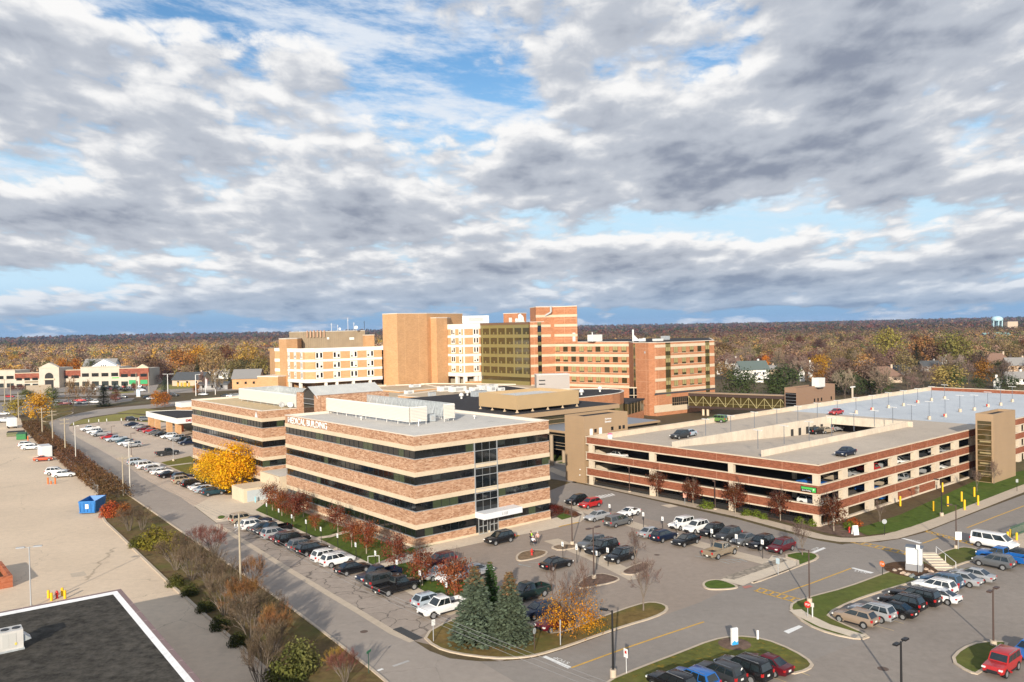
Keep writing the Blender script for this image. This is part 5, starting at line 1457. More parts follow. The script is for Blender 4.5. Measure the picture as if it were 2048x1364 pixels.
for W_ in cW:
 for k in range(1,int(W_.len/3)):W_.box(b,k*3-.02,k*3+.02,bz,bz+.006,.06,.5)
part('joint',b,mat('joint_pink',(.50,.40,.38),.8),sb,q0)
hp=P(22,1298,bz-.15)
t=thing('roof_unit',hp,'boxy pale grey air unit with twin fans and side hood on the black roof','roof unit')
ax=(dE*-1).normalized()
b=MB();b.box((0,0,.95),1.75,1.5,1.6,ax);part('cabinet',b,mat('unit_pale',(.55,.53,.50),.5,noise=[(1.5,.08,3)]),t)
b=MB();b.box((0,0,.08),1.9,1.6,.16,ax);part('base',b,GALV,t)
b=MB()
for k in(-.42,.42):q_=ax*k;b.lathe((q_.x,q_.y,1.75),[(.32,0),(.32,.05),(.26,.05),(.02,.03)],18)
part('fan',b,BLACKM,t)
nn=Z3.cross(ax)
b=MB();q_=ax*1.1;w_=nn*.6
b.add([ax*.88+w_+Z3*1.3,ax*.88-w_+Z3*1.3,ax*1.5-w_+Z3*.75,ax*1.5+w_+Z3*.75,ax*.88+w_+Z3*.6,ax*.88-w_+Z3*.6],[(0,1,2,3),(0,3,4),(1,5,2),(3,2,5,4)]);part('hood',b,GALV,t)
b=MB()
for k in(-.45,.1):q_=ax*k-nn*.76;b.box((q_.x,q_.y,.95),.5,.02,1.2,ax)
part('panel',b,mat('unit_panel',(.50,.49,.46),.5),t)
b=MB();q_=ax*.3-nn*.775;b.box((q_.x,q_.y,.62),.16,.02,.2,ax);part('sticker',b,mat('sticker_yellow',(.7,.55,.1),.6),t)
e0=P(26,1174);dx_=(P(70/2.654*1.0,850+800/2.654)-e0)
be=thing('bin_enclosure',e0,'open-topped red brick enclosure at the left edge of the yard','enclosure')
b=MB()
for W_ in(Wall(e0,e0+A2*9),):W_.box(b,0,W_.len,0,1.5,0,.4)
Wf_=Wall(e0-B2*8,e0);Wf_.box(b,0,Wf_.len-.4,0,1.5,0,.4)
Wg_=Wall(e0+A2*9-B2*.4,e0+A2*9-B2*8);Wg_.box(b,0,Wg_.len,0,1.5,0,.4)
part('wall',b,brick_mat('brick_red',[(0,(.30,.09,.04)),(1,(.42,.15,.08))],(2,2,6)),be,e0)
b=MB();b.prism(rect(e0,A2,B2,-8,-.4,.4,9),0,.5);part('floor',b,SOIL,be,e0)
CAR_GLASS=glass('car_glass',(.012,.018,.020),.05,.9)
TYRE=mat('tyre',(.012,.012,.012),.85)
RIM=mat('rim',(.42,.43,.44),.35,metal=.6)
TRIM=mat('car_trim',(.018,.018,.02),.5)
CHROME=mat('chrome',(.6,.6,.6),.25,metal=.9)
HEADL=mat('headlamp',(.75,.76,.74),.2)
TAILL=mat('tail_lamp',(.45,.015,.015),.3)
PLATE=mat('plate',(.7,.7,.66),.5)
PAINT={}
def paint(n):
 if n not in PAINT:
  c,me,ro={'white':((.74,.74,.73),0,.35),'black':((.008,.008,.009),0,.25),'silver':((.42,.43,.44),.35,.35),'grey':((.13,.135,.14),.3,.35),'dark grey':((.045,.048,.052),.3,.35),'dark blue':((.012,.020,.045),.2,.3),'blue':((.015,.12,.40),.1,.3),'steel blue':((.06,.12,.20),.2,.35),'red':((.42,.02,.02),.1,.3),'maroon':((.10,.008,.014),.1,.3),'champagne':((.36,.27,.20),.35,.4),'tan':((.30,.24,.17),.3,.4),'beige':((.45,.37,.27),.3,.4),'teal':((.02,.06,.08),.2,.3),'dark green':((.012,.03,.026),.1,.3),'green':((.10,.20,.05),.1,.35),'pale blue':((.45,.52,.58),.25,.35),'orange red':((.52,.075,.02),.1,.35)}[n]
  PAINT[n]=mat('paint_'+n.replace(' ','_'),c,ro,metal=me,coat=.25 if n in('black','dark grey','dark blue','maroon','teal','dark green')else.6,spec=.35)
 return PAINT[n]
KINDS={'sedan':dict(st=[(-2.42,.74,.72,.45),(-2.36,.98,.83,.32),(-1.7,1.04,.90,.22),(-.9,1.0,.92,.20),(.9,.97,.92,.20),(1.6,.92,.90,.22),(2.2,.80,.83,.28),(2.42,.60,.68,.40)],gh=(-1.85,1.15,-.98,.22,.98,1.46,.80,.58),wh=(1.45,-1.42,.335),name='sedan'),'coupe':dict(st=[(-2.25,.78,.74,.45),(-2.18,1.0,.83,.32),(-1.5,1.02,.90,.22),(-.8,.98,.91,.20),(.8,.95,.91,.20),(1.5,.90,.89,.22),(2.1,.78,.82,.28),(2.28,.60,.68,.40)],gh=(-1.9,.95,-.8,.0,.95,1.38,.78,.55),wh=(1.38,-1.32,.335),name='coupe'),'suv':dict(st=[(-2.36,.88,.80,.50),(-2.30,1.13,.89,.34),(-1.5,1.11,.94,.26),(.9,1.08,.95,.26),(1.55,1.05,.93,.28),(2.15,.96,.88,.34),(2.36,.70,.76,.44)],gh=(-2.24,1.12,-1.86,.25,1.09,1.70,.85,.66),wh=(1.42,-1.38,.37),name='suv',rails=True),'compact suv':dict(st=[(-2.22,.86,.78,.50),(-2.16,1.10,.87,.34),(-1.4,1.09,.91,.25),(.85,1.06,.92,.25),(1.5,1.02,.90,.27),(2.05,.92,.85,.34),(2.24,.68,.74,.44)],gh=(-2.1,1.10,-1.62,.20,1.07,1.63,.83,.63),wh=(1.35,-1.32,.36),name='suv'),'large suv':dict(st=[(-2.62,.95,.84,.52),(-2.57,1.24,.94,.36),(-1.6,1.22,1.0,.28),(.9,1.20,1.0,.28),(1.7,1.18,.98,.30),(2.42,1.08,.94,.36),(2.62,.80,.84,.46)],gh=(-2.5,1.12,-2.25,.40,1.20,1.88,.90,.72),wh=(1.58,-1.48,.40),name='large suv',rails=True),'boxy suv':dict(st=[(-2.2,.90,.80,.52),(-2.17,1.14,.88,.38),(-1.4,1.14,.92,.30),(.75,1.12,.92,.30),(1.5,1.10,.90,.32),(2.1,1.02,.88,.38),(2.22,.72,.80,.46)],gh=(-2.12,.92,-2.0,.45,1.12,1.74,.86,.78),wh=(1.36,-1.30,.38),name='boxy suv',rails=True),'minivan':dict(st=[(-2.55,.85,.80,.45),(-2.48,1.08,.92,.30),(-1.6,1.06,.98,.22),(1.0,1.03,.98,.22),(1.75,.98,.95,.24),(2.35,.85,.87,.30),(2.56,.64,.72,.40)],gh=(-2.42,1.75,-2.2,.72,1.03,1.74,.90,.70),wh=(1.58,-1.48,.35),name='minivan',rails=True),'pickup':dict(st=[(-2.95,.62,.86,.50),(-2.92,.72,.95,.42),(-1.6,.72,.98,.36),(-.62,.74,.99,.34),(-.58,1.18,.99,.34),(.9,1.18,.99,.34),(1.9,1.18,.97,.36),(2.72,1.08,.93,.42),(2.92,.78,.84,.52)],gh=(-.58,1.42,-.42,.72,1.18,1.90,.90,.74),wh=(1.90,-1.78,.41),name='pickup',bed=(-2.92,-.62,1.20)),'van':dict(st=[(-2.85,1.0,.92,.50),(-2.82,1.35,1.0,.36),(-1.5,1.34,1.02,.30),(1.2,1.28,1.02,.30),(2.1,1.22,.98,.32),(2.7,1.08,.92,.36),(2.86,.80,.84,.46)],gh=(-2.78,2.05,-2.68,1.20,1.28,2.10,.96,.82),wh=(1.85,-1.65,.38),name='passenger van'),}
def body_mesh(K,far=False):
 m=MB()
 st=K['st'];rings=[]
 prof=[(0,0),(.80,0),(.96,.16),(1.0,.42),(.985,.72),(.93,.95),(.82,1.0),(0,1.0)]
 for x,zt,w,zb in st:
  h=zt-zb
  right=[(x,-w*a,zb+h*b)for a,b in prof]
  left=[(x,w*a,zb+h*b)for a,b in prof[-2:0:-1]]
  rings.append(right+left)
 n=len(rings[0])
 vs=[p for r in rings for p in r]
 fs=[]
 for i in range(len(rings)-1):
  for k in range(n):
   fs.append((i*n+k,(i+1)*n+k,(i+1)*n+(k+1)%n,i*n+(k+1)%n))
 m.add(vs,fs,0,True)
 m.add(rings[0],[tuple(range(n))],0);m.add(rings[-1],[tuple(range(n))[::-1]],0)
 xb0,xb1,xt0,xt1,zb,zt,wb,wt=K['gh']
 zb-=.04
 b=[Vector((xb0,-wb,zb)),Vector((xb1,-wb*.97,zb)),Vector((xb1,wb*.97,zb)),Vector((xb0,wb,zb))]
 t=[Vector((xt0,-wt,zt)),Vector((xt1,-wt,zt)),Vector((xt1,wt,zt)),Vector((xt0,wt,zt))]
 t2=[Vector(p)for p in t]
 for p in t2:p.x=p.x*.94+(xt0+xt1)/2*.06;p.y*=.9;p.z+=.045
 m.add(b+t+t2,[(0,1,5,4),(1,2,6,5),(2,3,7,6),(3,0,4,7),(4,5,9,8),(5,6,10,9),(6,7,11,10),(7,4,8,11),(8,9,10,11)],0)
 if K.get('bed'):
  x0,x1,z=K['bed']
  for s in(-1,1):m.box(((x0+x1)/2,s*.93,(.7+z)/2),x1-x0,.12,z-.7)
  m.box((x0+.05,0,(.7+z)/2),.10,1.86,z-.7)
  m.box(((x0+x1)/2,0,.765),x1-x0-.1,1.74,.05,mi=1)
 xf,xr,r=K['wh']
 W=max(s[2]for s in st)
 for x in(xf,xr):
  wx=min((abs(s[0]-x),s[2])for s in st)[1]
  for s in(-1,1):
   vs,fs=[],[]
   q=14
   for k in range(q+1):
    a=pi*k/q
    for rr in(r+.075,r-.06):vs.append((x+rr*cos(a),s*(wx+.004),r+rr*sin(a)))
   for k in range(q):fs.append((2*k,2*k+1,2*k+3,2*k+2)if s>0 else(2*k,2*k+2,2*k+3,2*k+1))
   m.add(vs,fs,1)
 x0,x1=st[0][0],st[-1][0]
 zb=st[len(st)//2][3]
 for s in(-1,1):m.box(((xf+xr)/2,s*(W-.03),zb+.06),xf-xr-2*r-.2,.08,.12,mi=1)
 zg=(st[-1][1]+st[-1][3])/2
 m.box((x1-.015,0,zg+.02),.06,st[-1][2]*1.15,.22,mi=1)
 m.box((x0+.02,0,st[0][3]+.06),.08,st[0][2]*1.5,.16,mi=1)
 m.box((x1-.05,0,st[-1][3]+.03),.12,st[-1][2]*1.6,.12,mi=1)
 if K.get('rails'):
  for s in(-1,1):m.tube((xt0+.15,s*wt*.93,zt+.08),(xt1-.1,s*wt*.93,zt+.08),.022,n=4,mi=2)
 for s in(-1,1):m.box(((xb1+xt1)/2+.28 if 0 else xb1-.25,s*(wb+.14),zb+.12),.12,.18,.13,mi=0)
 return m
def glass_parts(K):
 xb0,xb1,xt0,xt1,zb,zt,wb,wt=K['gh']
 B_=lambda f,g,side=None:None
 out={}
 def q4(a,b,c,d,e0,e1,o):
  a,b,c,d=map(Vector,(a,b,c,d))
  P4=lambda s,t:(a*(1-s)+b*s)*(1-t)+(d*(1-s)+c*s)*t
  nrm=(b-a).cross(d-a).normalized()*o
  return[P4(e0,.10)+nrm,P4(e1,.10)+nrm,P4(e1,.93)+nrm,P4(e0,.93)+nrm]
 o=.012
 m=MB();m.add(q4((xb1,-wb*.97,zb),(xb1,wb*.97,zb),(xt1,wt,zt),(xt1,-wt,zt),.07,.93,o),[(0,1,2,3)]);out['windshield']=[m]
 m=MB();m.add(q4((xb0,wb,zb),(xb0,-wb,zb),(xt0,-wt,zt),(xt0,wt,zt),.09,.91,o),[(0,1,2,3)]);out['rear_window']=[m]
 sides=[]
 L_=xt1-xt0
 cuts=[(.05,.50),(.53,.96)]if L_<1.9 else[(.05,.33),(.36,.64),(.67,.96)]
 for s in(-1,1):
  m=MB()
  for c0_,c1_ in cuts:
   if s<0:m.add(q4((xb0,-wb,zb),(xb1,-wb*.97,zb),(xt1,-wt,zt),(xt0,-wt,zt),c0_,c1_,o),[(0,1,2,3)])
   else:m.add(q4((xb1,wb*.97,zb),(xb0,wb,zb),(xt0,wt,zt),(xt1,wt,zt),1-c1_,1-c0_,o),[(0,1,2,3)])
  sides.append(m)
 out['side_window']=sides
 return out
PROTO={}
def car_proto(kind):
 if kind in PROTO:return PROTO[kind]
 K=KINDS[kind];D=[]
 D.append(('body',body_mesh(K).mesh('car_body',[PAINT_BASE,TRIM,CHROME],38),None))
 for nm,ms in glass_parts(K).items():
  for m in ms:D.append((nm,m.mesh(nm,CAR_GLASS),None))
 xf,xr,r=K['wh'];st=K['st']
 for x in(xf,xr):
  wx=min((abs(s[0]-x),s[2])for s in st)[1]
  for s in(-1,1):
   m=MB();m.tube((x,s*(wx-.2),r),(x,s*(wx+.018),r),r,n=18)
   w_=m.mesh('wheel',TYRE,40)
   m=MB();m.tube((x,s*(wx+.0),r),(x,s*(wx+.024),r),r*.66,n=14)
   D.append(('wheel',w_,('rim',m.mesh('rim',RIM,40))))
 x1,zt1,w1,zb1=st[-2];x0,zt0,w0,zb0=st[1]
 for s in(-1,1):
  m=MB();m.box((x1+.10,s*(w1*.80),zt1-.17),.18,w1*.34,.13);D.append(('headlight',m.mesh('headlight',HEADL),None))
  tz=(1.0 if K.get('bed')else zt0-.17)
  m=MB();m.box((x0+.02,s*(w0*.88),tz),.16,w0*.26,.26 if kind not in('sedan','coupe')else.16);D.append(('taillight',m.mesh('taillight',TAILL),None))
 m=MB();m.box((st[0][0]-.01,0,st[0][1]-.05),.03,.34,.17);D.append(('number_plate',m.mesh('number_plate',PLATE),None))
 PROTO[kind]=D
 return D
PAINT_BASE=mat('paint_base',(.5,.5,.5),.35,coat=.9)
def put_car(kind,color,loc,head,label,group,cat=None,name='parked_car',small=False):
 D=car_proto(kind)
 cat=cat or{'pickup':'pickup truck','van':'van','minivan':'minivan'}.get(kind,'car')
 name={'pickup':'pickup_truck','van':'passenger_van','minivan':'minivan'}.get(kind,name)
 root=thing(name,loc,label,cat,group,radians(head))
 for nm,me,sub in D:
  if small and nm in('number_plate','headlight','taillight'):continue
  o=link(nm,me,root)
  if nm=='body':
   o.material_slots[0].link='OBJECT';o.material_slots[0].material=paint(color)
  if sub and not small:link(sub[0],sub[1],o)
 return root
def row(cars,where,group,head,key=None,small=False,z=0.03):
 desc=[f"{c[1]} {KINDS[c[0]]['name']}" for c in cars]
 for i,c in enumerate(cars):
  d=desc[i]
  h=c[3]if len(c)>3 and c[3]is not None else head
  if len(c)>4 and c[4]:lab=c[4]
  elif desc.count(d)==1:lab=f"{d} {where}"
  else:
   nb=[]
   if i>0:nb.append(desc[i-1])
   if i<len(cars)-1:nb.append(desc[i+1])
   if len(nb)==2:lab=f"{d} between {nb[0]} and {nb[1]} {where}"
   else:lab=f"{d} at the {'far' if i == 0 else 'near'} end {where}"
  loc=Vector(c[2]);loc.z=z if loc.z==0 else loc.z
  put_car(c[0],c[1],loc,h,lab,group,small=small)
HB=39.47;HA=129.47
def RW(s,tail=50.2,ln=4.8):return B2*(tail+ln/2)+A2*s
row([('boxy suv','beige',RW(135.6),HB),('sedan','dark blue',RW(133.0,51.6),HB),('suv','white',RW(130.3,50.0),HB),('sedan','dark grey',RW(127.6,50.6),HB),('pickup','black',RW(125.0,50.3,5.8),HB+180,'black pickup nosed toward the road, sixth from the apron in the roadside row'),('suv','silver',RW(122.2),HB),('sedan','maroon',RW(119.6,50.6),HB),('large suv','black',RW(116.9,50.2,5.2),HB),('suv','grey',RW(112.7),HB),('suv','black',RW(109.9),HB,'black suv between grey suv and paired white suvs in the roadside row'),('suv','white',RW(105.0),HB,'farther of the two matching white suvs in the middle of the roadside row'),('suv','white',RW(102.3),HB,'nearer of the two matching white suvs in the middle of the roadside row'),('sedan','black',RW(97.6,50.0),HB),('pickup','dark blue',RW(92.3,50.3,5.8),HB+180),('large suv','dark grey',RW(89.7,50.0,5.2),HB),('pickup','black',RW(86.8,49.6,5.8),HB,'black pickup with its bed toward the road, by the light silver suv'),('compact suv','pale blue',RW(79.6),HB),('pickup','white',RW(76.7,49.4,5.8),HB+180)],'in the row beside the road','cars in the roadside row',HB)
GP=lambda u,v:P(u,v)
row([('suv','maroon',GP(879,1132)),('sedan','silver',GP(877,1156)),('sedan','white',GP(908,1162)),('compact suv','silver',GP(954,1152),HB),('pickup','dark green',GP(1056,1197)),('sedan','dark blue',GP(1078,1231)),('compact suv','maroon',GP(1110,1257),None,'maroon suv under the orange-leaved tree')],'behind the red maples and spruces','cars behind the lawn trees',HB+180)
cl_=lambda t,s=81.5:None
row([('compact suv','black',GP(1153,1008)),('compact suv','red',GP(1180,1015)),('sedan','silver',GP(1194,1040)),('coupe','white',GP(1257,1032)),('minivan','grey',GP(1236,1051),HB)],'in the corner of the lot by the zebra crossing','cars by the zebra crossing',HB+180)
row([('sedan','silver',GP(1303,1073)),('compact suv','dark blue',GP(1328,1081)),('sedan','black',GP(1372,1089),HB+180),('pickup','tan',GP(1441,1112))],'on the near side of the signed walk in the main lot','cars on the near side of the walk',HB)
row([('boxy suv','white',GP(1363,1057)),('suv','white',GP(1392.5,1063.5)),('suv','black',GP(1424,1071),None,'black suv next to the white suvs by the deck drive'),('suv','dark grey',GP(1456,1079)),('sedan','grey',GP(1489,1087.5)),('suv','black',GP(1522,1095.5),None,'black suv between grey sedan and maroon suv by the deck drive'),('suv','maroon',GP(1562,1103))],'in the row by the deck drive','cars in the row by the deck drive',HB+180)
row([('suv','grey',GP(1183,1096)),('large suv','black',GP(1204,1107)),('suv','black',GP(1241,1122)),('sedan','black',GP(1113,1136),HB),('suv','black',GP(999,1086),None,'black suv driving past the medical building entrance')],'by the mulch islands in the main lot','cars by the mulch islands',HB+180)
RR=lambda t,s=43.2:B2*t+A2*s
row([('compact suv','champagne',RR(82.6,44.3)),('suv','silver',RR(85.4,43.9)),('sedan','black',RR(88.0,42.9)),('suv','black',RR(90.6,43.2)),('large suv','black',RR(93.3,43.0)),('coupe','white',RR(96.1,41.6)),('suv','white',RR(98.7,43.2)),('suv','steel blue',RR(101.4,43.6)),('sedan','silver',RR(104.1,42.6),None,'darker of two silver sedans below the monument sign'),('sedan','silver',RR(106.8,42.2),None,'paler of two silver sedans below the monument sign')],'in the row below the grass bank','cars below the grass bank',HA)
row([('suv','grey',RR(114.2,42.6)),('pickup','blue',RR(117.4,42.8)),('sedan','dark grey',RR(120.0,42.0)),('van','white',RR(123.6,46.0),HB+270)],'at the right edge below the steps','cars below the steps',HA)
row([('sedan','maroon',GP(1533,1341)),('large suv','black',GP(1487,1353)),('suv','dark grey',GP(1440,1361)),('suv','blue',GP(1387,1374)),('suv','black',GP(1345,1382))],'in the bottom row by the leafy island','cars in the bottom row',HA)
row([('boxy suv','red',GP(2004,1343)),('coupe','blue',GP(2056,1313))],'in the lower right corner','cars in the corner lot',HB+180)
K1=lambda s,t=65.2:B2*t+A2*s
row([('pickup','white',K1(302,66)),('suv','white',K1(292.5)),('pickup','silver',K1(284)),('sedan','red',K1(275)),('pickup','pale blue',K1(266)),('sedan','teal',K1(260.5,66)),('sedan','white',K1(255)),('suv','silver',K1(248.5))],'in the upper lot along the road','cars in the upper lot, road side',HB+180)
K2=lambda s,t=78.8:B2*t+A2*s
row([('sedan','dark blue',K2(306,80)),('sedan','silver',K2(296.5,80)),('suv','maroon',K2(287)),('compact suv','red',K2(280.5)),('sedan','grey',K2(275)),('sedan','black',K2(268.5)),('suv','white',K2(261)),('boxy suv','silver',K2(253.5)),('boxy suv','black',K2(247.8)),('pickup','dark blue',K2(241.5,78.5))],'in the upper lot beside the canopy','cars in the upper lot, canopy side',HB+180)
K3=lambda s,t=57.4:B2*t+A2*s
row([('pickup','dark grey',K3(225,67.5)),('suv','pale blue',K3(215.0)),('large suv','white',K3(206.5)),('compact suv','silver',K3(201)),('sedan','white',K3(196)),('sedan','black',K3(190.5)),('compact suv','dark blue',K3(185.3,58.6)),('suv','beige',K3(180.8)),('suv','black',K3(174.8)),('coupe','white',K3(170.6)),('sedan','pale blue',K3(167.2)),('compact suv','teal',K3(163.2))],'in the roadside row past the apron','cars in the roadside row past the apron',HB)
row([('suv','black',GP(264,842)),('suv','grey',GP(291,842))],'at the kerb of the pale lawn by the canopy','cars by the pale lawn',20)
row([('suv','white',GP(113,949)),('sedan','white',GP(128,954)),('compact suv','white',GP(54,894)),('sedan','white',GP(62,899)),('coupe','orange red',GP(87,922))],'in the yard by the fence','cars in the yard',20)
dk=lambda u,v,z:P(u,v,z)
row([('suv','dark grey',dk(1360,877,8.55)),('sedan','pale blue',dk(1376,873,8.55),225),('boxy suv','green',dk(1435.5,844.5,8.55),140),('sedan','dark blue',dk(1691,911,8.55)),('sedan','red',dk(1672,829,8.55)),('suv','black',dk(1632,868,6.2),35,'black suv parked low on the ramp of the roof deck'),('sedan','beige',dk(1652,866,6.1),35),('compact suv','silver',dk(1671,862,5.9),35)],'on the parking deck roof','cars on the roof deck',40+180,z=8.56)
ins=[]
r=random.Random(21)
cc_=['white','silver','dark grey','blue','white','grey','red','silver','beige','white','dark blue','silver']
for lv,zf in((0,2.16),(1,5.31)):
 for k in range(9):
  s=4.5+k*5.6+r.uniform(-.6,.6)
  if r.random()<.92:ins.append((r.choice(['sedan','suv','compact suv','sedan']),cc_[(k*5+lv*3)%12],G(s,3.6,zf),40+90+r.choice((0,180)),f"{cc_[(k * 5 + lv * 3) % 12]} car in opening {k + 1} from the corner, {'upper' if lv else 'middle'} level of the deck"))
for k in range(3):ins.append(('suv',cc_[k*3],G(8+k*17,4.2,.05),130,f"{cc_[k * 3]} suv on the ground level of the deck, opening {1 + k * 3} from the corner"))
ins.append(('sedan','white',G(3.5,45.5,5.31),131,'white car with red tail lamps in the upper opening next to the lift tower'))
row(ins,'inside the deck','cars inside the parking deck',130,small=True)
def leaf_mat(name,rough=.8,trans=.35):
 m=bpy.data.materials.new(name)
 t,N,L=nt(m);b=N['Principled BSDF'];b.inputs['Roughness'].default_value=rough;b.inputs['Specular IOR Level'].default_value=.15
 oi=N.new('ShaderNodeObjectInfo');ge=N.new('ShaderNodeNewGeometry')
 tc=N.new('ShaderNodeTexCoord');nz=N.new('ShaderNodeTexNoise');nz.inputs['Scale'].default_value=.7;nz.inputs['Detail'].default_value=3
 L.new(tc.outputs['Object'],nz.inputs['Vector'])
 hs=N.new('ShaderNodeHueSaturation')
 r1=N.new('ShaderNodeMapRange');r1.inputs['To Min'].default_value=.455;r1.inputs['To Max'].default_value=.535
 L.new(nz.outputs['Fac'],r1.inputs['Value']);L.new(r1.outputs[0],hs.inputs['Hue'])
 r2=N.new('ShaderNodeMapRange');r2.inputs['To Min'].default_value=.55;r2.inputs['To Max'].default_value=1.45
 L.new(ge.outputs['Random Per Island'],r2.inputs['Value']);L.new(r2.outputs[0],hs.inputs['Value'])
 L.new(oi.outputs['Color'],hs.inputs['Color']);L.new(hs.outputs[0],b.inputs['Base Color'])
 tr=N.new('ShaderNodeBsdfTranslucent');L.new(hs.outputs[0],tr.inputs['Color'])
 ms=N.new('ShaderNodeMixShader');ms.inputs[0].default_value=trans
 L.new(b.outputs[0],ms.inputs[1]);L.new(tr.outputs[0],ms.inputs[2]);L.new(ms.outputs[0],N['Material Output'].inputs['Surface'])
 return m
LEAF=leaf_mat('foliage')
NEEDLE=leaf_mat('needles',.7,.1)
BARK_G=mat('bark_grey',(.17,.135,.105),.9,noise=[(3,.2,4)])
BARK_B=mat('bark_brown',(.09,.065,.05),.9,noise=[(3,.2,4)])
BARK_P=mat('bark_pale',(.30,.25,.19),.9,noise=[(3,.15,4)])
TWIG=leaf_mat('twigs',.9,.0)
def rdir(r):
 while True:
  v=Vector((r.uniform(-1,1),r.uniform(-1,1),r.uniform(-1,1)))
  if.05<v.length<1:return v.normalized()
def leafquad(m,p,s,r,up=.3,out=None):
 n=rdir(r)*(1.0 if out is None else.75)+Z3*up
 if out is not None and out.length>.01:n+=out.normalized()*.95
 n=n.normalized()if n.length>.01 else Vector((0,0,1));a=n.orthogonal().normalized();b=n.cross(a)
 t=r.uniform(0,6.28);a,b=a*cos(t)+b*sin(t),b*cos(t)-a*sin(t)
 k=s*r.uniform(.6,1.3);l=k*r.uniform(.8,1.4)
 m.add([p-a*k*.5,p+b*l*.35-a*.1*k,p+a*k*.5,p-b*l*.35+a*.1*k],[(0,1,2,3)])
def limbs(r,h,spread,levels,n0,trunk_h,r0,up=.6,lean=0.0,kids=(2,4),shrink=.68,sides=5,wander=.25):
 segs=[]
 top=Vector((lean,0,trunk_h))
 segs.append((Vector((0,0,0)),top,r0,r0*.72,0))
 def grow(p,d,l,rad,lev):
  q=p
  dd=Vector(d)
  for k in range(2):
   e=q+dd*(l/2)
   segs.append((q,e,rad*(1-.25*k),rad*(.75-.25*k),lev))
   q=e;dd=(dd+rdir(r)*wander+Z3*.08).normalized()
   if lev<levels and k==0:
    e2=(dd+rdir(r)*.8).normalized();grow(q,e2,l*shrink*.8,rad*.5,lev+1)
  if lev<levels:
   for _ in range(r.randint(*kids)):
    grow(q,(dd+rdir(r)*.75+Z3*.12).normalized(),l*shrink*r.uniform(.8,1.15),rad*.55,lev+1)
 for k in range(n0):
  a=2*pi*(k+r.random()*.6)/n0
  z=trunk_h*(.75+.25*r.random())if k<n0-1 else trunk_h
  d=Vector((cos(a)*spread,sin(a)*spread,up+r.uniform(-.1,.35))).normalized()
  grow(Vector((lean*z/trunk_h,0,z)),d,(h-trunk_h)*r.uniform(.42,.55),r0*.5,1)
 return segs
def seg_mesh(m,segs,lo,hi,mi=0,minr=.012,sides=5):
 for p,q,a,b,lev in segs:
  if lo<=lev<=hi:m.tube(p,q,max(minr,a),max(minr*.7,b),n=max(3,sides-lev),mi=mi,cap=False)
def broadleaf(seed,h,w,nleaf,leaf,trunk_h=None,shape='round',bare_top=0.0,gap=.25,bark=BARK_G,levels=3,r0=None,twig=.0,fitk=False):
 r=random.Random(seed)
 trunk_h=trunk_h or h*.22
 segs=limbs(r,h,.8 if shape!='oval' else.42,levels,5,trunk_h,r0 or h*.022,up=.75 if shape!='oval' else 1.1)
 def env(z):
  t=(z-trunk_h*.7)/(h-trunk_h*.7)
  if t<0:return.15
  if shape=='oval':return w/2*max(.05,sin(pi*min(1,max(0,.12+t*.86)))**.75)
  return w/2*max(.05,sqrt(max(0,1-(2*min(1,.18+t*.82)-1)**2)))
 S_=[]
 mz=max(q.z for p,q,*_ in segs);mr=max(sqrt(q.x**2+q.y**2)for p,q,*_ in segs)
 for p,q,a,b,lev in segs:
  def fit(v):
   v=Vector(v)
   if v.z>trunk_h:v.z=trunk_h+(v.z-trunk_h)*(h-trunk_h)/max(.1,mz-trunk_h)
   v.x*=w/2/mr;v.y*=w/2/mr
   if fitk:return v
   v.z=min(v.z,h*.985);rad=sqrt(v.x**2+v.y**2);e=env(v.z)
   if rad>e and rad>1e-4:v.x*=e/rad;v.y*=e/rad
   return v
  S_.append((fit(p)if lev else p,fit(q)if lev else q,a,b,lev))
 tm=MB();seg_mesh(tm,S_,0,2,0,.02,7)
 cm=MB()
 tips=[q for p,q,a,b,lev in S_ if lev>=2]
 cl=[]
 for _ in range(70):
  z=trunk_h*.85+(h-trunk_h*.85)*r.random()**.9
  e=env(z);a=r.uniform(0,6.28);rr=e*sqrt(r.uniform(.15,1.0))*.92
  cl.append(Vector((rr*cos(a),rr*sin(a),z)))
 cl+=r.sample(tips,min(len(tips),50))
 r.shuffle(cl)
 cl=cl[:int(len(cl)*(1-gap))]
 sz=w*.10
 for i in range(nleaf):
  c=cl[i%len(cl)]
  g=Vector((r.gauss(0,1),r.gauss(0,1),r.gauss(0,.75)))*sz
  p=c+g
  if bare_top and p.z>h*(1-bare_top)and r.random()<(p.z/h-(1-bare_top))/bare_top*1.1+.55:continue
  if p.z<trunk_h*.5:continue
  leafquad(cm,p,leaf,r,out=g*.6/sz+(p-Vector((0,0,h*.5)))/(w*.5))
 bm_=None
 if twig:
  bm_=MB();seg_mesh(bm_,S_,3,9,0,twig,3)
 return tm.mesh('trunk',bark),cm.mesh('crown',LEAF),(bm_.mesh('twigs',TWIG)if bm_ and bm_.f else None)
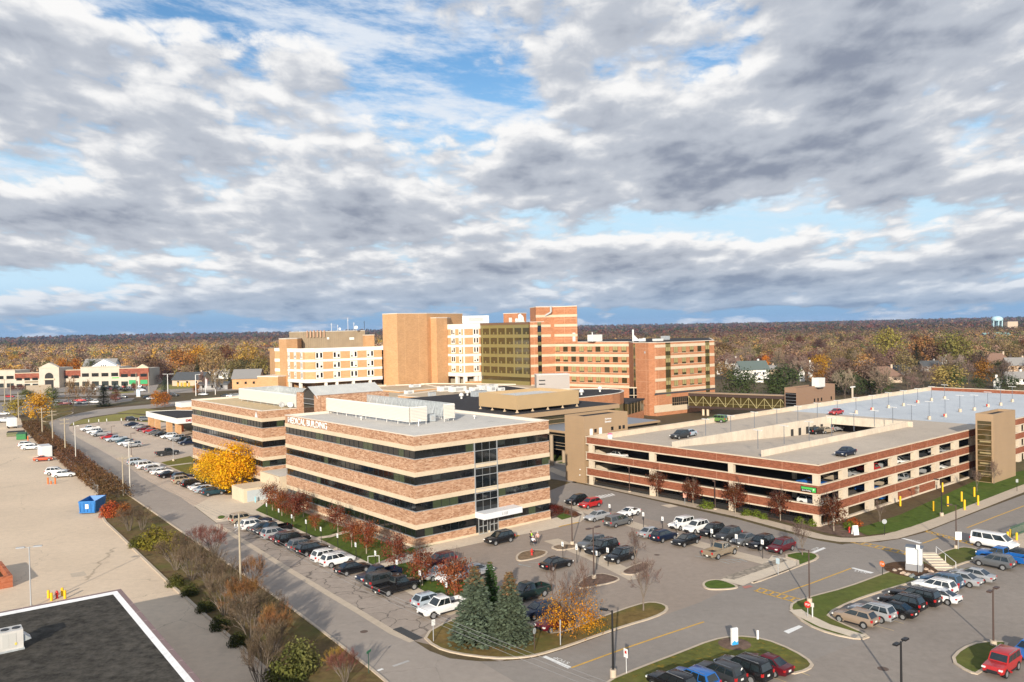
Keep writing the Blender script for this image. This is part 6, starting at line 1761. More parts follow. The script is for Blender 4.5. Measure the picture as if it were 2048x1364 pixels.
def bare(seed,h,w,levels=5,bark=BARK_G,n0=5,trunk_h=None,twig=.012,up=.9,fuzz=0):
 r=random.Random(seed)
 trunk_h=trunk_h or h*.22
 segs=limbs(r,h,.62,levels,n0,trunk_h,h*.018,up=up,kids=(2,3),shrink=.66,wander=.3)
 mz=max(q.z for p,q,*_ in segs);mr=max(sqrt(q.x**2+q.y**2)for p,q,*_ in segs)
 fz=(h-trunk_h)/max(.1,mz-trunk_h);fr=(w/2)/mr
 def fit(v):return Vector((v.x*fr,v.y*fr,v.z if v.z<=trunk_h else trunk_h+(v.z-trunk_h)*fz))
 S_=[(fit(p)if l else p,fit(q)if l else q,a,b,l)for p,q,a,b,l in segs]
 tm=MB();seg_mesh(tm,S_,0,2,0,.02,7)
 cm=MB();seg_mesh(cm,S_,3,9,0,twig,6)
 tips=[(p,q)for p,q,a,b,l in S_ if l>=levels-1]
 for i in range(fuzz):
  p,q=tips[i%len(tips)]
  c=p.lerp(q,r.random());d=((q-p).normalized()+rdir(r)*.7).normalized()*r.uniform(.25,.7)*(h/7)
  s=d.orthogonal().normalized()*twig*.8
  cm.add([c-s,c+s,c+d],[(0,1,2)])
 return tm.mesh('trunk',bark),cm.mesh('crown',TWIG)
def conifer(seed,h,w,n=2600,needle=.34,cone_top=.0,droop=.25,bark=BARK_B,gap=0.0,low=.04):
 r=random.Random(seed)
 tm=MB();tm.tube((0,0,0),(0,0,h*.93),h*.02,.02,n=7)
 cm=MB();co=MB()
 tiers=int(h*2.6);per=max(1,n//(tiers*9))
 for k in range(tiers):
  t=k/tiers
  z=h*(low+(1-low)*t)
  R=w/2*(1-t)**.82*r.uniform(.86,1.08)+.12
  nb=max(4,int(10*(1-t)+4))
  a0=r.random()*6
  for j in range(nb):
   if r.random()<gap:continue
   a=a0+2*pi*j/nb+r.uniform(-.15,.15);rr=R*r.uniform(.8,1.08)
   d=Vector((cos(a),sin(a),0));side=Vector((-sin(a),cos(a),0))
   m_=max(3,int(per*9*(1-t*.6)/nb*1.8))
   for i in range(m_):
    f=r.random()**.6
    c=d*(rr*f)+side*(r.gauss(0,.16)*rr*(.3+f*.7))+Z3*(z-droop*rr*f*f+r.uniform(-.1,.12)*h*.05+.10*rr*(f>.85))
    dn=(d+side*r.uniform(-.7,.7)+Z3*r.uniform(-.35,.35)).normalized()
    s_=needle*r.uniform(.7,1.3)
    q=dn.cross(Z3);q=(q.normalized()if q.length>.01 else side)*s_*.42+Z3*r.uniform(-.1,.1)*s_
    tgt=co if(t>1-cone_top and f>.35 and r.random()<(t-(1-cone_top))/max(.01,cone_top)*1.3)else cm
    tgt.add([c-dn*s_*.5,c+q,c+dn*s_*.6,c-q],[(0,1,2,3)])
 return tm.mesh('trunk',bark),cm.mesh('crown',NEEDLE),(co.mesh('cones',LEAF)if co.f else None)
def shrub(seed,w,d,h,n,leaf,hollow=.55):
 r=random.Random(seed);m=MB()
 for i in range(n):
  v=rdir(r);v.z=abs(v.z)
  k=r.uniform(hollow,1.0)*(1+.12*sin(v.x*5+seed)*cos(v.y*4+v.z*3))
  leafquad(m,Vector((v.x*w/2*k,v.y*d/2*k,v.z*h*k+.05)),leaf,r,out=v)
 return m.mesh('foliage',LEAF)
def stems(seed,w,h,n=9,bark=BARK_B):
 r=random.Random(seed);m=MB()
 for i in range(n):
  a=r.uniform(0,6.28);k=r.uniform(.2,.8)
  m.tube((0.05*cos(a),.05*sin(a),0),(w/2*k*cos(a),w/2*k*sin(a),h*r.uniform(.5,.85)),.03,.012,n=4,cap=False)
 return m.mesh('stems',bark)
def brush(seed,w,h,n0=14,levels=3,twig=.012,fuzz=1200):
 r=random.Random(seed);tm,cm=MB(),MB()
 def grow(p,d,l,rad,lev):
  q=p;dd=Vector(d)
  for k in range(2):
   e=q+dd*(l/2);(tm if lev<2 else cm).tube(q,e,rad,rad*.75,n=4 if lev<2 else 3,cap=False)
   q=e;dd=(dd+rdir(r)*.22).normalized()
  if lev<levels:
   for _ in range(r.randint(3,4)):grow(p.lerp(q,r.uniform(.55,1)),(dd+rdir(r)*.55+Z3*.1).normalized(),l*.66,rad*.55,lev+1)
  else:
   for _ in range(max(1,fuzz//700)):
    c=p.lerp(q,r.random());x=(dd+rdir(r)*.8).normalized()*l*r.uniform(.3,.8);s=x.orthogonal().normalized()*twig*.8
    cm.add([c-s,c+s,c+x],[(0,1,2)])
 for k in range(n0):
  a=2*pi*k/n0+r.uniform(-.2,.2);sp=r.uniform(.25,1.0)*w/h*.62
  grow(Vector((cos(a)*.3,sin(a)*.3,0)),Vector((cos(a)*sp,sin(a)*sp,1)).normalized(),h*.5,.035*h/3,0)
 mz=max(v[2]for v in cm.v);mr=max(sqrt(v[0]**2+v[1]**2)for v in cm.v)
 for m in(tm,cm):m.v=[(v[0]*w/2/mr,v[1]*w/2/mr,v[2]*h/mz)for v in m.v]
 return tm.mesh('stems',BARK_G),cm.mesh('twigs',TWIG)
def plant(name,meshes,loc,label,cat,col=None,group=None,scale=1.0,rz=None,cols=None,szz=None):
 t=thing(name,loc,label,cat,group,rnd.uniform(0,6.28)if rz is None else rz)
 t.scale=(scale,scale,szz or scale)
 for pn,me,c in meshes:
  if me is None:continue
  o=link(pn,me,t)
  if c:o.color=(*c,1)
 return t
def vary(c,r,a=.18):
 k=1+r.uniform(-a,a);return tuple(min(1,x*k*(1+r.uniform(-.06,.06)))for x in c)
PEAR=[broadleaf(100+k,5.8,3.5,4200,.19,1.35,'oval',gap=.05,bark=BARK_P,levels=3,r0=.085,twig=.012,bare_top=.35)for k in range(3)]
reds=[(.23,.072,.030),(.26,.085,.03),(.20,.06,.03)]
pear_at=[(545,1020.5,1.08),(564,1031.5,.98),(588,1042.5,1.05),(607,1034,.98),(630.5,1061,.62),(676,1066,1.0),(703.5,1094,.86),(733,1107.5,1.06),(789,1141.5,1.08),(844.6,1170.5,1.0),(910,1202.5,1.14)]
for i,(u,v,s)in enumerate(pear_at):
 t_,c_,w_=PEAR[i%3];c=vary(reds[i%3],rnd,.1)
 plant('pear_tree',[('trunk',t_,None),('crown',c_,c),('twigs',w_,(.15,.10,.085))],P(u,v,.04),f"red-leaved young tree, number {i + 1} of the lawn row counted from the utility block" if i not in(4,10)else('smallest, nearly bare tree in the red-leaved lawn row' if i==4 else 'tallest red-leaved tree of the lawn row, beside the blue spruces'),'tree',group='red trees along the medical building lawn',scale=s)
for i,(u,v,s)in enumerate([(1315.5,993.5,1.06),(1386,1010,1.0),(1470.5,1026.5,1.12),(1560.7,1041,1.05),(1667.7,1061.5,1.16)]):
 t_,c_,w_=PEAR[(i+1)%3]
 plant('pear_tree',[('trunk',t_,None),('crown',c_,vary((.13,.045,.02),rnd,.12)),('twigs',w_,(.10,.06,.05))],P(u,v,.05),['dark red tree nearest the lift tower along the deck wall','second dark red tree along the deck wall from the lift tower','dark red tree at the middle of the deck wall','dark red tree under the green deck sign','dark red tree at the near corner of the deck'][i],'tree',group='dark red trees along the deck',scale=s)
YT=[broadleaf(200+k,8.8,8.4,9000,.32,1.4,'round',gap=.12,bark=BARK_B,r0=.2)for k in range(2)]
for i,(u,v,s,l)in enumerate(((422,970,.80,'left crown of the pair of bright yellow trees beside the brick offices'),(470,984,1.06,'biggest bright yellow tree, beside the utility block'))):
 t_,c_,_=YT[i]
 plant('yellow_tree',[('trunk',t_,None),('crown',c_,(.72,.40,.012)if i else(.72,.44,.02))],P(u,v,.03),l,'tree',group='yellow trees by the offices',scale=s,rz=i*2.0)
SPR=[conifer(300+k,9.0,6.6,5200,.42,cone_top=.34 if k else.30)for k in range(2)]
SPG=conifer(310,9.0,4.6,3800,.36,cone_top=.08)
for(u,v,h,me,col,l)in((952,1282,7.9,SPR[0],(.135,.175,.115),'left blue spruce with tan cones at its top on the kerbed island'),(1021,1283,7.3,SPR[1],(.13,.165,.105),'right blue spruce with a broad cone-brown top on the kerbed island'),(982,1241,6.6,SPG,(.065,.125,.035),'slim green spruce standing behind the two blue ones')):
 t_,c_,k_=me
 plant('spruce',[('trunk',t_,None),('crown',c_,col),('cones',k_,(.34,.21,.10))],P(u,v,.12),l,'spruce tree',group='spruces on the island',scale=h/9.0)
t_,c_,w_=broadleaf(401,7.6,6.8,15000,.17,1.0,'round',bare_top=.70,gap=.03,bark=BARK_B,levels=5,r0=.13,twig=.011,fitk=True)
plant('orange_tree',[('trunk',t_,None),('crown',c_,(.52,.24,.015)),('twigs',w_,(.14,.085,.06))],P(1145.5,1267,.12),'half-bare tree still holding orange leaves low down, on the kerbed island','tree',scale=1.0,rz=.4)
BARE=[bare(500+k,6.0,5.0,5,bark=BARK_G,fuzz=900)for k in range(3)]
for i,(u,v,s,zs,l)in enumerate(((1287,1221,.98,1.05,'bare tree on the green tip of the kerbed island'),(1604.6,1110,.92,.85,'wide bare tree on the grass corner by the STOP line'),(1271,1128,.72,.80,'slim bare tree in the mulch island by the black cars'),(1760,1044,.55,.6,'small bare tree on the deck lawn near the road'),(1954,983,.60,.75,'small bare tree in front of the tall stair tower'),(1988,968,.62,.8,'bare sapling against the tan stair tower wall'),(462,705,1,1,None))):
 if l is None:continue
 t_,c_=BARE[i%3]
 plant('bare_tree',[('trunk',t_,None),('crown',c_,(.15,.105,.085))],P(u,v,.1),l,'tree',group='bare trees of the lots',scale=s,szz=zs)
SHR=[shrub(600+k,2.2,1.6,1.15,420,.20)for k in range(3)];STM=stems(640,1.8,1.0)
def bush(u,v,s,col,label,group=None,z=.05,me=None,name='shrub'):
 return plant(name,[('foliage',me or SHR[int(u)%3],col),('stems',STM,None)],P(u,v,z),label,'shrub',group=group,scale=s)
GR=(.14,.19,.025)
for u,v,s,l in((1413,1017,1.35,'round clipped green shrub in the middle of the deck bed'),(1494,1030.5,1.0,'left of three clipped shrubs near the bare tree by the deck'),(1514,1033,1.0,'middle of three clipped shrubs near the bare tree by the deck'),(1527,1037.5,.85,'right of three clipped shrubs near the bare tree by the deck'),(1601,1047,1.0,'olive clipped shrub behind the bare tree at the deck corner'),(1624,1051.5,.95,'yellow-green shrub beside the corner pier of the deck'),(1150,958.5,.9,'yellow-green shrub at the foot of the lift tower'),(1166,962.5,1.1,'bigger green shrub at the foot of the lift tower'),(1698,1056,1.0,'green shrub behind the white board at the deck corner')):
 bush(u,v,s,GR,l,'clipped shrubs along the deck')
bush(1708,1052,1.2,(.36,.10,.02),'orange-red shrub near the white board at the deck corner')
for u,v,s,l in((1103,1015,.7,'rust shrub against the right end of the medical building'),(1112,1017,.75,'rust shrub second from the medical building end'),(1122,1022,.7,'rust shrub in the middle of the pebble bed'),(1134,1027,.7,'rust shrub third along the pebble bed'),(1150,1031,.65,'pale rust shrub at the tip of the pebble bed'),(1117,1025,.9,'rust shrub ending the barberry hedge')):
 bush(u,v,s,(.16,.07,.035),l,'rust shrubs in the pebble bed')
def hedge(name,a,b,w,h,col,label,leaf=.16,per=150,jitter=.10,z=.05,lid=None):
 r=random.Random(hash(label)%1000+5)
 a,b=Vector(a),Vector(b);d=b-a;L_=d.length;d.normalize();n=Vector((-d.y,d.x,0))
 m=MB()
 for i in range(int(L_*per)):
  s=r.uniform(-L_/2,L_/2);f=r.random()
  if f<.40:t,zz=r.uniform(-w/2,w/2),h
  elif f<.72:t,zz=-w/2,h*r.random()
  elif f<.9:t,zz=w/2,h*r.random()
  else:t,zz=r.uniform(-w/2,w/2)*.8,h*r.random()
  k=1+.10*sin(s*1.7)+.06*sin(s*4.1)
  leafquad(m,d*s+n*(t*k+r.gauss(0,jitter))+Z3*(zz*k+r.gauss(0,jitter)),leaf,r)
 c=(a+b)/2;c.z=z
 t=thing(name,c,label,'hedge')
 o=link('foliage',m.mesh('foliage',LEAF),t);o.color=(*col,1)
 m=MB()
 k=0
 while k<L_:p=d*(k-L_/2);m.tube(p,p+Z3*h*.8,.03,.02,n=4,cap=False);k+=.6
 link('stems',m.mesh('stems',BARK_B),t)
 return t
RED_H=(.125,.028,.016)
hedge('barberry_hedge',P(1004,1054),P(1120,1027),1.5,1.35,RED_H,'long dark red barberry hedge right of the medical entrance',leaf=.14,per=420)
hedge('barberry_hedge',P(840,1090),P(957,1063),1.3,1.1,RED_H,'ragged dark red barberry hedge left of the medical entrance',leaf=.14,per=300)
BRN=(.15,.085,.04)
hp_=[(60,853),(92,884),(130,913),(168,946),(205,974),(240,1000)]
for i in range(len(hp_)-1):
 hedge('clipped_hedge',P(*hp_[i]),P(*hp_[i+1]),4.2,2.0,vary(BRN,rnd,.1),['brown clipped hedge length nearest the box truck','brown clipped hedge length beside the white storage box','brown clipped hedge length beside the white yard cars','brown clipped hedge length before the utility pole with two lamps','brown clipped hedge length ending at the orange shrub'][i],leaf=.34,per=150,jitter=.18)
BR=[brush(700+k,5.5,4.4,n0=12,fuzz=4200)for k in range(3)]
SB=[shrub(720+k,4.6,4.0,2.9,1500,.30,.5)for k in range(3)];SBS=stems(730,3.6,2.2,14)
def big_bush(u,v,s,col,l,leafy=False,sz=None):
 if leafy:plant('bush',[('foliage',SB[int(u+v)%3],col),('stems',SBS,None)],P(u,v),l,'bush',group='bushes of the planted strip',scale=s,szz=sz)
 else:
  a,b=BR[int(u+v)%3];plant('bush',[('stems',a,None),('twigs',b,col)],P(u,v),l,'bush',group='bushes of the planted strip',scale=s,szz=sz)
TW,TWR,TWO=(.13,.095,.06),(.17,.07,.05),(.22,.11,.04)
for a_ in((222,1032,.95,(.42,.11,.03),'orange-red bush beside the blue skip',True),(246,1030,.8,(.34,.14,.035),'smaller orange bush behind the pole',True),(258,1062,1.0,TW,'bare grey bush after the orange one',False),(284,1060,.9,TW,'bare grey bush on the road side after the orange one',False),(276,1094,.62,(.10,.105,.02),'low dark green bush by the yard kerb',True),(312,1096,1.15,(.19,.17,.025),'olive and yellow leafy bush between bare ones',True),(340,1100,.95,(.22,.19,.03),'yellow-tipped leafy bush on the road side',True),(398,1098,.9,TWR,'purple-red bare bush leaning over the road, left of a pair',False),(428,1112,1.05,TWR,'purple-red bare bush leaning over the road, right of a pair',False),(352,1140,1.2,TW,'big bare grey bush, upper of the run',False),(384,1160,1.25,TW,'big bare grey bush in the middle of the run',False),(352,1172,.55,(.085,.09,.02),'low dark green bush under the grey run',True),(380,1190,.55,(.07,.08,.02),'second low dark green bush at the yard kerb',True),(418,1176,1.2,TW,'big bare grey bush left of the near utility pole',False),(448,1190,1.1,TW,'bare grey bush behind the near utility pole',False),(505,1174,.95,TWO,'orange-brown twiggy bush right of the near utility pole',False),(412,1222,.55,(.07,.08,.02),'third low dark green bush at the yard kerb',True),(450,1232,1.25,TW,'big bare bush at the foot of the near utility pole',False),(492,1236,1.15,TWO,'brown twiggy bush below the near utility pole',False),(440,1258,.55,(.06,.07,.018),'dark green bush below the big bare one',True),(530,1262,1.1,TW,'bare bush on the lower strip by the road',False),(500,1282,1.25,TW,'wide bare bush low in the strip',False),(476,1290,.5,(.06,.07,.018),'low dark green bush near the bottom kerb',True),(548,1300,1.1,TWO,'orange-tinted bare bush low in the strip',False),(600,1340,1.05,(.20,.20,.06),'large olive leafy bush near the bottom edge',True),(545,1336,1.1,TW,'bare bush left of the large olive one',False),(570,1362,.95,(.13,.14,.035),'dark olive bush at the bottom edge',True),(672,1340,.55,(.30,.20,.04),'yellow-tipped sapling bush by the street sign',False),(690,1366,.75,TWR,'reddish bare bush at the bottom edge',False),(520,1372,1.1,TW,'bare bush cut by the bottom edge',False)):
 big_bush(a_[0],a_[1],a_[2],a_[3],a_[4],a_[5])
FB=[broadleaf(800+k,11,10.5,1500,.62,1.8,['round','round','oval','round','oval','round'][k],gap=.22,bark=BARK_B,levels=3,r0=.22)for k in range(6)]
FBARE=[bare(820+k,11,9.5,5,bark=BARK_B,n0=6,twig=.035,fuzz=1500)for k in range(3)]
FC=[conifer(840+k,12,6.4,1700,.62,droop=.2)for k in range(2)]
FP=[broadleaf(850+k,12,10,1500,.60,1.2,'round',gap=.35,bark=BARK_B,levels=3,r0=.25)for k in range(2)]
for me in FP:me[1].materials[0]=NEEDLE
def ft(kind,k):
 if kind=='bare':t_,c_=FBARE[k%3];return t_,c_
 if kind=='con':t_,c_,_=FC[k%2];return t_,c_
 if kind=='pine':t_,c_,_=FP[k%2];return t_,c_
 t_,c_,_=FB[k%6];return t_,c_
H0={'bare':11,'con':12,'pine':12,'leaf':11}
NM={'bare':'bare_tree','con':'spruce','pine':'pine_tree','leaf':'leafy_tree'}
def mid(kind,u,vb,vt,wpx,col,label,k=None,group=None):
 g=P(u,vb);d=g.y
 h=(vb-vt)*d/F_PX
 t_,c_=ft(kind,int(u)if k is None else k)
 w0={'bare':9.5,'con':6.4,'pine':10,'leaf':10.5}[kind]
 return plant(NM[kind],[('trunk',t_,None),('crown',c_,col)],g,label,'tree',group=group,scale=wpx*d/F_PX/w0,szz=h/H0[kind])
OR,YE,TA,GRN,DG=(.46,.19,.02),(.55,.31,.03),(.26,.17,.09),(.14,.15,.04),(.045,.065,.022)
BRW,MAR=(.16,.095,.055),(.12,.04,.025)
for a_ in(('leaf',76,842,786,58,YE,'large golden tree beside the box truck'),('leaf',34,834,798,50,(.36,.28,.04),'yellow-green tree left of the large golden one'),('leaf',52,800,779,28,GRN,'green tree behind the golden ones'),('pine',104,818,775,34,(.09,.11,.03),'dark pine behind the golden tree'),('con',208,813,768,34,DG,'dark spruce on the verge of the curving road'),('bare',147,822,752,50,TA,'bare tree beside the far street, left of two'),('bare',178,811,756,46,TA,'bare tree beside the far street, right of two'),('con',330,787,750,22,(.13,.17,.12),'blue spruce at the far junction'),('leaf',314,815,782,26,OR,'orange maple by the canopy, left'),('leaf',330,814,784,24,(.42,.15,.02),'orange maple by the canopy, right'),('leaf',393,788,768,16,OR,'small orange tree before the flagpoles'),('con',250,783,766,15,DG,'small dark spruce before the shops'),('con',230,781,765,14,(.09,.13,.10),'small bluish spruce before the shops'),('leaf',269,781,766,14,(.26,.08,.03),'small rust tree before the shops'),('leaf',45,780,770,22,(.20,.06,.03),'rust-red round tree at the shop front, left'),('leaf',26,781,771,18,(.18,.06,.03),'rust-red tree left of the round one'),('leaf',88,781,771,22,(.18,.06,.035),'rust-red tree before the arched shop entrance'),('leaf',231,805,781,22,(.20,.09,.05),'brown-red tree right of the dark spruce'),('bare',432,790,742,34,(.28,.21,.12),'large pale bare tree by the flagpoles'),('bare',405,784,742,26,(.22,.13,.10),'reddish bare tree behind the flagpoles'),('leaf',333,768,740,34,(.07,.035,.03),'dark purple tree by the side street'),('con',460,775,755,20,DG,'dark evergreen by the brick apartments'),('leaf',128,762,718,26,(.44,.17,.02),'orange tree behind the arched shop entrance, left'),('leaf',152,762,718,30,(.40,.15,.02),'orange tree behind the arched shop entrance, right'),('leaf',255,768,722,34,(.55,.33,.14),'peach-coloured tree right of the white gable'),('leaf',360,752,700,66,(.42,.20,.05),'broad orange-tan tree behind the side street'),('leaf',398,748,692,52,(.55,.29,.03),'bright yellow tree above the flagpoles'),('leaf',455,744,692,44,(.17,.075,.035),'dark russet round tree left of the hospital'),('leaf',495,752,690,60,(.42,.27,.06),'yellow-tan tree next to the hospital shaft'),('leaf',425,758,700,60,(.36,.25,.11),'tan tree between yellow and russet ones'),('leaf',520,770,716,50,(.26,.21,.06),'olive tree at the hospital shaft'),('leaf',470,772,722,54,(.22,.18,.07),'olive-tan tree above the apartments'),('leaf',300,764,712,56,BRW,'brown tree behind the brick shop end'),('con',395,765,718,20,DG,'green spruce among the tan trees'),('pine',1476,802,737,62,DG,'dark pine left of the white house'),('pine',1500,800,744,44,(.055,.075,.025),'shorter dark pine beside the first'),('pine',1572,800,732,84,DG,'broad dark pine behind the lift block'),('pine',1553,800,742,54,(.05,.07,.022),'dark pine in front of the broad one'),('pine',1688,790,744,48,(.05,.07,.025),'dark pine right of the lift block'),('pine',1712,792,748,40,DG,'second dark pine right of the lift block'),('pine',1765,786,752,46,(.05,.08,.02),'green pine behind the back wall of the deck'),('pine',1742,790,758,40,(.05,.075,.02),'lower green pine behind the back wall of the deck'),('pine',1911,778,740,40,(.06,.10,.025),'bright green pine behind the coated roof'),('pine',1956,780,755,30,DG,'dark pine behind the coated roof, middle'),('pine',2015,782,752,54,DG,'dark pine behind the coated roof, right'),('con',1834,742,688,30,(.035,.055,.025),'tall dark spruce among the brown trees'),('con',1682,702,671,28,(.04,.06,.025),'dark green tree on the far rise'),('con',1962,745,700,26,(.04,.06,.025),'dark spruce by the big brown house'),('con',1505,752,712,18,(.13,.14,.06),'pale spruce beside the white houses'),('con',1490,752,716,20,(.15,.15,.07),'second pale spruce beside the white houses'),('leaf',1532,735,711,18,(.60,.22,.02),'small bright orange tree between houses'),('leaf',1640,752,710,48,(.50,.28,.03),'bright yellow-orange tree on the right'),('leaf',1645,778,740,40,(.34,.16,.02),'orange-brown tree behind the lift block'),('leaf',1778,728,658,60,(.30,.26,.06),'tall yellow-green tree on the right skyline'),('leaf',1912,738,668,74,(.22,.20,.055),'big olive tree right of the tall spruce'),('leaf',1895,778,732,74,(.40,.31,.10),'pale yellow tree behind the coated roof'),('leaf',1850,735,674,74,(.30,.16,.06),'broad orange-brown tree in the right middle'),('bare',1600,762,712,62,(.27,.20,.15),'wide pale bare tree in the right middle'),('bare',1495,735,686,46,(.26,.20,.14),'pale bare tree behind the white houses'),('bare',1560,745,695,46,(.25,.19,.13),'bare tree between the orange tree and the wide one'),('bare',1920,742,708,30,(.36,.28,.24),'white-stemmed bare tree on the right'),('bare',1815,782,738,60,(.17,.12,.09),'brown bare tree behind the back wall of the deck'),('leaf',1445,760,724,50,(.30,.20,.09),'tan tree beside the right hospital wing'),('leaf',1450,722,686,44,(.20,.13,.05),'brown-olive tree beside the right wing'),('leaf',1968,768,722,44,(.30,.15,.03),'orange-brown tree before the big brown house'),('leaf',2020,745,728,50,(.36,.19,.03),'yellow-brown tree at the right edge')):
 mid(*a_)
pal_r=[(.20,.13,.085),(.24,.15,.09),(.17,.11,.08),(.28,.18,.10),(.14,.085,.065),(.20,.17,.06),(.26,.20,.09),(.15,.13,.05),(.13,.055,.035),(.34,.20,.07),(.09,.10,.035),(.22,.14,.11)]
pal_l=[(.30,.20,.13),(.34,.23,.14),(.26,.17,.12),(.40,.23,.08),(.48,.27,.05),(.22,.15,.11),(.30,.24,.09),(.20,.085,.045),(.10,.10,.04),(.36,.26,.16),(.18,.12,.09)]
names_=['brown half-bare','tan','dark brown','russet','maroon','olive','pale gold','dark olive','deep red','orange-brown','dark green','grey-brown']
r=random.Random(99)
blocked=[(-130,-15,180,400),(-15,130,190,390),(20,190,120,290),(-420,-150,300,560),(-205,-75,200,470)]
def free(x,y):
 for x0,x1,y0,y1 in blocked:
  if x0<x<x1 and y0<y<y1:return False
 return True
near=[]
tries=0
while len(near)<262 and tries<20000:
 tries+=1
 y=330+640*r.random()**1.25
 u=r.uniform(-30,2078)
 x=(u-1024)/F_PX*y
 if 545<u<1432 and y<560:continue
 if not free(x,y):continue
 if u<560 and y<560:continue
 if any((x-a)**2+(y-b)**2<70 for a,b in near):continue
 if any(abs(x-hx)<9 and abs(y-hy)<9 for hx,hy in()):continue
 near.append((x,y))
 left=u<900
 pal=pal_l if left else pal_r
 ci=r.randrange(len(pal));col=vary(pal[ci],r,.2)
 kind='bare' if r.random()<.36 else 'leaf'
 if kind=='bare':col=vary(r.choice([(.24,.18,.14),(.20,.14,.11),(.28,.21,.15),(.17,.12,.095)]),r,.15)
 t_,c_=ft(kind,r.randrange(6))
 h=r.uniform(8.5,14.5)/11
 what='bare grey-brown' if kind=='bare' else('golden or tan' if left else 'brown or olive')
 lab=f"{what} tree in the woods {'left of' if u < 560 else ('behind' if u < 1432 else 'right of')} the hospital"
 plant('woodland_tree',[('trunk',t_,None),('crown',c_,col)],(x,y,0),lab,'tree',group=f"{what} woodland trees {'left of' if u < 560 else ('behind' if u < 1432 else 'right of')} the hospital",scale=h*r.uniform(.9,1.25),szz=h)
def wood_mass():
 rs=np.random.RandomState(5)
 V_,F_,C_=[],[],[]
 spots=[]
 def band(y0,y1,n,hmin,hmax,nf,fs):
  y=np.sqrt(rs.uniform(y0*y0,y1*y1,n));u=rs.uniform(-80,2130,n)
  for yy,uu in zip(y,u):spots.append(((uu-1024)/F_PX*yy,yy,rs.uniform(hmin,hmax),nf,fs))
 band(560,1000,2600,7,13.5,70,1.25)
 band(1000,1900,5200,8,15.5,36,2.2)
 band(1900,3600,5200,10,19,18,4.6)
 band(3600,7600,5200,11,24,12,10.0)
 v_all,c_all=[],[]
 for x,y,h,nf,fs in spots:
  if 545<1024+x/y*F_PX<1440 and y<620:continue
  if not free(x,y):continue
  left=x<0
  dark=min(1,max(0,(y-(1500 if left else 900))/900))  # farther trees turn darker: bare wood, with cloud shadow put into their colour
  pal=pal_l if left else pal_r
  c=np.array(pal[rs.randint(len(pal))])*rs.uniform(.8,1.2)
  dk=np.array([(.085,.048,.045),(.07,.05,.045),(.11,.07,.055),(.05,.055,.04),(.13,.05,.038),(.16,.10,.06),(.05,.06,.03)][rs.randint(7)])*rs.uniform(.7,1.35)
  c=c*(1-dark)+dk*dark
  w=h*rs.uniform(.45,.62)
  z0=hill_z(x,y)if y>3600 else 0.0
  n=rs.normal(size=(nf,3));n/=np.linalg.norm(n,axis=1)[:,None];n[:,2]=np.abs(n[:,2])*1.1-.25
  k=rs.uniform(.55,1.0,nf)[:,None]
  p=n*k*np.array([w,w,h*.52])+np.array([x,y,z0+h*.48])
  nn=n+rs.normal(size=(nf,3))*.45;a=np.cross(nn,rs.normal(size=(nf,3)));a/=np.linalg.norm(a,axis=1)[:,None]
  b=np.cross(nn,a);b/=np.linalg.norm(b,axis=1)[:,None]
  s=fs*rs.uniform(.6,1.2,nf)[:,None]
  q=np.stack([p-a*s*.5,p+b*s*.5,p+a*s*.5,p-b*s*.5],1)
  v_all.append(q.reshape(-1,3));c_all.append(np.repeat(np.append(c,1.0)[None],nf*4,0)*np.append(np.repeat(rs.uniform(.9,1.1,nf),4)[:,None]*np.ones((1,3)),np.ones((nf*4,1)),1))
 v=np.concatenate(v_all).astype(np.float32);c=np.concatenate(c_all).astype(np.float32)
 n=len(v)//4
 me=bpy.data.meshes.new('woods')
 me.vertices.add(len(v));me.vertices.foreach_set('co',v.ravel())
 me.loops.add(len(v));me.loops.foreach_set('vertex_index',np.arange(len(v),dtype=np.int32))
 me.polygons.add(n);me.polygons.foreach_set('loop_start',np.arange(0,len(v),4,dtype=np.int32));me.polygons.foreach_set('loop_total',np.full(n,4,dtype=np.int32))
 at=me.color_attributes.new('tree_colour','FLOAT_COLOR','POINT');at.data.foreach_set('color',c.ravel())
 me.update();me.validate()
 m=bpy.data.materials.new('woods');t,N,L=nt(m);b=N['Principled BSDF'];b.inputs['Roughness'].default_value=.95;b.inputs['Specular IOR Level'].default_value=.05
 ca=N.new('ShaderNodeVertexColor');ca.layer_name='tree_colour';L.new(ca.outputs[0],b.inputs['Base Color'])
 me.materials.append(m)
 o=link('woods',me)
 tag(o,'wide autumn woods of brown and purple trees running to the horizon','woods',kind='stuff')
wood_mass()
BROWN=mat('pole_brown',(.075,.045,.035),.5)
GREYP=mat('pole_grey',(.36,.37,.38),.5)
STEEL=mat('pole_steel_blue',(.13,.15,.18),.5)
WOODP=mat('pole_wood',(.38,.32,.23),.85,noise=[(2,.15,3)])
WHITEP=mat('white_plain',(.78,.78,.76),.5)
YELP=mat('yellow_plain',(.80,.46,.012),.5)
REDP=mat('red_plain',(.50,.03,.02),.45)
ORP=mat('orange_plain',(.70,.16,.03),.55)
def hgt(u,vb,vt,z=0.0):
 g=P(u,vb,z);return g,(vb-vt)*g.y/F_PX
ORD=['first','second','third','fourth','fifth','sixth','seventh','eighth','ninth','tenth','eleventh','twelfth','thirteenth']
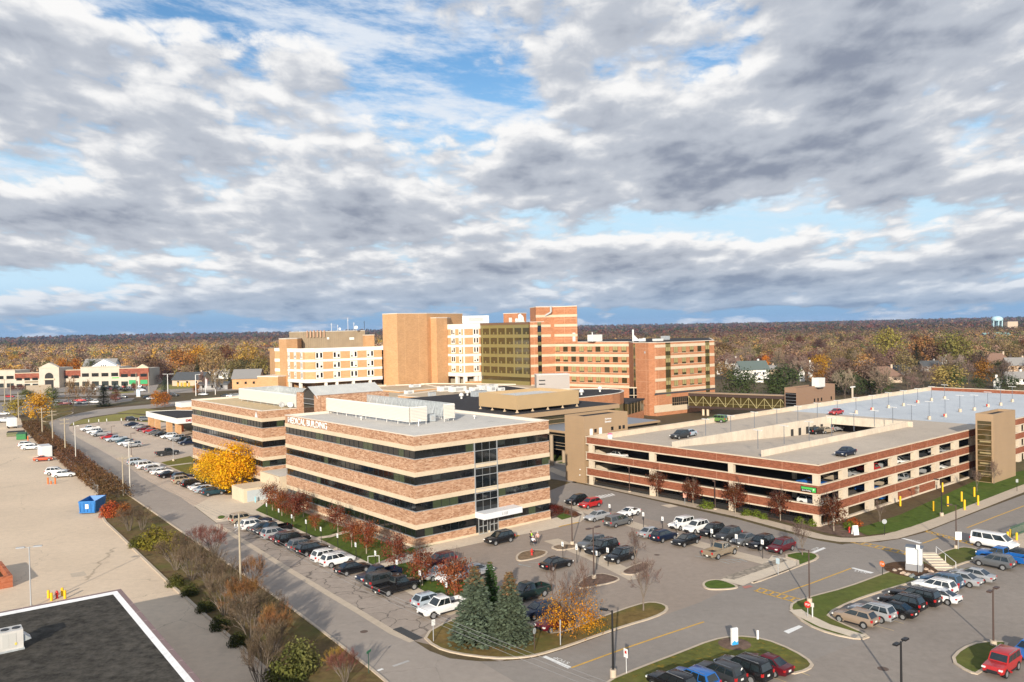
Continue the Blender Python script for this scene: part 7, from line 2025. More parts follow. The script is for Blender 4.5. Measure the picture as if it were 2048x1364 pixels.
def lot_lamp(u,vb,vt,label,m=BROWN,heads=(0,),base=.55,rot=0.0,z=0.0,r=.09,hl=.7,group='lot lamps',foot=.3):
 g,h=hgt(u,vb,vt,z)
 t=thing('street_lamp',g,label,'street lamp',group)
 if base:b=MB();b.tube((0,0,-.2),(0,0,base),foot,n=14);part('foot',b,CONC,t)
 b=MB();b.tube((0,0,base),(0,0,h),r,r*.75,n=8);part('pole',b,m,t)
 for a in heads:
  a=radians(a)+rot;d=Vector((cos(a),sin(a),0));b=MB()
  b.tube(Z3*(h-.12),d*.45+Z3*(h-.05),.035,n=5);b.box(d*(.45+hl/2)+Z3*(h-.02),hl,.38,.14,d);part('lamp_head',b,m,t)
 return t
lot_lamp(1619,1206,1099,'tall brown lamp post at the tip of the grass bank by the stop sign',heads=(150,))
lot_lamp(1226.6,1356,1219,'black lamp post on a concrete foot at the edge of the leafy island',BLACKM,heads=(150,),base=.8,r=.11)
lot_lamp(1803,1392,1281,'black twin-headed lamp post at the bottom edge of the right lot',BLACKM,heads=(40,220),r=.11)
lot_lamp(1987,1292,1177,'brown twin-headed lamp post on the small island in the right lot',heads=(40,220))
lot_lamp(1144.5,1090,1000,'slim pole with a small control box on the mulch island before the entrance',heads=())
lot_lamp(1188,1158,1054,'dark twin-headed lamp post in the middle mulch island',heads=(40,220))
lot_lamp(1259,984,935,'brown lamp post on the pavement near the zebra crossing',heads=(90,),base=.2)
lot_lamp(1430.5,1019,963,'brown lamp post on the pavement at the middle of the deck',heads=(90,),base=.2)
lot_lamp(1883.5,1032,959,'black lamp post on the deck lawn by the yellow bollards',BLACKM,heads=(130,))
lot_lamp(1912.6,1098,1009,'brown lamp post by the steps, on the grass at the crossing',heads=(150,))
lot_lamp(62,1216,1092,'grey twin-headed lamp in the yard behind the black roof',GREYP,heads=(20,200),base=.3,hl=.9)
lot_lamp(263,913,866,'thin lamp post in the upper lot by the silver suv',BROWN,heads=(0,),base=.3,r=.07)
lot_lamp(347,922,865,'thin lamp post on a white foot on the lawn by the yellow tree',GREYP,heads=(180,),r=.07)
lot_lamp(223,874,852,'thin lamp post in the upper lot between the two rows of cars',BROWN,heads=(0,),base=.3,r=.07)
n_=0
def deck_lamp(u,vb,vt,z,block,label):
 g,h=hgt(u,vb,vt,z)
 t=thing('deck_lamp',g,label,'deck lamp','lamps on the parking deck roof')
 z0=0
 if block:
  b=MB();b.tube((0,0,0),(0,0,.8),.42,.36,n=4,smooth=False);part('foot',b,[CONC,CONC,ORP][0],t);z0=.8
  if block==2:b=MB();b.box((-.36,-.2,.5),.28,.28,.5);part('box',b,REDP,t)
 b=MB();b.tube((0,0,z0),(0,0,h),.06,n=6);part('pole',b,STEEL,t)
 b=MB();b.box((0,0,h),1.9,.34,.1,A2+B2*.2);part('lamp_head',b,UNITW,t)
for i,(u,v,w)in enumerate(((1411.4,871,838),(1461.7,863,831),(1509,856,824),(1553.9,847.5,818),(1595.8,840.5,812),(1634.8,834.2,806))):
 deck_lamp(u,v,w,9.66,0,f"{ORD[i]} lamp on the long ramp wall, counted from the dark suv on the roof deck")
for i,(u,v,w)in enumerate(((1516,898,860),(1568.4,888,851),(1618.4,882,843),(1663.6,872,835),(1708,862,827),(1748.8,853,821),(1785.7,846.5,814),(1823,841,809.5))):
 deck_lamp(u,v,w,9.66,0,f"{ORD[i]} lamp on the front ramp wall of the roof deck from its open end")
for i,(u,v,w,k)in enumerate(((1674.8,829,801,0),(1712.2,827,795,1),(1744.6,821,791,2),(1777,816,785,1),(1806.9,812,781,1),(1835.6,806,777,2),(1863,801.5,773,1),(1889.2,798,769.5,1))):
 deck_lamp(u,v,w,8.56,k,f"{ORD[i]} lamp in the farther row on the blue-grey roof, from the skywalk end")
for i,(u,v,w,k)in enumerate(((1858.5,839,803,1),(1890.4,834,798,2),(1919.9,824,790.7,1),(1948.5,821,790,1),(1975.7,814,784,2),(2001.4,811,779,1),(2024.6,804,773,1))):
 deck_lamp(u,v,w,8.56,k,f"{ORD[i]} lamp in the nearer row on the blue-grey roof, from the ramp end")
t=thing('direction_sign',G(112,53.0,9.0),'pale arrow-topped direction post at the wall near the lift block','sign');b=MB();b.box((0,0,1.6),.5,.3,3.2,GBv);part('post',b,CREAM_G,t);b=MB();b.box((0,-.2,3.4),2.6,.2,.35,GBv);part('lamp_head',b,UNITW,t)
t=thing('deck_barrel',G(5,48.6,8.56),'white barrel with a pink top on the roof deck beside the lift tower','barrel');b=MB();b.lathe((0,0,0),[(.01,0),(.5,0),(.55,.7),(.5,1.1)],14);part('drum',b,WHITEP,t);b=MB();b.lathe((0,0,1.1),[(.52,0),(.4,.22),(.01,.3)],14);part('lid',b,mat('pink',(.65,.12,.25),.5),t)
def post_sign(u,vb,vt,label,face=WHITEP,post=BLACKM,w=.42,sh=.62,z=.03,group=None,shape='rect',ang=-140,name='parking_sign',cat='sign',pr=.045,back=None):
 g,h=hgt(u,vb,vt,z)
 t=thing(name,g,label,cat,group,radians(ang))
 b=MB();b.tube((0,0,0),(0,0,h-.02),pr,n=6);part('post',b,post,t)
 b=MB()
 if shape=='rect':b.box((.05,0,h-sh/2),.03,w,sh)
 else:
  k=8 if shape=='oct' else(4 if shape=='dia' else 18);rr=w/2
  a0=pi/8 if shape=='oct' else 0
  o=[(.06,rr*cos(a0+2*pi*i/k),h-rr+rr*sin(a0+2*pi*i/k))for i in range(k)];q=[(.03,y,zz)for _,y,zz in o]
  b.add(o+q,[tuple(range(k)),tuple(range(k,2*k))[::-1]]+[(i,k+i,k+(i+1)%k,(i+1)%k)for i in range(k)])
 part('panel',b,face,t)
 return t,h
SYM=mat('sign_symbol',(.20,.30,.42),.5)
def p_sign(*a,**k):
 t,h=post_sign(*a,**k)
 b=MB();b.box((.069,0,h-.40),.006,.17,.22);part('symbol',b,SYM,t)
for i,(u,vb,vt)in enumerate(((534,1031,1005.5),(558.3,1042.7,1017),(584.3,1053.7,1028.5),(612.9,1069,1039),(642.5,1083.4,1053.5),(676,1100,1066.5),(712.3,1117.5,1084.5),(751.8,1135.5,1101),(794.7,1157.6,1119),(841,1178.5,1140),(893.8,1204,1163.5))):
 p_sign(u,vb,vt,f"white parking sign on a black post, {ORD[i]} along the lawn from the utility block",group='parking signs along the lawn')
for i,(u,vb,vt)in enumerate(((1219.8,1035,1008),(1264.9,1045,1017.5),(1287.3,1058,1024),(1325.8,1063,1033),(1354,1074,1039.5),(1424.3,1091,1057.5),(1473.4,1102,1068),(1525.5,1117,1079))):
 p_sign(u,vb,vt,f"white parking sign on a black post, {ORD[i]} along the walk from the zebra crossing",group='parking signs along the walk',z=.05)
for i,(u,vb,vt,l)in enumerate(((1126,1119,1083,'white parking sign at the left of the mulch islands'),(1154,1126,1090,'white parking sign behind the half-bare orange tree'),(1193.6,1139,1101,'white parking sign in front of the middle black suv'),(1216.2,1132.5,1095,'grey-backed parking sign beside the right black suv'))):
 p_sign(u,vb,vt,l,group='parking signs by the mulch islands',z=.05)
for u,vb,vt,l in((148,862,845,'first small round white lamp-like sign on the pale lawn'),(178,852,839,'second small white sign along the pale lawn'),(198,851,838.5,'third small white sign along the pale lawn'),(214,850,837.5,'fourth small white sign along the pale lawn'),(243,848,836.5,'fifth small white sign along the pale lawn')):
 post_sign(u,vb,vt,l,w=.9,sh=.9,group='small signs on the pale lawn')
post_sign(1556.3,1150,1116,'pale blue-backed sign on the grass strip by the cobbles',mat('sign_back_blue',(.40,.50,.55),.4),GREYP,w=.5,sh=.7,z=.14)
t,h=post_sign(1765,1149,1121,'orange-red stop sign on the grass bank facing the road',ORP,BLACKM,w=.78,shape='oct',z=.14,ang=210,name='stop_sign');text_part('word','STOP',t,(0,0,0),Vector((.066,-.26,h-.50)),Vector((0,1,0)),Z3,.22,.52,WHITEP,.006)
t,h=post_sign(1615.5,1233,1201.5,'red and white stop sign at the foot of the grass bank',REDP,GREYP,w=.76,shape='oct',z=.14,ang=225,name='stop_sign');text_part('word','STOP',t,(0,0,0),Vector((.066,-.25,h-.49)),Vector((0,1,0)),Z3,.22,.50,WHITEP,.006)
post_sign(1625,1234,1205,'white-posted small square sign beside the red stop sign',mat('sign_pale',(.55,.55,.5),.5),mat('post_w',(.6,.6,.58),.5),w=.4,sh=.45,z=.14,ang=225,pr=.07)
t,h=post_sign(1253,1346,1296.5,'white traffic sign with red mark on the leafy island',WHITEP,mat('post_pale',(.55,.55,.54),.4),w=.52,sh=.80,z=.12,ang=215)
b=MB();b.box((.069,0,h-.32),.006,.26,.26);part('symbol',b,REDP,t)
post_sign(1121,1290,1239,'plain grey post sign under the half-bare orange tree',mat('sign_grey',(.45,.45,.44),.4),GREYP,w=.12,sh=.5,z=.12,ang=50,pr=.055)
post_sign(1069,1301,1255,'back of a round sign on the dry grass by the junction',mat('sign_back',(.36,.38,.38),.4),BROWN,w=.6,shape='round',z=.12,ang=-30,name='round_sign')
post_sign(1100,1266,1222.5,'dark accessible-parking sign post in front of the dark blue sedan',mat('sign_dark',(.2,.21,.21),.4),BLACKM,w=.35,sh=.5,z=.12,ang=0)
post_sign(867,1282,1238,'pale signpost beside the white pickup at the junction corner',mat('sign_pale2',(.60,.60,.58),.4),GREYP,w=.40,sh=.62,z=.12,ang=-60)
post_sign(1515.5,1278,1260,'white marker post leaning on the leafy island',WHITEP,WHITEP,w=.2,sh=.9,z=.12,ang=-100,name='marker_post')
t,h=post_sign(737.7,1346.5,1300,'green street-name sign on a post beside the road',mat('sign_street',(.02,.16,.07),.4),mat('post_dg',(.03,.07,.05),.5),w=.75,sh=.22,z=0,ang=-20,name='street_sign')
post_sign(669.5*2.046,1008,986,'red and white sign by the pavement at the deck',mat('sign_pink',(.62,.30,.22),.5),GREYP,w=.6,sh=.8,z=.05,ang=-110)
post_sign(1769,1070,1038,'round grey sign on the deck lawn corner',mat('sign_grey2',(.34,.36,.37),.4),BLACKM,w=.7,shape='round',z=.05,ang=-100,name='round_sign')
post_sign(1917,1098,1063,'white notice sign beside the lamp post by the steps',WHITEP,GREYP,w=.8,sh=1.1,z=.14,ang=-100)
post_sign(2034,982,958,'small sign post at the right end of the deck lawn',mat('sign_grey3',(.34,.36,.35),.4),BLACKM,w=.4,sh=.6,z=.05,ang=-100)
post_sign(1837,1146,1089,'small white sign behind the monument sign',WHITEP,GREYP,w=.45,sh=.6,z=.1,ang=-140)
g=P(1829,1141,.1);t=thing('monument_sign',g,'tall white hospital monument sign with grey base on the rock garden','monument sign',rz=radians(-35))
b=MB();b.box((0,0,.45),1.9,1.1,.9);part('base',b,mat('monument_grey',(.26,.26,.27),.6),t)
b=MB();b.box((0,0,1.95),1.8,1.0,2.1);part('cabinet',b,WHITEP,t)
b=MB();b.box((0,0,3.07),2.0,1.2,.16);part('cap',b,mat('monument_cap',(.12,.14,.17),.5),t)
TXT=mat('sign_text_grey',(.50,.52,.54),.5)
for k in range(5):b=MB();b.box((-.3+(k%2)*.08,-.506,2.55-k*.26),.85-(k%3)*.12,.012,.07);part('text_line',b,TXT,t)
g=P(1469,1290,.12);t=thing('monument_sign',g,'small white sign with a blue peak motif on the leafy island','monument sign',rz=radians(20))
b=MB();b.box((0,0,.85),.72,.22,1.7);part('panel',b,WHITEP,t)
b=MB();b.add([(-.36,-.125,.05),(.36,-.125,.05),(.36,-.125,.42),(.15,-.125,.28),(-.05,-.125,.50),(-.36,-.125,.30)],[(0,1,2,3,4,5)]);part('motif',b,mat('motif_blue',(.03,.32,.68),.5),t)
b=MB();b.box((-.1,-.118,1.35),.3,.012,.09);part('text_line',b,mat('motif_blue2',(.2,.42,.62),.5),t)
c=P(1469,1290);b=MB();b.lathe((c.x,c.y,.125),[(.01,.06),(1.3,.04),(1.6,0)],20);struct('mulch_ring',b,MULCH)
b=MB();b.lathe(P(1829,1141)+Z3*.13,[(.01,.05),(3.2,.03),(3.6,0)],20);struct('mulch_ring',b,SOIL)
ROCKC=[mat('rock_a',(.42,.34,.27),.85,noise=[(2,.25,4)]),mat('rock_b',(.52,.38,.28),.85,noise=[(2,.25,4)]),mat('rock_c',(.20,.22,.21),.85,noise=[(2,.25,4)])]
def rock(seed):
 r=random.Random(seed);bm=bmesh.new();bmesh.ops.create_icosphere(bm,subdivisions=2,radius=1)
 for v in bm.verts:v.co=Vector((v.co.x*r.uniform(.9,1.1),v.co.y*.75,max(-.2,v.co.z*.6)))*(1+.18*sin(v.co.x*4+seed)*cos(v.co.y*5))
 me=bpy.data.meshes.new('boulder');bm.to_mesh(me);bm.free();return me
RK=[rock(k)for k in range(3)]
r=random.Random(4)
for i,(u,v,s,l)in enumerate(((1789,1141,.38,'pinkish boulder nearest the road below the monument sign'),(1806,1147,.45,'pale boulder second from the road below the monument sign'),(1816,1150,.48,'pinkish boulder before the monument sign base'),(1825,1153,.52,'grey-green boulder in front of the monument sign'),(1836,1157,.5,'tan boulder right of the grey-green one'),(1848,1158,.5,'dark boulder behind the blue suv'),(1866,1153,.8,'largest cream boulder above the silver sedans'),(1878,1150,.6,'pale boulder right of the largest one'),(1888,1147,.5,'cream boulder at the end of the rock edge'),(1852,1139,.4,'small tan boulder right of the monument sign'),(1800,1139,.3,'small brown stone left of the monument sign'),(1862,1144,.45,'round tan stone by the steps'),(2012,1091,.5,'cream boulder by the yellow posts at the right edge'),(2030,1086,.6,'second cream boulder by the yellow posts'))):
 me=RK[i%3].copy();me.materials.clear();me.materials.append(ROCKC[2 if 'dark' in l or 'green' in l else i%2])
 o=link('boulder',me,loc=P(u,v,.14));o.scale=(s,)*3;o.rotation_euler=(0,0,r.uniform(0,6));tag(o,l,'boulder','boulders of the rock garden')
s0,s1=P(1852,1114,.15),P(1893,1141,.15)
t=thing('steps',s0,'concrete steps with a white handrail beside the monument sign','steps');d=(s1-s0);L_=d.length;d.normalize()
for k in range(7):b=MB();q=s0+d*(L_*(k+.5)/7);b.box((q.x,q.y,.16+(6-k)*.05),L_/7,2.2,.10+(6-k)*.10,d);part('step',b,CONC_P,t,s0)
n_=Vector((-d.y,d.x,0))*1.2
b=MB()
for f in(.05,.5,.98):q=s0+d*(L_*f)+n_;b.tube(q,q+Z3*(1.0+(1-f)*.5),.035,n=6)
b.tube(s0+d*(L_*.05)+n_+Z3*1.48,s0+d*(L_*.98)+n_+Z3*1.02,.04,n=6);part('handrail',b,WHITEP,t,s0)
g=P(1710.5,1069,.06);t=thing('a_board',g,'white folding board with a blue notice at the deck corner','folding sign',rz=radians(10))
for sgn,nm in((-1,'front_board'),(1,'rear_board')):
 b=MB();b.add([(-.42,sgn*.35,0),(.42,sgn*.35,0),(.42,sgn*.05,1.35),(-.42,sgn*.05,1.35),(-.42,sgn*.31,0),(.42,sgn*.31,0),(.42,sgn*.01,1.35),(-.42,sgn*.01,1.35)],[(0,1,2,3),(7,6,5,4),(0,4,5,1),(1,5,6,2),(2,6,7,3),(3,7,4,0)]);part(nm,b,WHITEP,t)
b=MB();b.add([(-.3,-.135,1.0),(.3,-.135,1.0),(.3,-.085,1.22),(-.3,-.085,1.22)],[(0,1,2,3)]);part('notice',b,mat('notice_blue',(.35,.52,.62),.5),t)
def hydrant(u,v,label,z=.05,k=1.0):
 t=thing('fire_hydrant',P(u,v,z),label,'hydrant','fire hydrants')
 b=MB();b.lathe((0,0,0),[(.01,0),(.18,0),(.18,.06),(.13,.08),(.13,.62),(.17,.64),(.17,.70),(.12,.80),(.03,.90),(.01,.92)],14);part('barrel',b,REDP,t)
 for a in(0,pi):b=MB();d=Vector((cos(a),sin(a),0));b.tube(d*.1+Z3*.5,d*.24+Z3*.5,.06,n=8);part('outlet',b,REDP,t)
 t.scale=(k,k,k)
hydrant(1699,1065,'red hydrant beside the folding board at the deck corner')
hydrant(1063.8,1110,'red hydrant in the oval mulch island before the entrance',.12)
hydrant(114,1197,'red hydrant between yellow posts behind the black roof',0,1.1)
def bollard(u,vb,vt,label,m=YELP,r=.16,group='yellow bollards',z=.05):
 g,h=hgt(u,vb,vt,z);t=thing('bollard',g,label,'bollard',group)
 b=MB();b.tube((0,0,0),(0,0,h-.08),r,n=12);part('sleeve',b,m,t)
 b=MB();b.lathe((0,0,h-.08),[(r,0),(r*.8,.06),(.01,.09)],12);part('cap',b,m,t)
for u,vb,vt,l in((1800.7,1012,992,'yellow bollard by the brick infill, farthest left on the deck lawn'),(1867.6,1021.7,1002,'yellow bollard left of the black lamp post'),(1895.7,1012,992,'yellow bollard right of the black lamp post'),(1885,984,965,'yellow bollard behind the black lamp post, against the deck'),(1923.4,1002.5,983,'yellow bollard in the middle of the deck lawn group'),(1929.3,1019.4,999,'yellow bollard nearest the pavement in the group'),(1948.8,993,974,'yellow bollard nearest the stair tower, upper of two'),(1956.3,1010,990.5,'yellow bollard nearest the stair tower, lower of two'),(2015.4,1080,1063,'yellow post at the right edge bed, left of three'),(2021,1074,1058,'yellow post at the right edge bed, behind'),(2033.5,1080,1065,'yellow post at the right edge bed, right of three'),(97,1196,1180,'yellow post behind the black roof, far left of four'),(103,1201,1185,'yellow post behind the black roof, left of the hydrant'),(124.7,1191,1175,'yellow post behind the black roof, back of the hydrant'),(130,1197,1180,'yellow post behind the black roof, right of the hydrant')):
 bollard(u,vb,vt,l)
for u,vb,vt,l in((96,968,955,'left orange post by the white yard cars'),(102,968,962,'short orange post between two taller ones'),(110.5,968,955.5,'right orange post by the white yard cars'),(56,882,872,'orange post right of the green dumpster')):
 bollard(u,vb,vt,l,ORP,.17,'orange posts in the yard',0)
for u,vb,vt,l in((485.7,996.5,984.5,'left pale blue bollard at the apron'),(511,1004.5,993,'right pale blue bollard at the apron')):
 bollard(u,vb,vt,l,mat('bollard_blue',(.25,.50,.58),.5),.15,'pale blue bollards at the apron',.03)
t=thing('litter_bin',P(998,1057,.05),'black rounded litter bin right of the medical entrance','bin');b=MB();b.lathe((0,0,0),[(.01,0),(.38,0),(.45,.2),(.45,.8),(.38,1.0)],16);part('body',b,BLACKM,t);b=MB();b.lathe((0,0,1.0),[(.38,0),(.30,.15),(.01,.22)],16);part('lid',b,BLACKM,t)
t=thing('bike_rack',P(747,1127,.05),'bent white pipe rail at the foot of the lawn walk','rail');b=MB();b.tube((-.75,0,0),(-.75,0,1.0),.04,n=6);b.tube((.75,.2,0),(.75,.2,1.0),.04,n=6);b.tube((-.75,0,1.0),(.75,.2,1.0),.04,n=6);part('hoop',b,UNITW,t)
a_,c_=P(2022,1076,.05),P(2075,1056,.05)
t=thing('green_fence',a_,'green picket fence in the planted corner at the right edge','fence');W_=Wall(a_,c_);b=MB()
for k in range(22):W_.box(b,k*.3,k*.3+.05,.1,1.7,0,.05)
part('picket',b,mat('fence_green',(.02,.09,.05),.5),t,a_);b=MB();W_.box(b,0,6.4,.3,.38,.03,.04);W_.box(b,0,6.4,1.4,1.48,.03,.04);part('rail',b,mat('fence_green2',(.02,.09,.05),.5),t,a_)
g=P(185,1022);t=thing('skip',g,'bright blue open-topped skip in the yard','skip',rz=radians(7))
BLU=mat('skip_blue',(.012,.16,.46),.5,noise=[(1.5,.1,3)])
b=MB();w0,w1,l0,l1,h=1.3,1.45,2.4,2.9,2.3
out=[(-w0,-l0,.15),(w0,-l0,.15),(w0,l0,.15),(-w0,l0,.15),(-w1,-l0-.1,h),(w1,-l0-.1,h),(w1,l1,h),(-w1,l1,h)]
inn=[(x*.93,y*.95,max(z,.3))for x,y,z in out]
b.add(out,[(0,1,5,4),(1,2,6,5),(2,3,7,6),(3,0,4,7),(3,2,1,0)]);b.add(inn,[(4,5,1,0),(5,6,2,1),(6,7,3,2),(7,4,0,3),(0,1,2,3)]);o4=out[4:]+inn[4:]
b.add(o4,[(0,1,5,4),(1,2,6,5),(2,3,7,6),(3,0,4,7)]);part('tub',b,BLU,t)
b=MB()
for k in range(5):x=-1.2+k*.6;b.box((x,-l0-.10,1.2),.10,.10,2.0)
b.box((0,-l0-.14,2.2),2.9,.12,.16);b.box((0,-l0-.14,.3),2.7,.12,.16);part('rib',b,BLU,t)
b=MB();b.box((0,-l0-.17,1.35),.55,.02,.8);part('notice',b,WHITEP,t)
def tub(u,v,x,y,h,m,label,ang,lid=True):
 t=thing('dumpster',P(u,v),label,'dumpster',rz=radians(ang));b=MB()
 b.add([(-x/2,-y/2,.1),(x/2,-y/2,.1),(x/2,y/2,.1),(-x/2,y/2,.1),(-x/2,-y/2-.1,h*.8),(x/2,-y/2-.1,h*.8),(x/2,y/2,h),(-x/2,y/2,h)],[(0,1,5,4),(1,2,6,5),(2,3,7,6),(3,0,4,7),(3,2,1,0)]);part('tub',b,m,t)
 b=MB();b.add([(-x/2,-y/2-.15,h*.82),(x/2,-y/2-.15,h*.82),(x/2,y/2,h+.02),(-x/2,y/2,h+.02)],[(0,1,2,3)]);b.box((0,-y/2-.06,h*.55),x+.2,.12,.12);part('lid',b,mat('lid_green',(.03,.10,.05),.5)if lid else DARKIN,t)  # without a lid, a near-black sheet stands for the shaded inside
tub(44,879,2.6,1.8,2.2,mat('dumpster_green',(.02,.19,.05),.5),'green dumpster at the top of the yard',15)
tub(32,872,4.8,2.2,1.6,mat('dumpster_olive',(.16,.16,.08),.6),'rusty olive open container left of the green dumpster',20,False)
def box_body(name,u,v,L,W_,H,label,ang,cat,truck=False):
 t=thing(name,P(u,v),label,cat,rz=radians(ang));z0=.75 if truck else.15
 b=MB();b.box((0,0,z0+H/2),L,W_,H);part('box',b,mat('box_white',(.76,.76,.75),.4),t)
 b=MB();b.box((0,0,z0+H+.03),L,W_,.06);part('roof',b,mat('box_roof',(.58,.58,.57),.5),t)
 b=MB();b.box((-L/2-.02,0,z0+H/2),.05,W_*.9,H*.92);b.box((-L/2-.05,.02,z0+H/2),.03,.05,H*.9);part('door',b,mat('box_door',(.66,.66,.65),.4),t)
 b=MB()
 for x in(-L*.3,L*.3):
  for s in(-1,1):b.tube((x,s*(W_/2-.3),.42),(x,s*(W_/2-.02),.42),.42,n=14)
 part('wheel',b,TYRE,t)
 if truck:
  b=MB();b.box((L/2+.9,0,1.25),1.7,W_*.92,1.5);b.add([(L/2+.1,-1,2.0),(L/2+1.5,-1,2.0),(L/2+1.1,-.9,2.75),(L/2+.1,-.9,2.75),(L/2+.1,1,2.0),(L/2+1.5,1,2.0),(L/2+1.1,.9,2.75),(L/2+.1,.9,2.75)],[(0,1,2,3),(7,6,5,4),(1,5,6,2),(3,2,6,7)]);part('cab',b,WHITEP,t)
box_body('box_truck',24,856,5.4,2.5,2.9,'white box truck at the top of the yard below the golden tree',128,'truck',True)
box_body('storage_trailer',90,912,5.6,2.6,2.7,'white storage trailer by the brown hedge behind the orange-red car',128,'trailer')
fp_=[(50,856),(80,881),(118,914),(157,951),(198,990)]
for i in range(len(fp_)-1):
 a_,c_=P(*fp_[i]),P(*fp_[i+1]);W_=Wall(a_,c_)
 t=thing('chain_link_fence',a_,['length of chain-link fence by the green dumpster','length of chain-link fence behind the white storage trailer','length of chain-link fence behind the white yard cars','length of chain-link fence nearest the blue skip'][i],'fence','chain-link fence along the hedge')
 b=MB()
 for k in range(int(W_.len/3)+1):p=W_.at(k*3.0);b.tube(p,p+Z3*1.9,.05,n=5)
 part('post',b,GREYP,t,a_)
 b=MB()
 for z in(.15,.6,1.05,1.5,1.88):b.tube(W_.at(0,0,z),W_.at(W_.len,0,z),.02,n=3)
 for k in range(int(W_.len/.5)):b.tube(W_.at(k*.5,0,.1),W_.at(k*.5+.5,0,1.9),.010,n=3,cap=False);b.tube(W_.at(k*.5+.5,0,.1),W_.at(k*.5,0,1.9),.010,n=3,cap=False)
 part('netting',b,GREYP,t,a_)
tops={}
def upole(u,vb,vt,label,arms=2,m=WOODP,r=.15,lamp=False,ang=None):
 g,h=hgt(u,vb,vt);t=thing('utility_pole',g,label,'utility pole','utility poles along the strip')
 b=MB();b.tube((0,0,0),(0,0,h),r,r*.65,n=10);part('pole',b,m,t)
 for k in range(arms):
  b=MB();b.box((0,0,h-.45-k*1.0),2.3,.12,.14,B2)
  for s in(-1.05,-.55,.55,1.05):q=B2*s;b.tube((q.x,q.y,h-.4-k),(q.x,q.y,h-.15-k),.05,n=6)
  part('crossarm',b,m,t)
 if lamp:b=MB();b.tube((0,0,h-.1),B2*1.6+Z3*(h+.15),.05,n=6);b.box(B2*1.8+Z3*(h+.12),.7,.3,.14,B2);part('lamp_head',b,UNITW,t)
 tops[label]=(g,h);return t
upole(482.3,1204,1025,'near wooden utility pole among the bare bushes',0)
g,h=tops['near wooden utility pole among the bare bushes']
t=thing('pole_fittings',g+Z3*(h-2.2),'cluster of insulators and brackets on the near utility pole','insulators');b=MB();b.box((0,0,.6),1.2,.1,.1,B2);b.tube((-.5,0,.1),(.1,0,.6),.04,n=5);part('bracket',b,GREYP,t)
b=MB()
for x in(-.5,-.2,.25):b.lathe((x,0,.65),[(.05,0),(.1,.08),(.05,.16),(.1,.24),(.02,.3)],8)
part('insulator',b,UNITW,t)
upole(246.8,991,912,'wooden utility pole at the end of the clipped hedge, left of a lamp pole',1)
lot_lamp(260.5,989,884,'pale lamp pole at the end of the clipped hedge',mat('pole_cream',(.55,.52,.46),.6),heads=(0,),base=.2,r=.12,group='pale street lamp poles')
upole(131,911,836,'wooden utility pole with two long crossarms beside the white storage trailer',2,r=.2)
lot_lamp(152,930,851,'pale lamp pole right of the crossarm pole',mat('pole_cream2',(.55,.52,.46),.6),heads=(0,),base=.2,r=.12,group='pale street lamp poles')
upole(85,877,815,'wooden utility pole beside the golden tree, left of two',2,r=.2)
upole(106,892,820,'wooden utility pole beside the golden tree, right of two',2,r=.2)
upole(37.6,840,784,'utility pole left of the golden tree',0,r=.2)
upole(22,806,765,'pale utility pole in the far street',0,r=.2)
upole(10,812,758,'utility pole at the far left edge',1,r=.2)
def wire(name,a,b_,sag,label,r=.012,m=None):
 mb_=MB();n=24;pts=[a.lerp(b_,i/n)-Z3*(sag*4*(i/n)*(1-i/n))for i in range(n+1)]
 for i in range(n):mb_.tube(pts[i],pts[i+1],r,n=4,cap=False)
 mb_.v=[(p[0]-a.x,p[1]-a.y,p[2]-a.z)for p in mb_.v]
 o=link(name,mb_.mesh(name,m or mat('wire',(.30,.30,.30),.5)),loc=a);tag(o,label,'wire','overhead wires');return o
for k,(dz,dt,l)in enumerate(((-.4,-.5,'upper overhead wire running down from the near utility pole'),(-1.0,.0,'middle overhead wire running down from the near utility pole'),(-1.7,.5,'lower overhead wire running down from the near utility pole'))):
 a_=g+Z3*(h+dz)+B2*dt;wire('power_line',a_,a_-A2*62,.8,l)
 q,hq=tops['wooden utility pole at the end of the clipped hedge, left of a lamp pole'];c_=q+Z3*(hq+dz)+B2*dt
 wire('power_line',a_,c_,.9,l.replace('running down from','running back from'),r=.010,m=mat('wire_dark',(.12,.12,.12),.5))
q1,h1=tops['wooden utility pole with two long crossarms beside the white storage trailer'];q2,h2=tops['wooden utility pole beside the golden tree, right of two']
for k in range(3):wire('power_line',q1+Z3*(h1-.2)+B2*(k-1),q2+Z3*(h2-.2)+B2*(k-1),.5,['left','middle','right'][k]+' wire of the span beside the golden tree',m=mat('wire_dark2',(.12,.12,.12),.5))
z=6.0;c0=P(353.8,836.7,z);c1=P(291.7,822.6,z);c0.z=c1.z=0
w_=Vector((9.2,3.2,0));fp=[c1,c0,c0+Vector((22,17.5,0)),c1+w_]
t=thing('drop_off_canopy',c0,'white drop-off canopy on brick columns left of the rear medical block','canopy')
b=MB();b.prism(fp,z-1.75,z,top=False);part('fascia',b,mat('fascia_white',(.74,.72,.68),.5),t,c0)
b=MB();b.prism(off(fp,.35),z-.2,z-.12,bottom=False);part('roof',b,ROOF_B,t,c0)
W_=Wall(c1,c0)
for f in(.06,.28,.66,.93):p=W_.at(W_.len*f,-1.0);b=MB();b.box((p.x,p.y,(z-1.75)/2),1.5,1.5,z-1.75,W_.d);part('column',b,BR_HOSP,t,c0)
Wc_=Wall(c0,c0+Vector((22,17.5,0)));text_part('sign','EMERGENCY',t,c0,Wc_.at(2.6,.03,z-1.3),Wc_.d,Z3,.8,6.0,REDP,.05)
p=W_.at(W_.len*.5,-6);tt=thing('lawn_tent',p,'orange fabric object under the drop-off canopy','banner');b=MB();b.add([(-1.2,0,0),(1.2,0,0),(.9,.2,2.2),(-.2,.2,2.4)],[(0,1,2,3),(3,2,1,0)]);part('cloth',b,ORP,tt)
q=PD(369,815,300);q.z=0
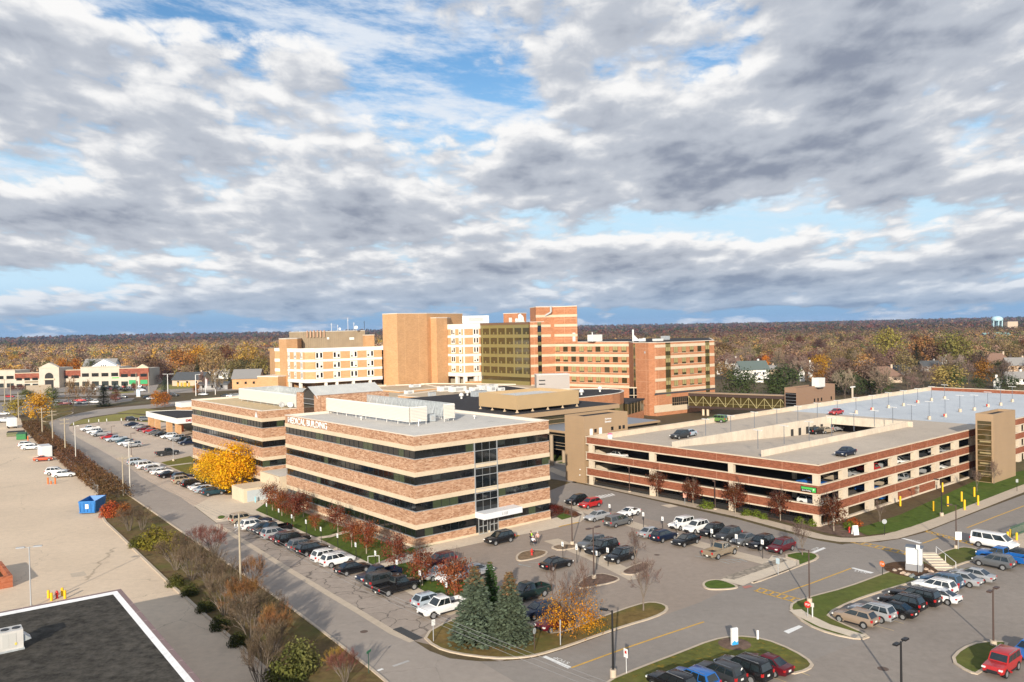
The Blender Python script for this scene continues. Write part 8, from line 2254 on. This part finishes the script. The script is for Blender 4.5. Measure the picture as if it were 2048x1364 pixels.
t=thing('entrance_block',q,'white-topped brick block peeping out left of the rear medical roof','building');b=MB();b.box((2,0,2.7),8,6,5.4,B2);part('wall',b,BR_HOSP,t);b=MB();b.box((2,0,6.2),8.3,6.3,1.6,B2);part('fascia',b,WHITEB,t)
def front(u,v,d):p=PD(u,v,d);return p
def shop(u0,u1,vt,d,label,lower,upper=None,vb=776,storefront=True,upper_h=.38,wins=3,wcol=None):
 a_,c_=PD(u0,vb,d),PD(u1,vb,d);top=PD((u0+u1)/2,vt,d).z;a_.z=c_.z=0
 W_=Wall(a_,c_);t=thing('shop_building',a_,label,'shop','shops in the far row')
 b=MB();W_.box(b,0,W_.len,0,top,0,16,0)
 part('wall',b,lower,t,a_)
 if upper:b=MB();W_.box(b,-.1,W_.len+.1,top*(1-upper_h),top+.1,.15,1);part('upper_band',b,upper,t,a_)
 b=MB();W_.box(b,-.1,W_.len+.1,top+.1,top+.45,.25,1.2);part('cornice',b,CREAM,t,a_)
 for k in range(wins):
  s0=W_.len*(k+.15)/wins;s1=W_.len*(k+.85)/wins
  b=MB();W_.box(b,s0,s1,top*.52,top*.70,.18,.1);part('window',b,GLASS_D,t,a_)
  if storefront:b=MB();W_.box(b,s0,s1,.3,top*.27,.12,.1);part('shopfront',b,GLASS_S,t,a_)
 return t,W_,top,a_
STN=mat('shop_stone',(.50,.44,.36),.8,noise=[(.2,.08,3)])
shop(-70,31,742,512,'cream stone shop at the far left end of the row',STN,wins=5)
t,W_,top,a_=shop(31,79,747,512,'brick-topped shop left of the arched gable',STN,BR_SHOP,wins=3)
b=MB();W_.box(b,W_.len*.4,W_.len*.95,top*.36,top*.44,.2,.1);part('sign_board',b,mat('shop_sign_dark',(.16,.12,.05),.6),t,a_)
t,W_,top,a_=shop(79,119,736,506,'arched gable shop entrance in pale stone',STN,wins=0)
b=MB();b.add([W_.at(0,.1,top),W_.at(W_.len,.1,top),W_.at(W_.len*.8,.1,top+1.6),W_.at(W_.len*.5,.1,top+3.2),W_.at(W_.len*.2,.1,top+1.6)],[(0,1,2,3,4)]);q=[Vector(v)-W_.n*3 for v in b.v];b.add(q,[(4,3,2,1,0)]);b.add([*b.v[:5],*b.v[5:10]],[(2,7,8,3),(3,8,9,4),(1,6,7,2),(4,9,5,0)]);part('gable',b,STN,t,a_)
b=MB();w0=W_.len*.5;ar=[W_.at(w0+2.6*cos(pi*k/10),.15,top*.55+2.6*sin(pi*k/10))for k in range(11)];b.add(ar+[W_.at(w0-2.6,.15,0),W_.at(w0+2.6,.15,0)],[tuple(range(13))]);part('arch_opening',b,DARKIN,t,a_)
b=MB();W_.box(b,w0-3.4,w0+3.4,top*.40,top*.47,.5,.4);part('lintel',b,CREAM,t,a_)
shop(119,162,741,512,'brick-topped shop between arch and long stone shop',STN,BR_SHOP,wins=2)
t,W_,top,a_=shop(162,240,734.5,510,'long two-storey stone shop in the middle of the row',STN,wins=4)
b=MB();W_.box(b,W_.len*.80,W_.len*.98,top*.41,top*.46,.2,.1);part('sign_board',b,GREEN_SIGN,t,a_)
t,W_,top,a_=shop(240,298,737,508,'brick shop with green panels ending the row',STN,BR_SHOP,wins=3,upper_h=.45)
GP_=mat('panel_green',(.02,.30,.10),.6);b=MB();W_.box(b,W_.len*.68,W_.len*.99,0,top*.56,.14,.2);part('brick_bay',b,BR_SHOP,t,a_)
for f0,f1 in((.32,.55),(.71,.96)):b=MB();W_.box(b,W_.len*f0,W_.len*f1,top*.10,top*.34,.22,.1);part('green_panel',b,GP_,t,a_)
b=MB();b.add([W_.at(W_.len*.58,.2,top+.4),W_.at(W_.len,.2,top+.4),W_.at(W_.len*.79,.2,top+2.6)],[(0,1,2)]);b.add([Vector(v)-W_.n*2 for v in b.v],[(2,1,0)]);b.add(b.v[:3]+b.v[3:6],[(0,3,5,2),(1,2,5,4)]);part('pediment',b,CREAM,t,a_)
def house(u,vb,w,h,d_,roof,wall,label,ang=0.0,rise=.5,depth=None,chimney=True,name='house',cat='house',hip=False,group='houses among the trees'):
 g=P(u,vb)if d_ is None else PD(u,vb,d_);g.z=0
 L_=w*g.y/F_PX;D_=depth or L_*.62
 t=thing(name,g,label,cat,group,radians(ang))
 b=MB();b.box((0,0,h/2),L_,D_,h);rh=D_*rise
 for s in(-1,1):b.add([(s*L_/2,-D_/2,h),(s*L_/2,D_/2,h),(s*L_/2,0,h+rh)],[(0,1,2)if s>0 else(1,0,2)])
 part('wall',b,wall,t)
 b=MB();e,f=L_/2+.5,D_/2+.6;x=L_/2-D_/2 if hip else e
 lo=h-.35
 b.add([(-e,-f,lo),(e,-f,lo),(x,0,h+rh+.1),(-x,0,h+rh+.1),(-e,f,lo),(e,f,lo)],[(0,1,2,3),(5,4,3,2)]+([(1,5,2),(4,0,3)]if hip else[]))
 b.add([(-e,-f,lo-.2),(e,-f,lo-.2),(e,-f,lo),(-e,-f,lo)],[(0,1,2,3)]);part('roof',b,roof,t)
 for k in range(3):
  b=MB();b.box((-L_*.3+k*L_*.3,-D_/2-.03,h*.55),1.2,.08,1.3);part('window',b,GLASS_D,t)
 for s in(-1,1):b=MB();b.box((s*(L_/2+.03),0,h*.6),.08,1.2,1.3);part('window',b,GLASS_D,t)
 if chimney:b=MB();b.box((L_*.28,D_*.12,h+rh),.9,.9,2.0);part('chimney',b,wall,t)
HW,HT,HG,HBk=mat('house_white',(.72,.70,.66),.7),mat('house_tan',(.50,.38,.28),.7),mat('house_grey',(.32,.31,.30),.7),BR_WING
RG,RB,RD,RGn=mat('roof_grey',(.24,.23,.22),.9),mat('roof_brown',(.20,.12,.085),.9),mat('roof_dark',(.07,.075,.08),.9),mat('roof_slate_green',(.10,.13,.12),.9)
house(1503,757,58,5.6,None,RGn,HW,'white two-storey house with dark green roof right of the hospital',8,.42)
for a_ in((1517,764,26,3.0,None,RG,HW,'small white gabled house before the green-roofed one',80,.5),(1440,748,14,4,None,RG,HW,'white gable just right of the hospital wing',60,.8),(1466,738,26,4.5,None,RB,HW,'white house with chimney behind the pale spruces',20,.55),(1541,748,24,3.4,None,RG,HT,'low tan house right of the orange tree',15,.4),(1604,762,17,5,None,RG,HW,'white-walled house behind the wide bare tree',70,.7),(1622,756,16,6,None,RD,HW,'steep gabled house with white trim by the yellow-orange tree',75,1.0),(1734,744,38,4,None,RG,HW,'white house with grey roof left of the brown roofs',12,.4),(1766,738,38,4,None,RB,HBk,'brick house with red-brown roof, farther of two',-5,.4),(1765,764,64,3.6,None,RB,HT,'large house with brown hip roof before the bare trees',-12,.42,None,True,'house','house',True),(1795,750,40,3.4,None,RD,HG,'grey house with dark roof right of the brown roofs',0,.35),(1858,742,40,3.6,None,RD,HG,'dark-roofed house right of the tall spruce',0,.35),(1992,742,54,5.0,None,RB,HT,'big house with broad brown roof on the right',-8,.55,None,True,'house','house',True),(2033,745,44,4.6,None,RG,HT,'grey-roofed house at the right edge',-8,.5),(2030,768,40,3.2,None,RG,HW,'white house with pale grey roof behind the deck',-10,.45),(1995,776,22,3,None,RG,HW,'small white gable behind the dark pines',60,.6),(1885,728,26,3.5,None,RG,HW,'pale house in the trees behind the olive tree',0,.35),(497,776,52,6.2,None,RG,BR_HOSP,'brick apartment house left of the hospital',6,.32,14,False,'apartment_house','apartments'),(440,757,40,3.5,None,mat('roof_pale',(.48,.46,.44),.8),HW,'pale-roofed house among tan trees left of the hospital',0,.3),(385,770,62,4,None,RD,HT,'long dark-roofed house behind the orange flags',-6,.3,13),(430,778,60,3,None,RD,HG,'low dark carport left of the apartments',0,.15,8,False),(78,797,40,3.0,None,mat('roof_sand',(.42,.33,.23),.8),HT,'sand-roofed gabled building behind the green tree',35,.42,9,False),(1990,680,50,5,None,mat('roof_teal',(.22,.36,.33),.7),HG,'low building with teal roof in the far woods',0,.2,25,False,'far_building','building')):
 house(*a_)
house(205,765,62,8.5,570,RG,HW,'white gabled hall behind the long stone shop',0,.48,14,False,'gabled_hall','hall',group=None)
g=PD(207,733,546);g.z=0;t=thing('gable_front',g,'white triangular gable with three round windows behind the shops','gable');b=MB();zt=PD(207,733,546).z;b.add([(-10,0,zt-1),(11,0,zt-1),(0,0,zt+4.6),(-10,5,zt-1),(11,5,zt-1),(0,5,zt+4.6)],[(0,1,2),(5,4,3),(0,2,5,3),(1,4,5,2)]);b.box((0,2.5,zt/2),20,5,zt);part('wall',b,WHITEP,t)
for k in(-1.4,0,1.4):b=MB();b.box((k,-.05,zt+.6),.6,.1,.8);part('window',b,GLASS_D,t)
g=PD(1994.5,650,1750);g.z=0;k=1750/F_PX;ztop=PD(1994.5,632.3,1750).z
WT=mat('tower_pale_blue',(.42,.62,.68),.5)
t=thing('water_tower',g,'pale blue legged water tower on the right skyline','water tower')
b=MB();R_=10.4*k;b.lathe((0,0,ztop-9.5*k),[(R_*.9,0),(R_,1.2*k),(R_,4.5*k),(R_*.8,7.5*k),(R_*.4,9.2*k),(.1,9.6*k)],24);b.lathe((0,0,ztop-9.5*k),[(.1,-1.5*k),(R_*.6,-.8*k),(R_*.9,0)],24);part('tank',b,WT,t)
for i in range(6):a_=i*pi/3+.3;b=MB();b.tube((R_*.86*cos(a_),R_*.86*sin(a_),0),(R_*.86*cos(a_),R_*.86*sin(a_),ztop-8*k),1.0*k,n=8);part('leg',b,WT,t)
b=MB();b.tube((0,0,0),(0,0,ztop-10*k),2.0*k,n=10);part('riser',b,WT,t)
g=PD(2022,651,1700);t=thing('far_building',Vector((g.x,g.y,0)),'beige block right of the water tower on the skyline','building');b=MB();b.box((0,0,10),21,12,20);part('wall',b,HT,t);b=MB();b.box((0,0,20.4),21.6,12.6,.8);part('roof',b,RG,t)
for u,vb,vt,l,m_ in((411.5,791,755,'white flagpole with a folded flag beyond the rear medical block',WHITEP),):
 g,h=hgt(u,vb,vt);t=thing('flagpole',g,l,'flagpole');b=MB();b.tube((0,0,0),(0,0,h),.16,.1,n=8);part('pole',b,m_,t)
 b=MB();b.add([(.1,0,h-.5),(.9,.1,h-1.0),(.8,0,h-5.5),(.1,0,h-5.0)],[(0,1,2,3),(3,2,1,0)]);part('flag',b,mat('flag_cloth',(.55,.45,.46),.8),t)
lot_lamp(392,792,749,'tall white street lamp with one arm beyond the rear medical block',WHITEP,heads=(20,),base=.4,r=.22,hl=1.8,group='far street lamps')
lot_lamp(431,790,745,'white street lamp by the pale bare tree',WHITEP,heads=(),base=.4,r=.2,group='far street lamps')
lot_lamp(336,788,748,'white twin-armed street lamp above the blue spruce',WHITEP,heads=(20,160),base=.4,r=.22,hl=2.6,group='far street lamps')
lot_lamp(273,786,745,'pale wooden street pole at the shops, left',WOODP,heads=(),base=.1,r=.22,group='far street lamps')
lot_lamp(298,785,745,'pale wooden street pole at the shops, right',WOODP,heads=(),base=.1,r=.22,group='far street lamps')
for i,u in enumerate((356,363,368.5,371.5,378)):
 g=PD(u,766.5,420);t=thing('traffic_signal',g,ORD[i]+' yellow traffic signal hanging over the far junction, from the left','traffic signal','traffic signals');b=MB();b.box((0,0,-.6),.75,.6,1.9);part('housing',b,YELP,t);b=MB()
 for k in range(3):b.tube((0,-.3,-k*.55),(0,-.42,-k*.55),.18,n=10)
 part('lens',b,BLACKM,t)
wire('span_wire',PD(336,760,420),PD(392,758,420),.6,'span wire carrying the yellow traffic signals',r=.05,m=BLACKM)
t=thing('totem_sign',P(277,794),'pale blue totem sign on the far verge','sign');b=MB();b.box((0,0,2),1.8,.5,3.6);part('panel',b,mat('totem_blue',(.45,.58,.68),.5),t);b=MB();b.box((0,0,.15),2.2,.7,.3);part('base',b,CONC,t)
def far_car_mesh(kind):
 m=body_mesh(KINDS[kind])
 for ms in glass_parts(KINDS[kind]).values():
  for q in ms:m.add(q.v,q.f,3)
 xf,xr,r_=KINDS[kind]['wh']
 for x in(xf,xr):
  for s in(-1,1):m.tube((x,s*.72,r_),(x,s*.93,r_),r_,n=8,mi=1)
 return m.mesh('far_car',[PAINT_BASE,TRIM,CHROME,CAR_GLASS],38)
FCM=[far_car_mesh('sedan'),far_car_mesh('suv'),far_car_mesh('pickup')]
r=random.Random(8);colr=['white','silver','black','dark grey','maroon','dark blue','grey','red','silver','black']
def far_car(u,v,ang,col,label,k,g_):
 o=link('far_car',FCM[k],loc=P(u,v,.03));o.rotation_euler=(0,0,radians(ang));o.material_slots[0].link='OBJECT';o.material_slots[0].material=paint(col)
 tag(o,label,'car',g_)
for i in range(13):c=colr[i%10];far_car(196+i*7.6+r.uniform(-1,1),780-(i%2)*4,r.choice((80,100)),c,f"small {c} car before the shops, place {i + 1} counted from the dark spruce",i%3,'cars before the far shops')
for i in range(8):c=colr[(i+3)%10];far_car(120+i*10,806+(i%2)*4.5-i*.5,15,c,f"{c} car in the lot under the bare trees, place {i + 1} from the golden tree",(i+1)%3,'cars under the bare trees')
for u,v,a_,c,l,k in((246,797,5,'black','black suv driving past the dark spruce',1),(232,799,5,'maroon','dark red car behind the black suv',0),(295,797,60,'dark grey','dark car before the orange maples',0),(303,799,60,'white','white car before the orange maples',0),(348,793,0,'black','black car at the far junction',1),(407,791,0,'silver','silver car behind the flagpole',0),(451,794,0,'black','dark car left of two beyond the sand-coloured roof',0),(463,794,0,'white','white car beyond the sand-coloured roof',0),(474,794,0,'grey','grey car beyond the sand-coloured roof',1),(283,783,10,'white','white van-like car by the side street',1),(8,830,10,'white','white car at the left edge behind the box truck',0),(10,845,10,'silver','silver car at the left edge of the far lot',1),(20,795,0,'red','red car in the far left street',0),(60,793,0,'silver','silver car in the far left street',0),(1498,812,30,'dark grey','dark car under the skywalk end',1),(1490,812,30,'white','white car under the skywalk end',0)):
 far_car(u,v,a_,c,l,k,'far moving and parked cars')
def person(loc,head_z,pose,cols,label,rz,hair,k=1.0):
 t=thing('person',loc,label,'person',rz=rz)
 def skin(name,V,E,R,m_,sub=1):
  me=bpy.data.meshes.new(name);me.from_pydata([tuple(v)for v in V],E,[]);o=link(name,me,t)
  sk=o.modifiers.new('s','SKIN');sk.use_smooth_shade=True
  for i,rr in enumerate(R):o.data.skin_vertices[0].data[i].radius=(rr,rr*.9)
  o.data.skin_vertices[0].data[0].use_root=True
  if sub:o.modifiers.new('d','SUBSURF').levels=1;o.modifiers['d'].render_levels=1
  me.materials.append(m_);return o
 V=[Vector(v)for v in pose['V']]
 E=[(0,1),(1,2),(2,3),(3,4),(1,5),(5,6),(6,7),(1,8),(8,9),(9,10),(0,11),(11,12),(12,13),(13,14),(0,15),(15,16),(16,17),(17,18)]
 E=[(0,19),(19,1)]+E[1:]
 V.append((V[0]+V[1])/2)
 R=[.13,.13,.055,.085,.075,.06,.045,.035,.06,.045,.035,.085,.06,.045,.035,.085,.06,.045,.035,.125]
 skin('body',V,E,R,SKIN_M)
 q=pose['V'];top=[V[0],V[19],V[1],V[5],V[6],V[8],V[9]]
 skin('jacket',top+[V[6].lerp(V[7],.8),V[9].lerp(V[10],.8)],[(0,1),(1,2),(2,3),(3,4),(4,7),(2,5),(5,6),(6,8)],[.15,.15,.155,.08,.062,.05,.08,.062,.05],cols[0])
 skin('trousers',[V[0],V[11],V[12],V[13],V[15],V[16],V[17]],[(0,1),(1,2),(2,3),(0,4),(4,5),(5,6)],[.15,.10,.075,.06,.10,.075,.06],cols[1])
 for a_,c_ in((13,14),(17,18)):b=MB();p0,p1=V[a_],V[c_];b.tube(p0-Z3*.03,p1,.06,.045,n=8);part('shoe',b,BLACKM,t)
 h=V[3].lerp(V[4],.55);b=MB();b.lathe(h-Z3*.02,[(.105,-.02),(.112,.04),(.09,.11),(.04,.15),(.005,.16)],12);b.v=[(v[0],v[1]+.012*1,v[2])for v in b.v];part('hair',b,hair,t)
 f=Vector((0,-1,0));b=MB()
 b.tube(h+f*.095+Vector((0,0,-.02)),h+f*.125+Vector((0,0,-.045)),.014,.018,n=6);part('nose',b,SKIN_M,t)
 for s in(-1,1):b=MB();b.lathe(h+Vector((s*.034,-.098,.012)),[(.001,-.012),(.012,0),(.001,.012)],6);part('eye',b,BLACKM,t)
 for hi,el in((7,6),(10,9)):
  d=(V[hi]-V[el]).normalized();s_=d.orthogonal().normalized();b=MB();b.tube(V[hi],V[hi]+d*.08,.035,.038,n=8)
  for i in range(4):o_=s_*(-.03+.02*i);b.tube(V[hi]+d*.075+o_,V[hi]+d*(.115+.02*(i in(1,2)))+o_,.0095,n=5);b.tube(V[hi]+d*(.115+.02*(i in(1,2)))+o_,V[hi]+d*.15+o_-Z3*.03,.009,.007,n=5)
  b.tube(V[hi]+d*.02+s_*.035,V[hi]+d*.07+s_*.07,.011,.009,n=5);part('hand',b,SKIN_M,t)
 return t
SKIN_M=mat('skin',(.48,.27,.19),.6);HAIR_B=mat('hair_brown',(.10,.045,.02),.7);HAIR_G=mat('hair_grey',(.45,.43,.41),.7)
def std(lean=0.0,arm=0.0,step=.14):
 return dict(V=[(0,0,.92),(0,-lean*.8,1.38),(0,-lean,1.50),(0,-lean*1.1,1.58),(0,-lean*1.15,1.70),(-.20,-lean*.8,1.37),(-.26,-lean-arm*.5,1.12),(-.22,-lean-arm,.98+arm*.1),(.20,-lean*.8,1.37),(.26,-lean-arm*.5,1.12),(.22,-lean-arm,.98+arm*.1),(-.10,0,.86),(-.11,-step,.48),(-.11,-step*.4,.08),(-.11,-step*.4-.17,.04),(.10,0,.86),(.11,step*.3,.48),(.11,step,.10),(.11,step-.16,.04)])
JB,JW,JP,TB,TG=mat('jacket_black',(.012,.012,.014),.8),mat('shirt_white',(.74,.72,.76),.8),mat('coat_pink',(.60,.36,.32),.8),mat('trousers_navy',(.012,.014,.028),.8),mat('trousers_grey',(.08,.075,.07),.8)
g1=P(1061.5,1084.5,.03);g2=P(1066.5,1090,.03);g3=P(1075.5,1087,.03)
t=person(g1,1.7,std(.10,.42),(JB,TB),'person in a black jacket and lime vest pushing a wheelchair',radians(35),HAIR_B)
b=MB();b.box((0,-.265,1.2),.2,.02,.42);part('vest',b,mat('vest_lime',(.42,.75,.04),.7),t)
sit=dict(V=[(0,0,.55),(0,.06,.98),(0,.02,1.10),(0,0,1.18),(0,-.02,1.30),(-.20,.05,.97),(-.25,-.08,.75),(-.18,-.32,.68),(.20,.05,.97),(.25,-.08,.75),(.18,-.32,.68),(-.10,-.05,.55),(-.12,-.46,.56),(-.12,-.52,.18),(-.12,-.68,.14),(.10,-.05,.55),(.12,-.46,.56),(.12,-.52,.18),(.12,-.68,.14)])
person(g2,1.3,sit,(JW,TB),'person in a white top sitting in the wheelchair',radians(35),HAIR_G)
t=thing('wheelchair',g2,'dark wheelchair being pushed before the entrance','wheelchair',rz=radians(35))
b=MB();b.box((0,-.15,.44),.46,.46,.06);part('seat',b,JB,t);b=MB();b.box((0,.20,.75),.44,.05,.55);part('backrest',b,JB,t)
for s in(-1,1):
 b=MB()
 for i in range(16):a0,a1=2*pi*i/16,2*pi*(i+1)/16;b.tube((s*.29,.1+.3*cos(a0),.30+.3*sin(a0)),(s*.29,.1+.3*cos(a1),.30+.3*sin(a1)),.02,n=5,cap=False)
 for i in range(4):a0=pi*i/4;b.tube((s*.29,.1+.29*cos(a0),.30+.29*sin(a0)),(s*.29,.1-.29*cos(a0),.30-.29*sin(a0)),.006,n=4)
 part('wheel',b,BLACKM,t)
 b=MB();b.tube((s*.24,.25,.4),(s*.24,.34,.98),.018,n=5);b.tube((s*.24,-.4,.44),(s*.2,-.6,.12),.016,n=5);b.box((s*.13,-.64,.11),.16,.2,.02);part('frame',b,GREYP,t)
person(g3,1.65,std(.02,.15,.22),(JP,TG),'person in a pale pink coat walking beside the wheelchair',radians(-20),HAIR_G)
hz=MB();hz.box((0,4300,31),19000,9700,64)
hm=bpy.data.materials.new('haze');t,N,L=nt(hm)
N.remove(N['Principled BSDF'])
pv=N.new('ShaderNodeVolumePrincipled');pv.inputs['Color'].default_value=(.45,.62,.95,1);pv.inputs['Density'].default_value=0.00004;pv.inputs['Anisotropy'].default_value=0.0
L.new(pv.outputs[0],N['Material Output'].inputs['Volume'])
o=link('haze',hz.mesh('haze',hm));tag(o,'thin blue autumn haze over the town','haze',kind='stuff')
S.cycles.volume_bounces=0
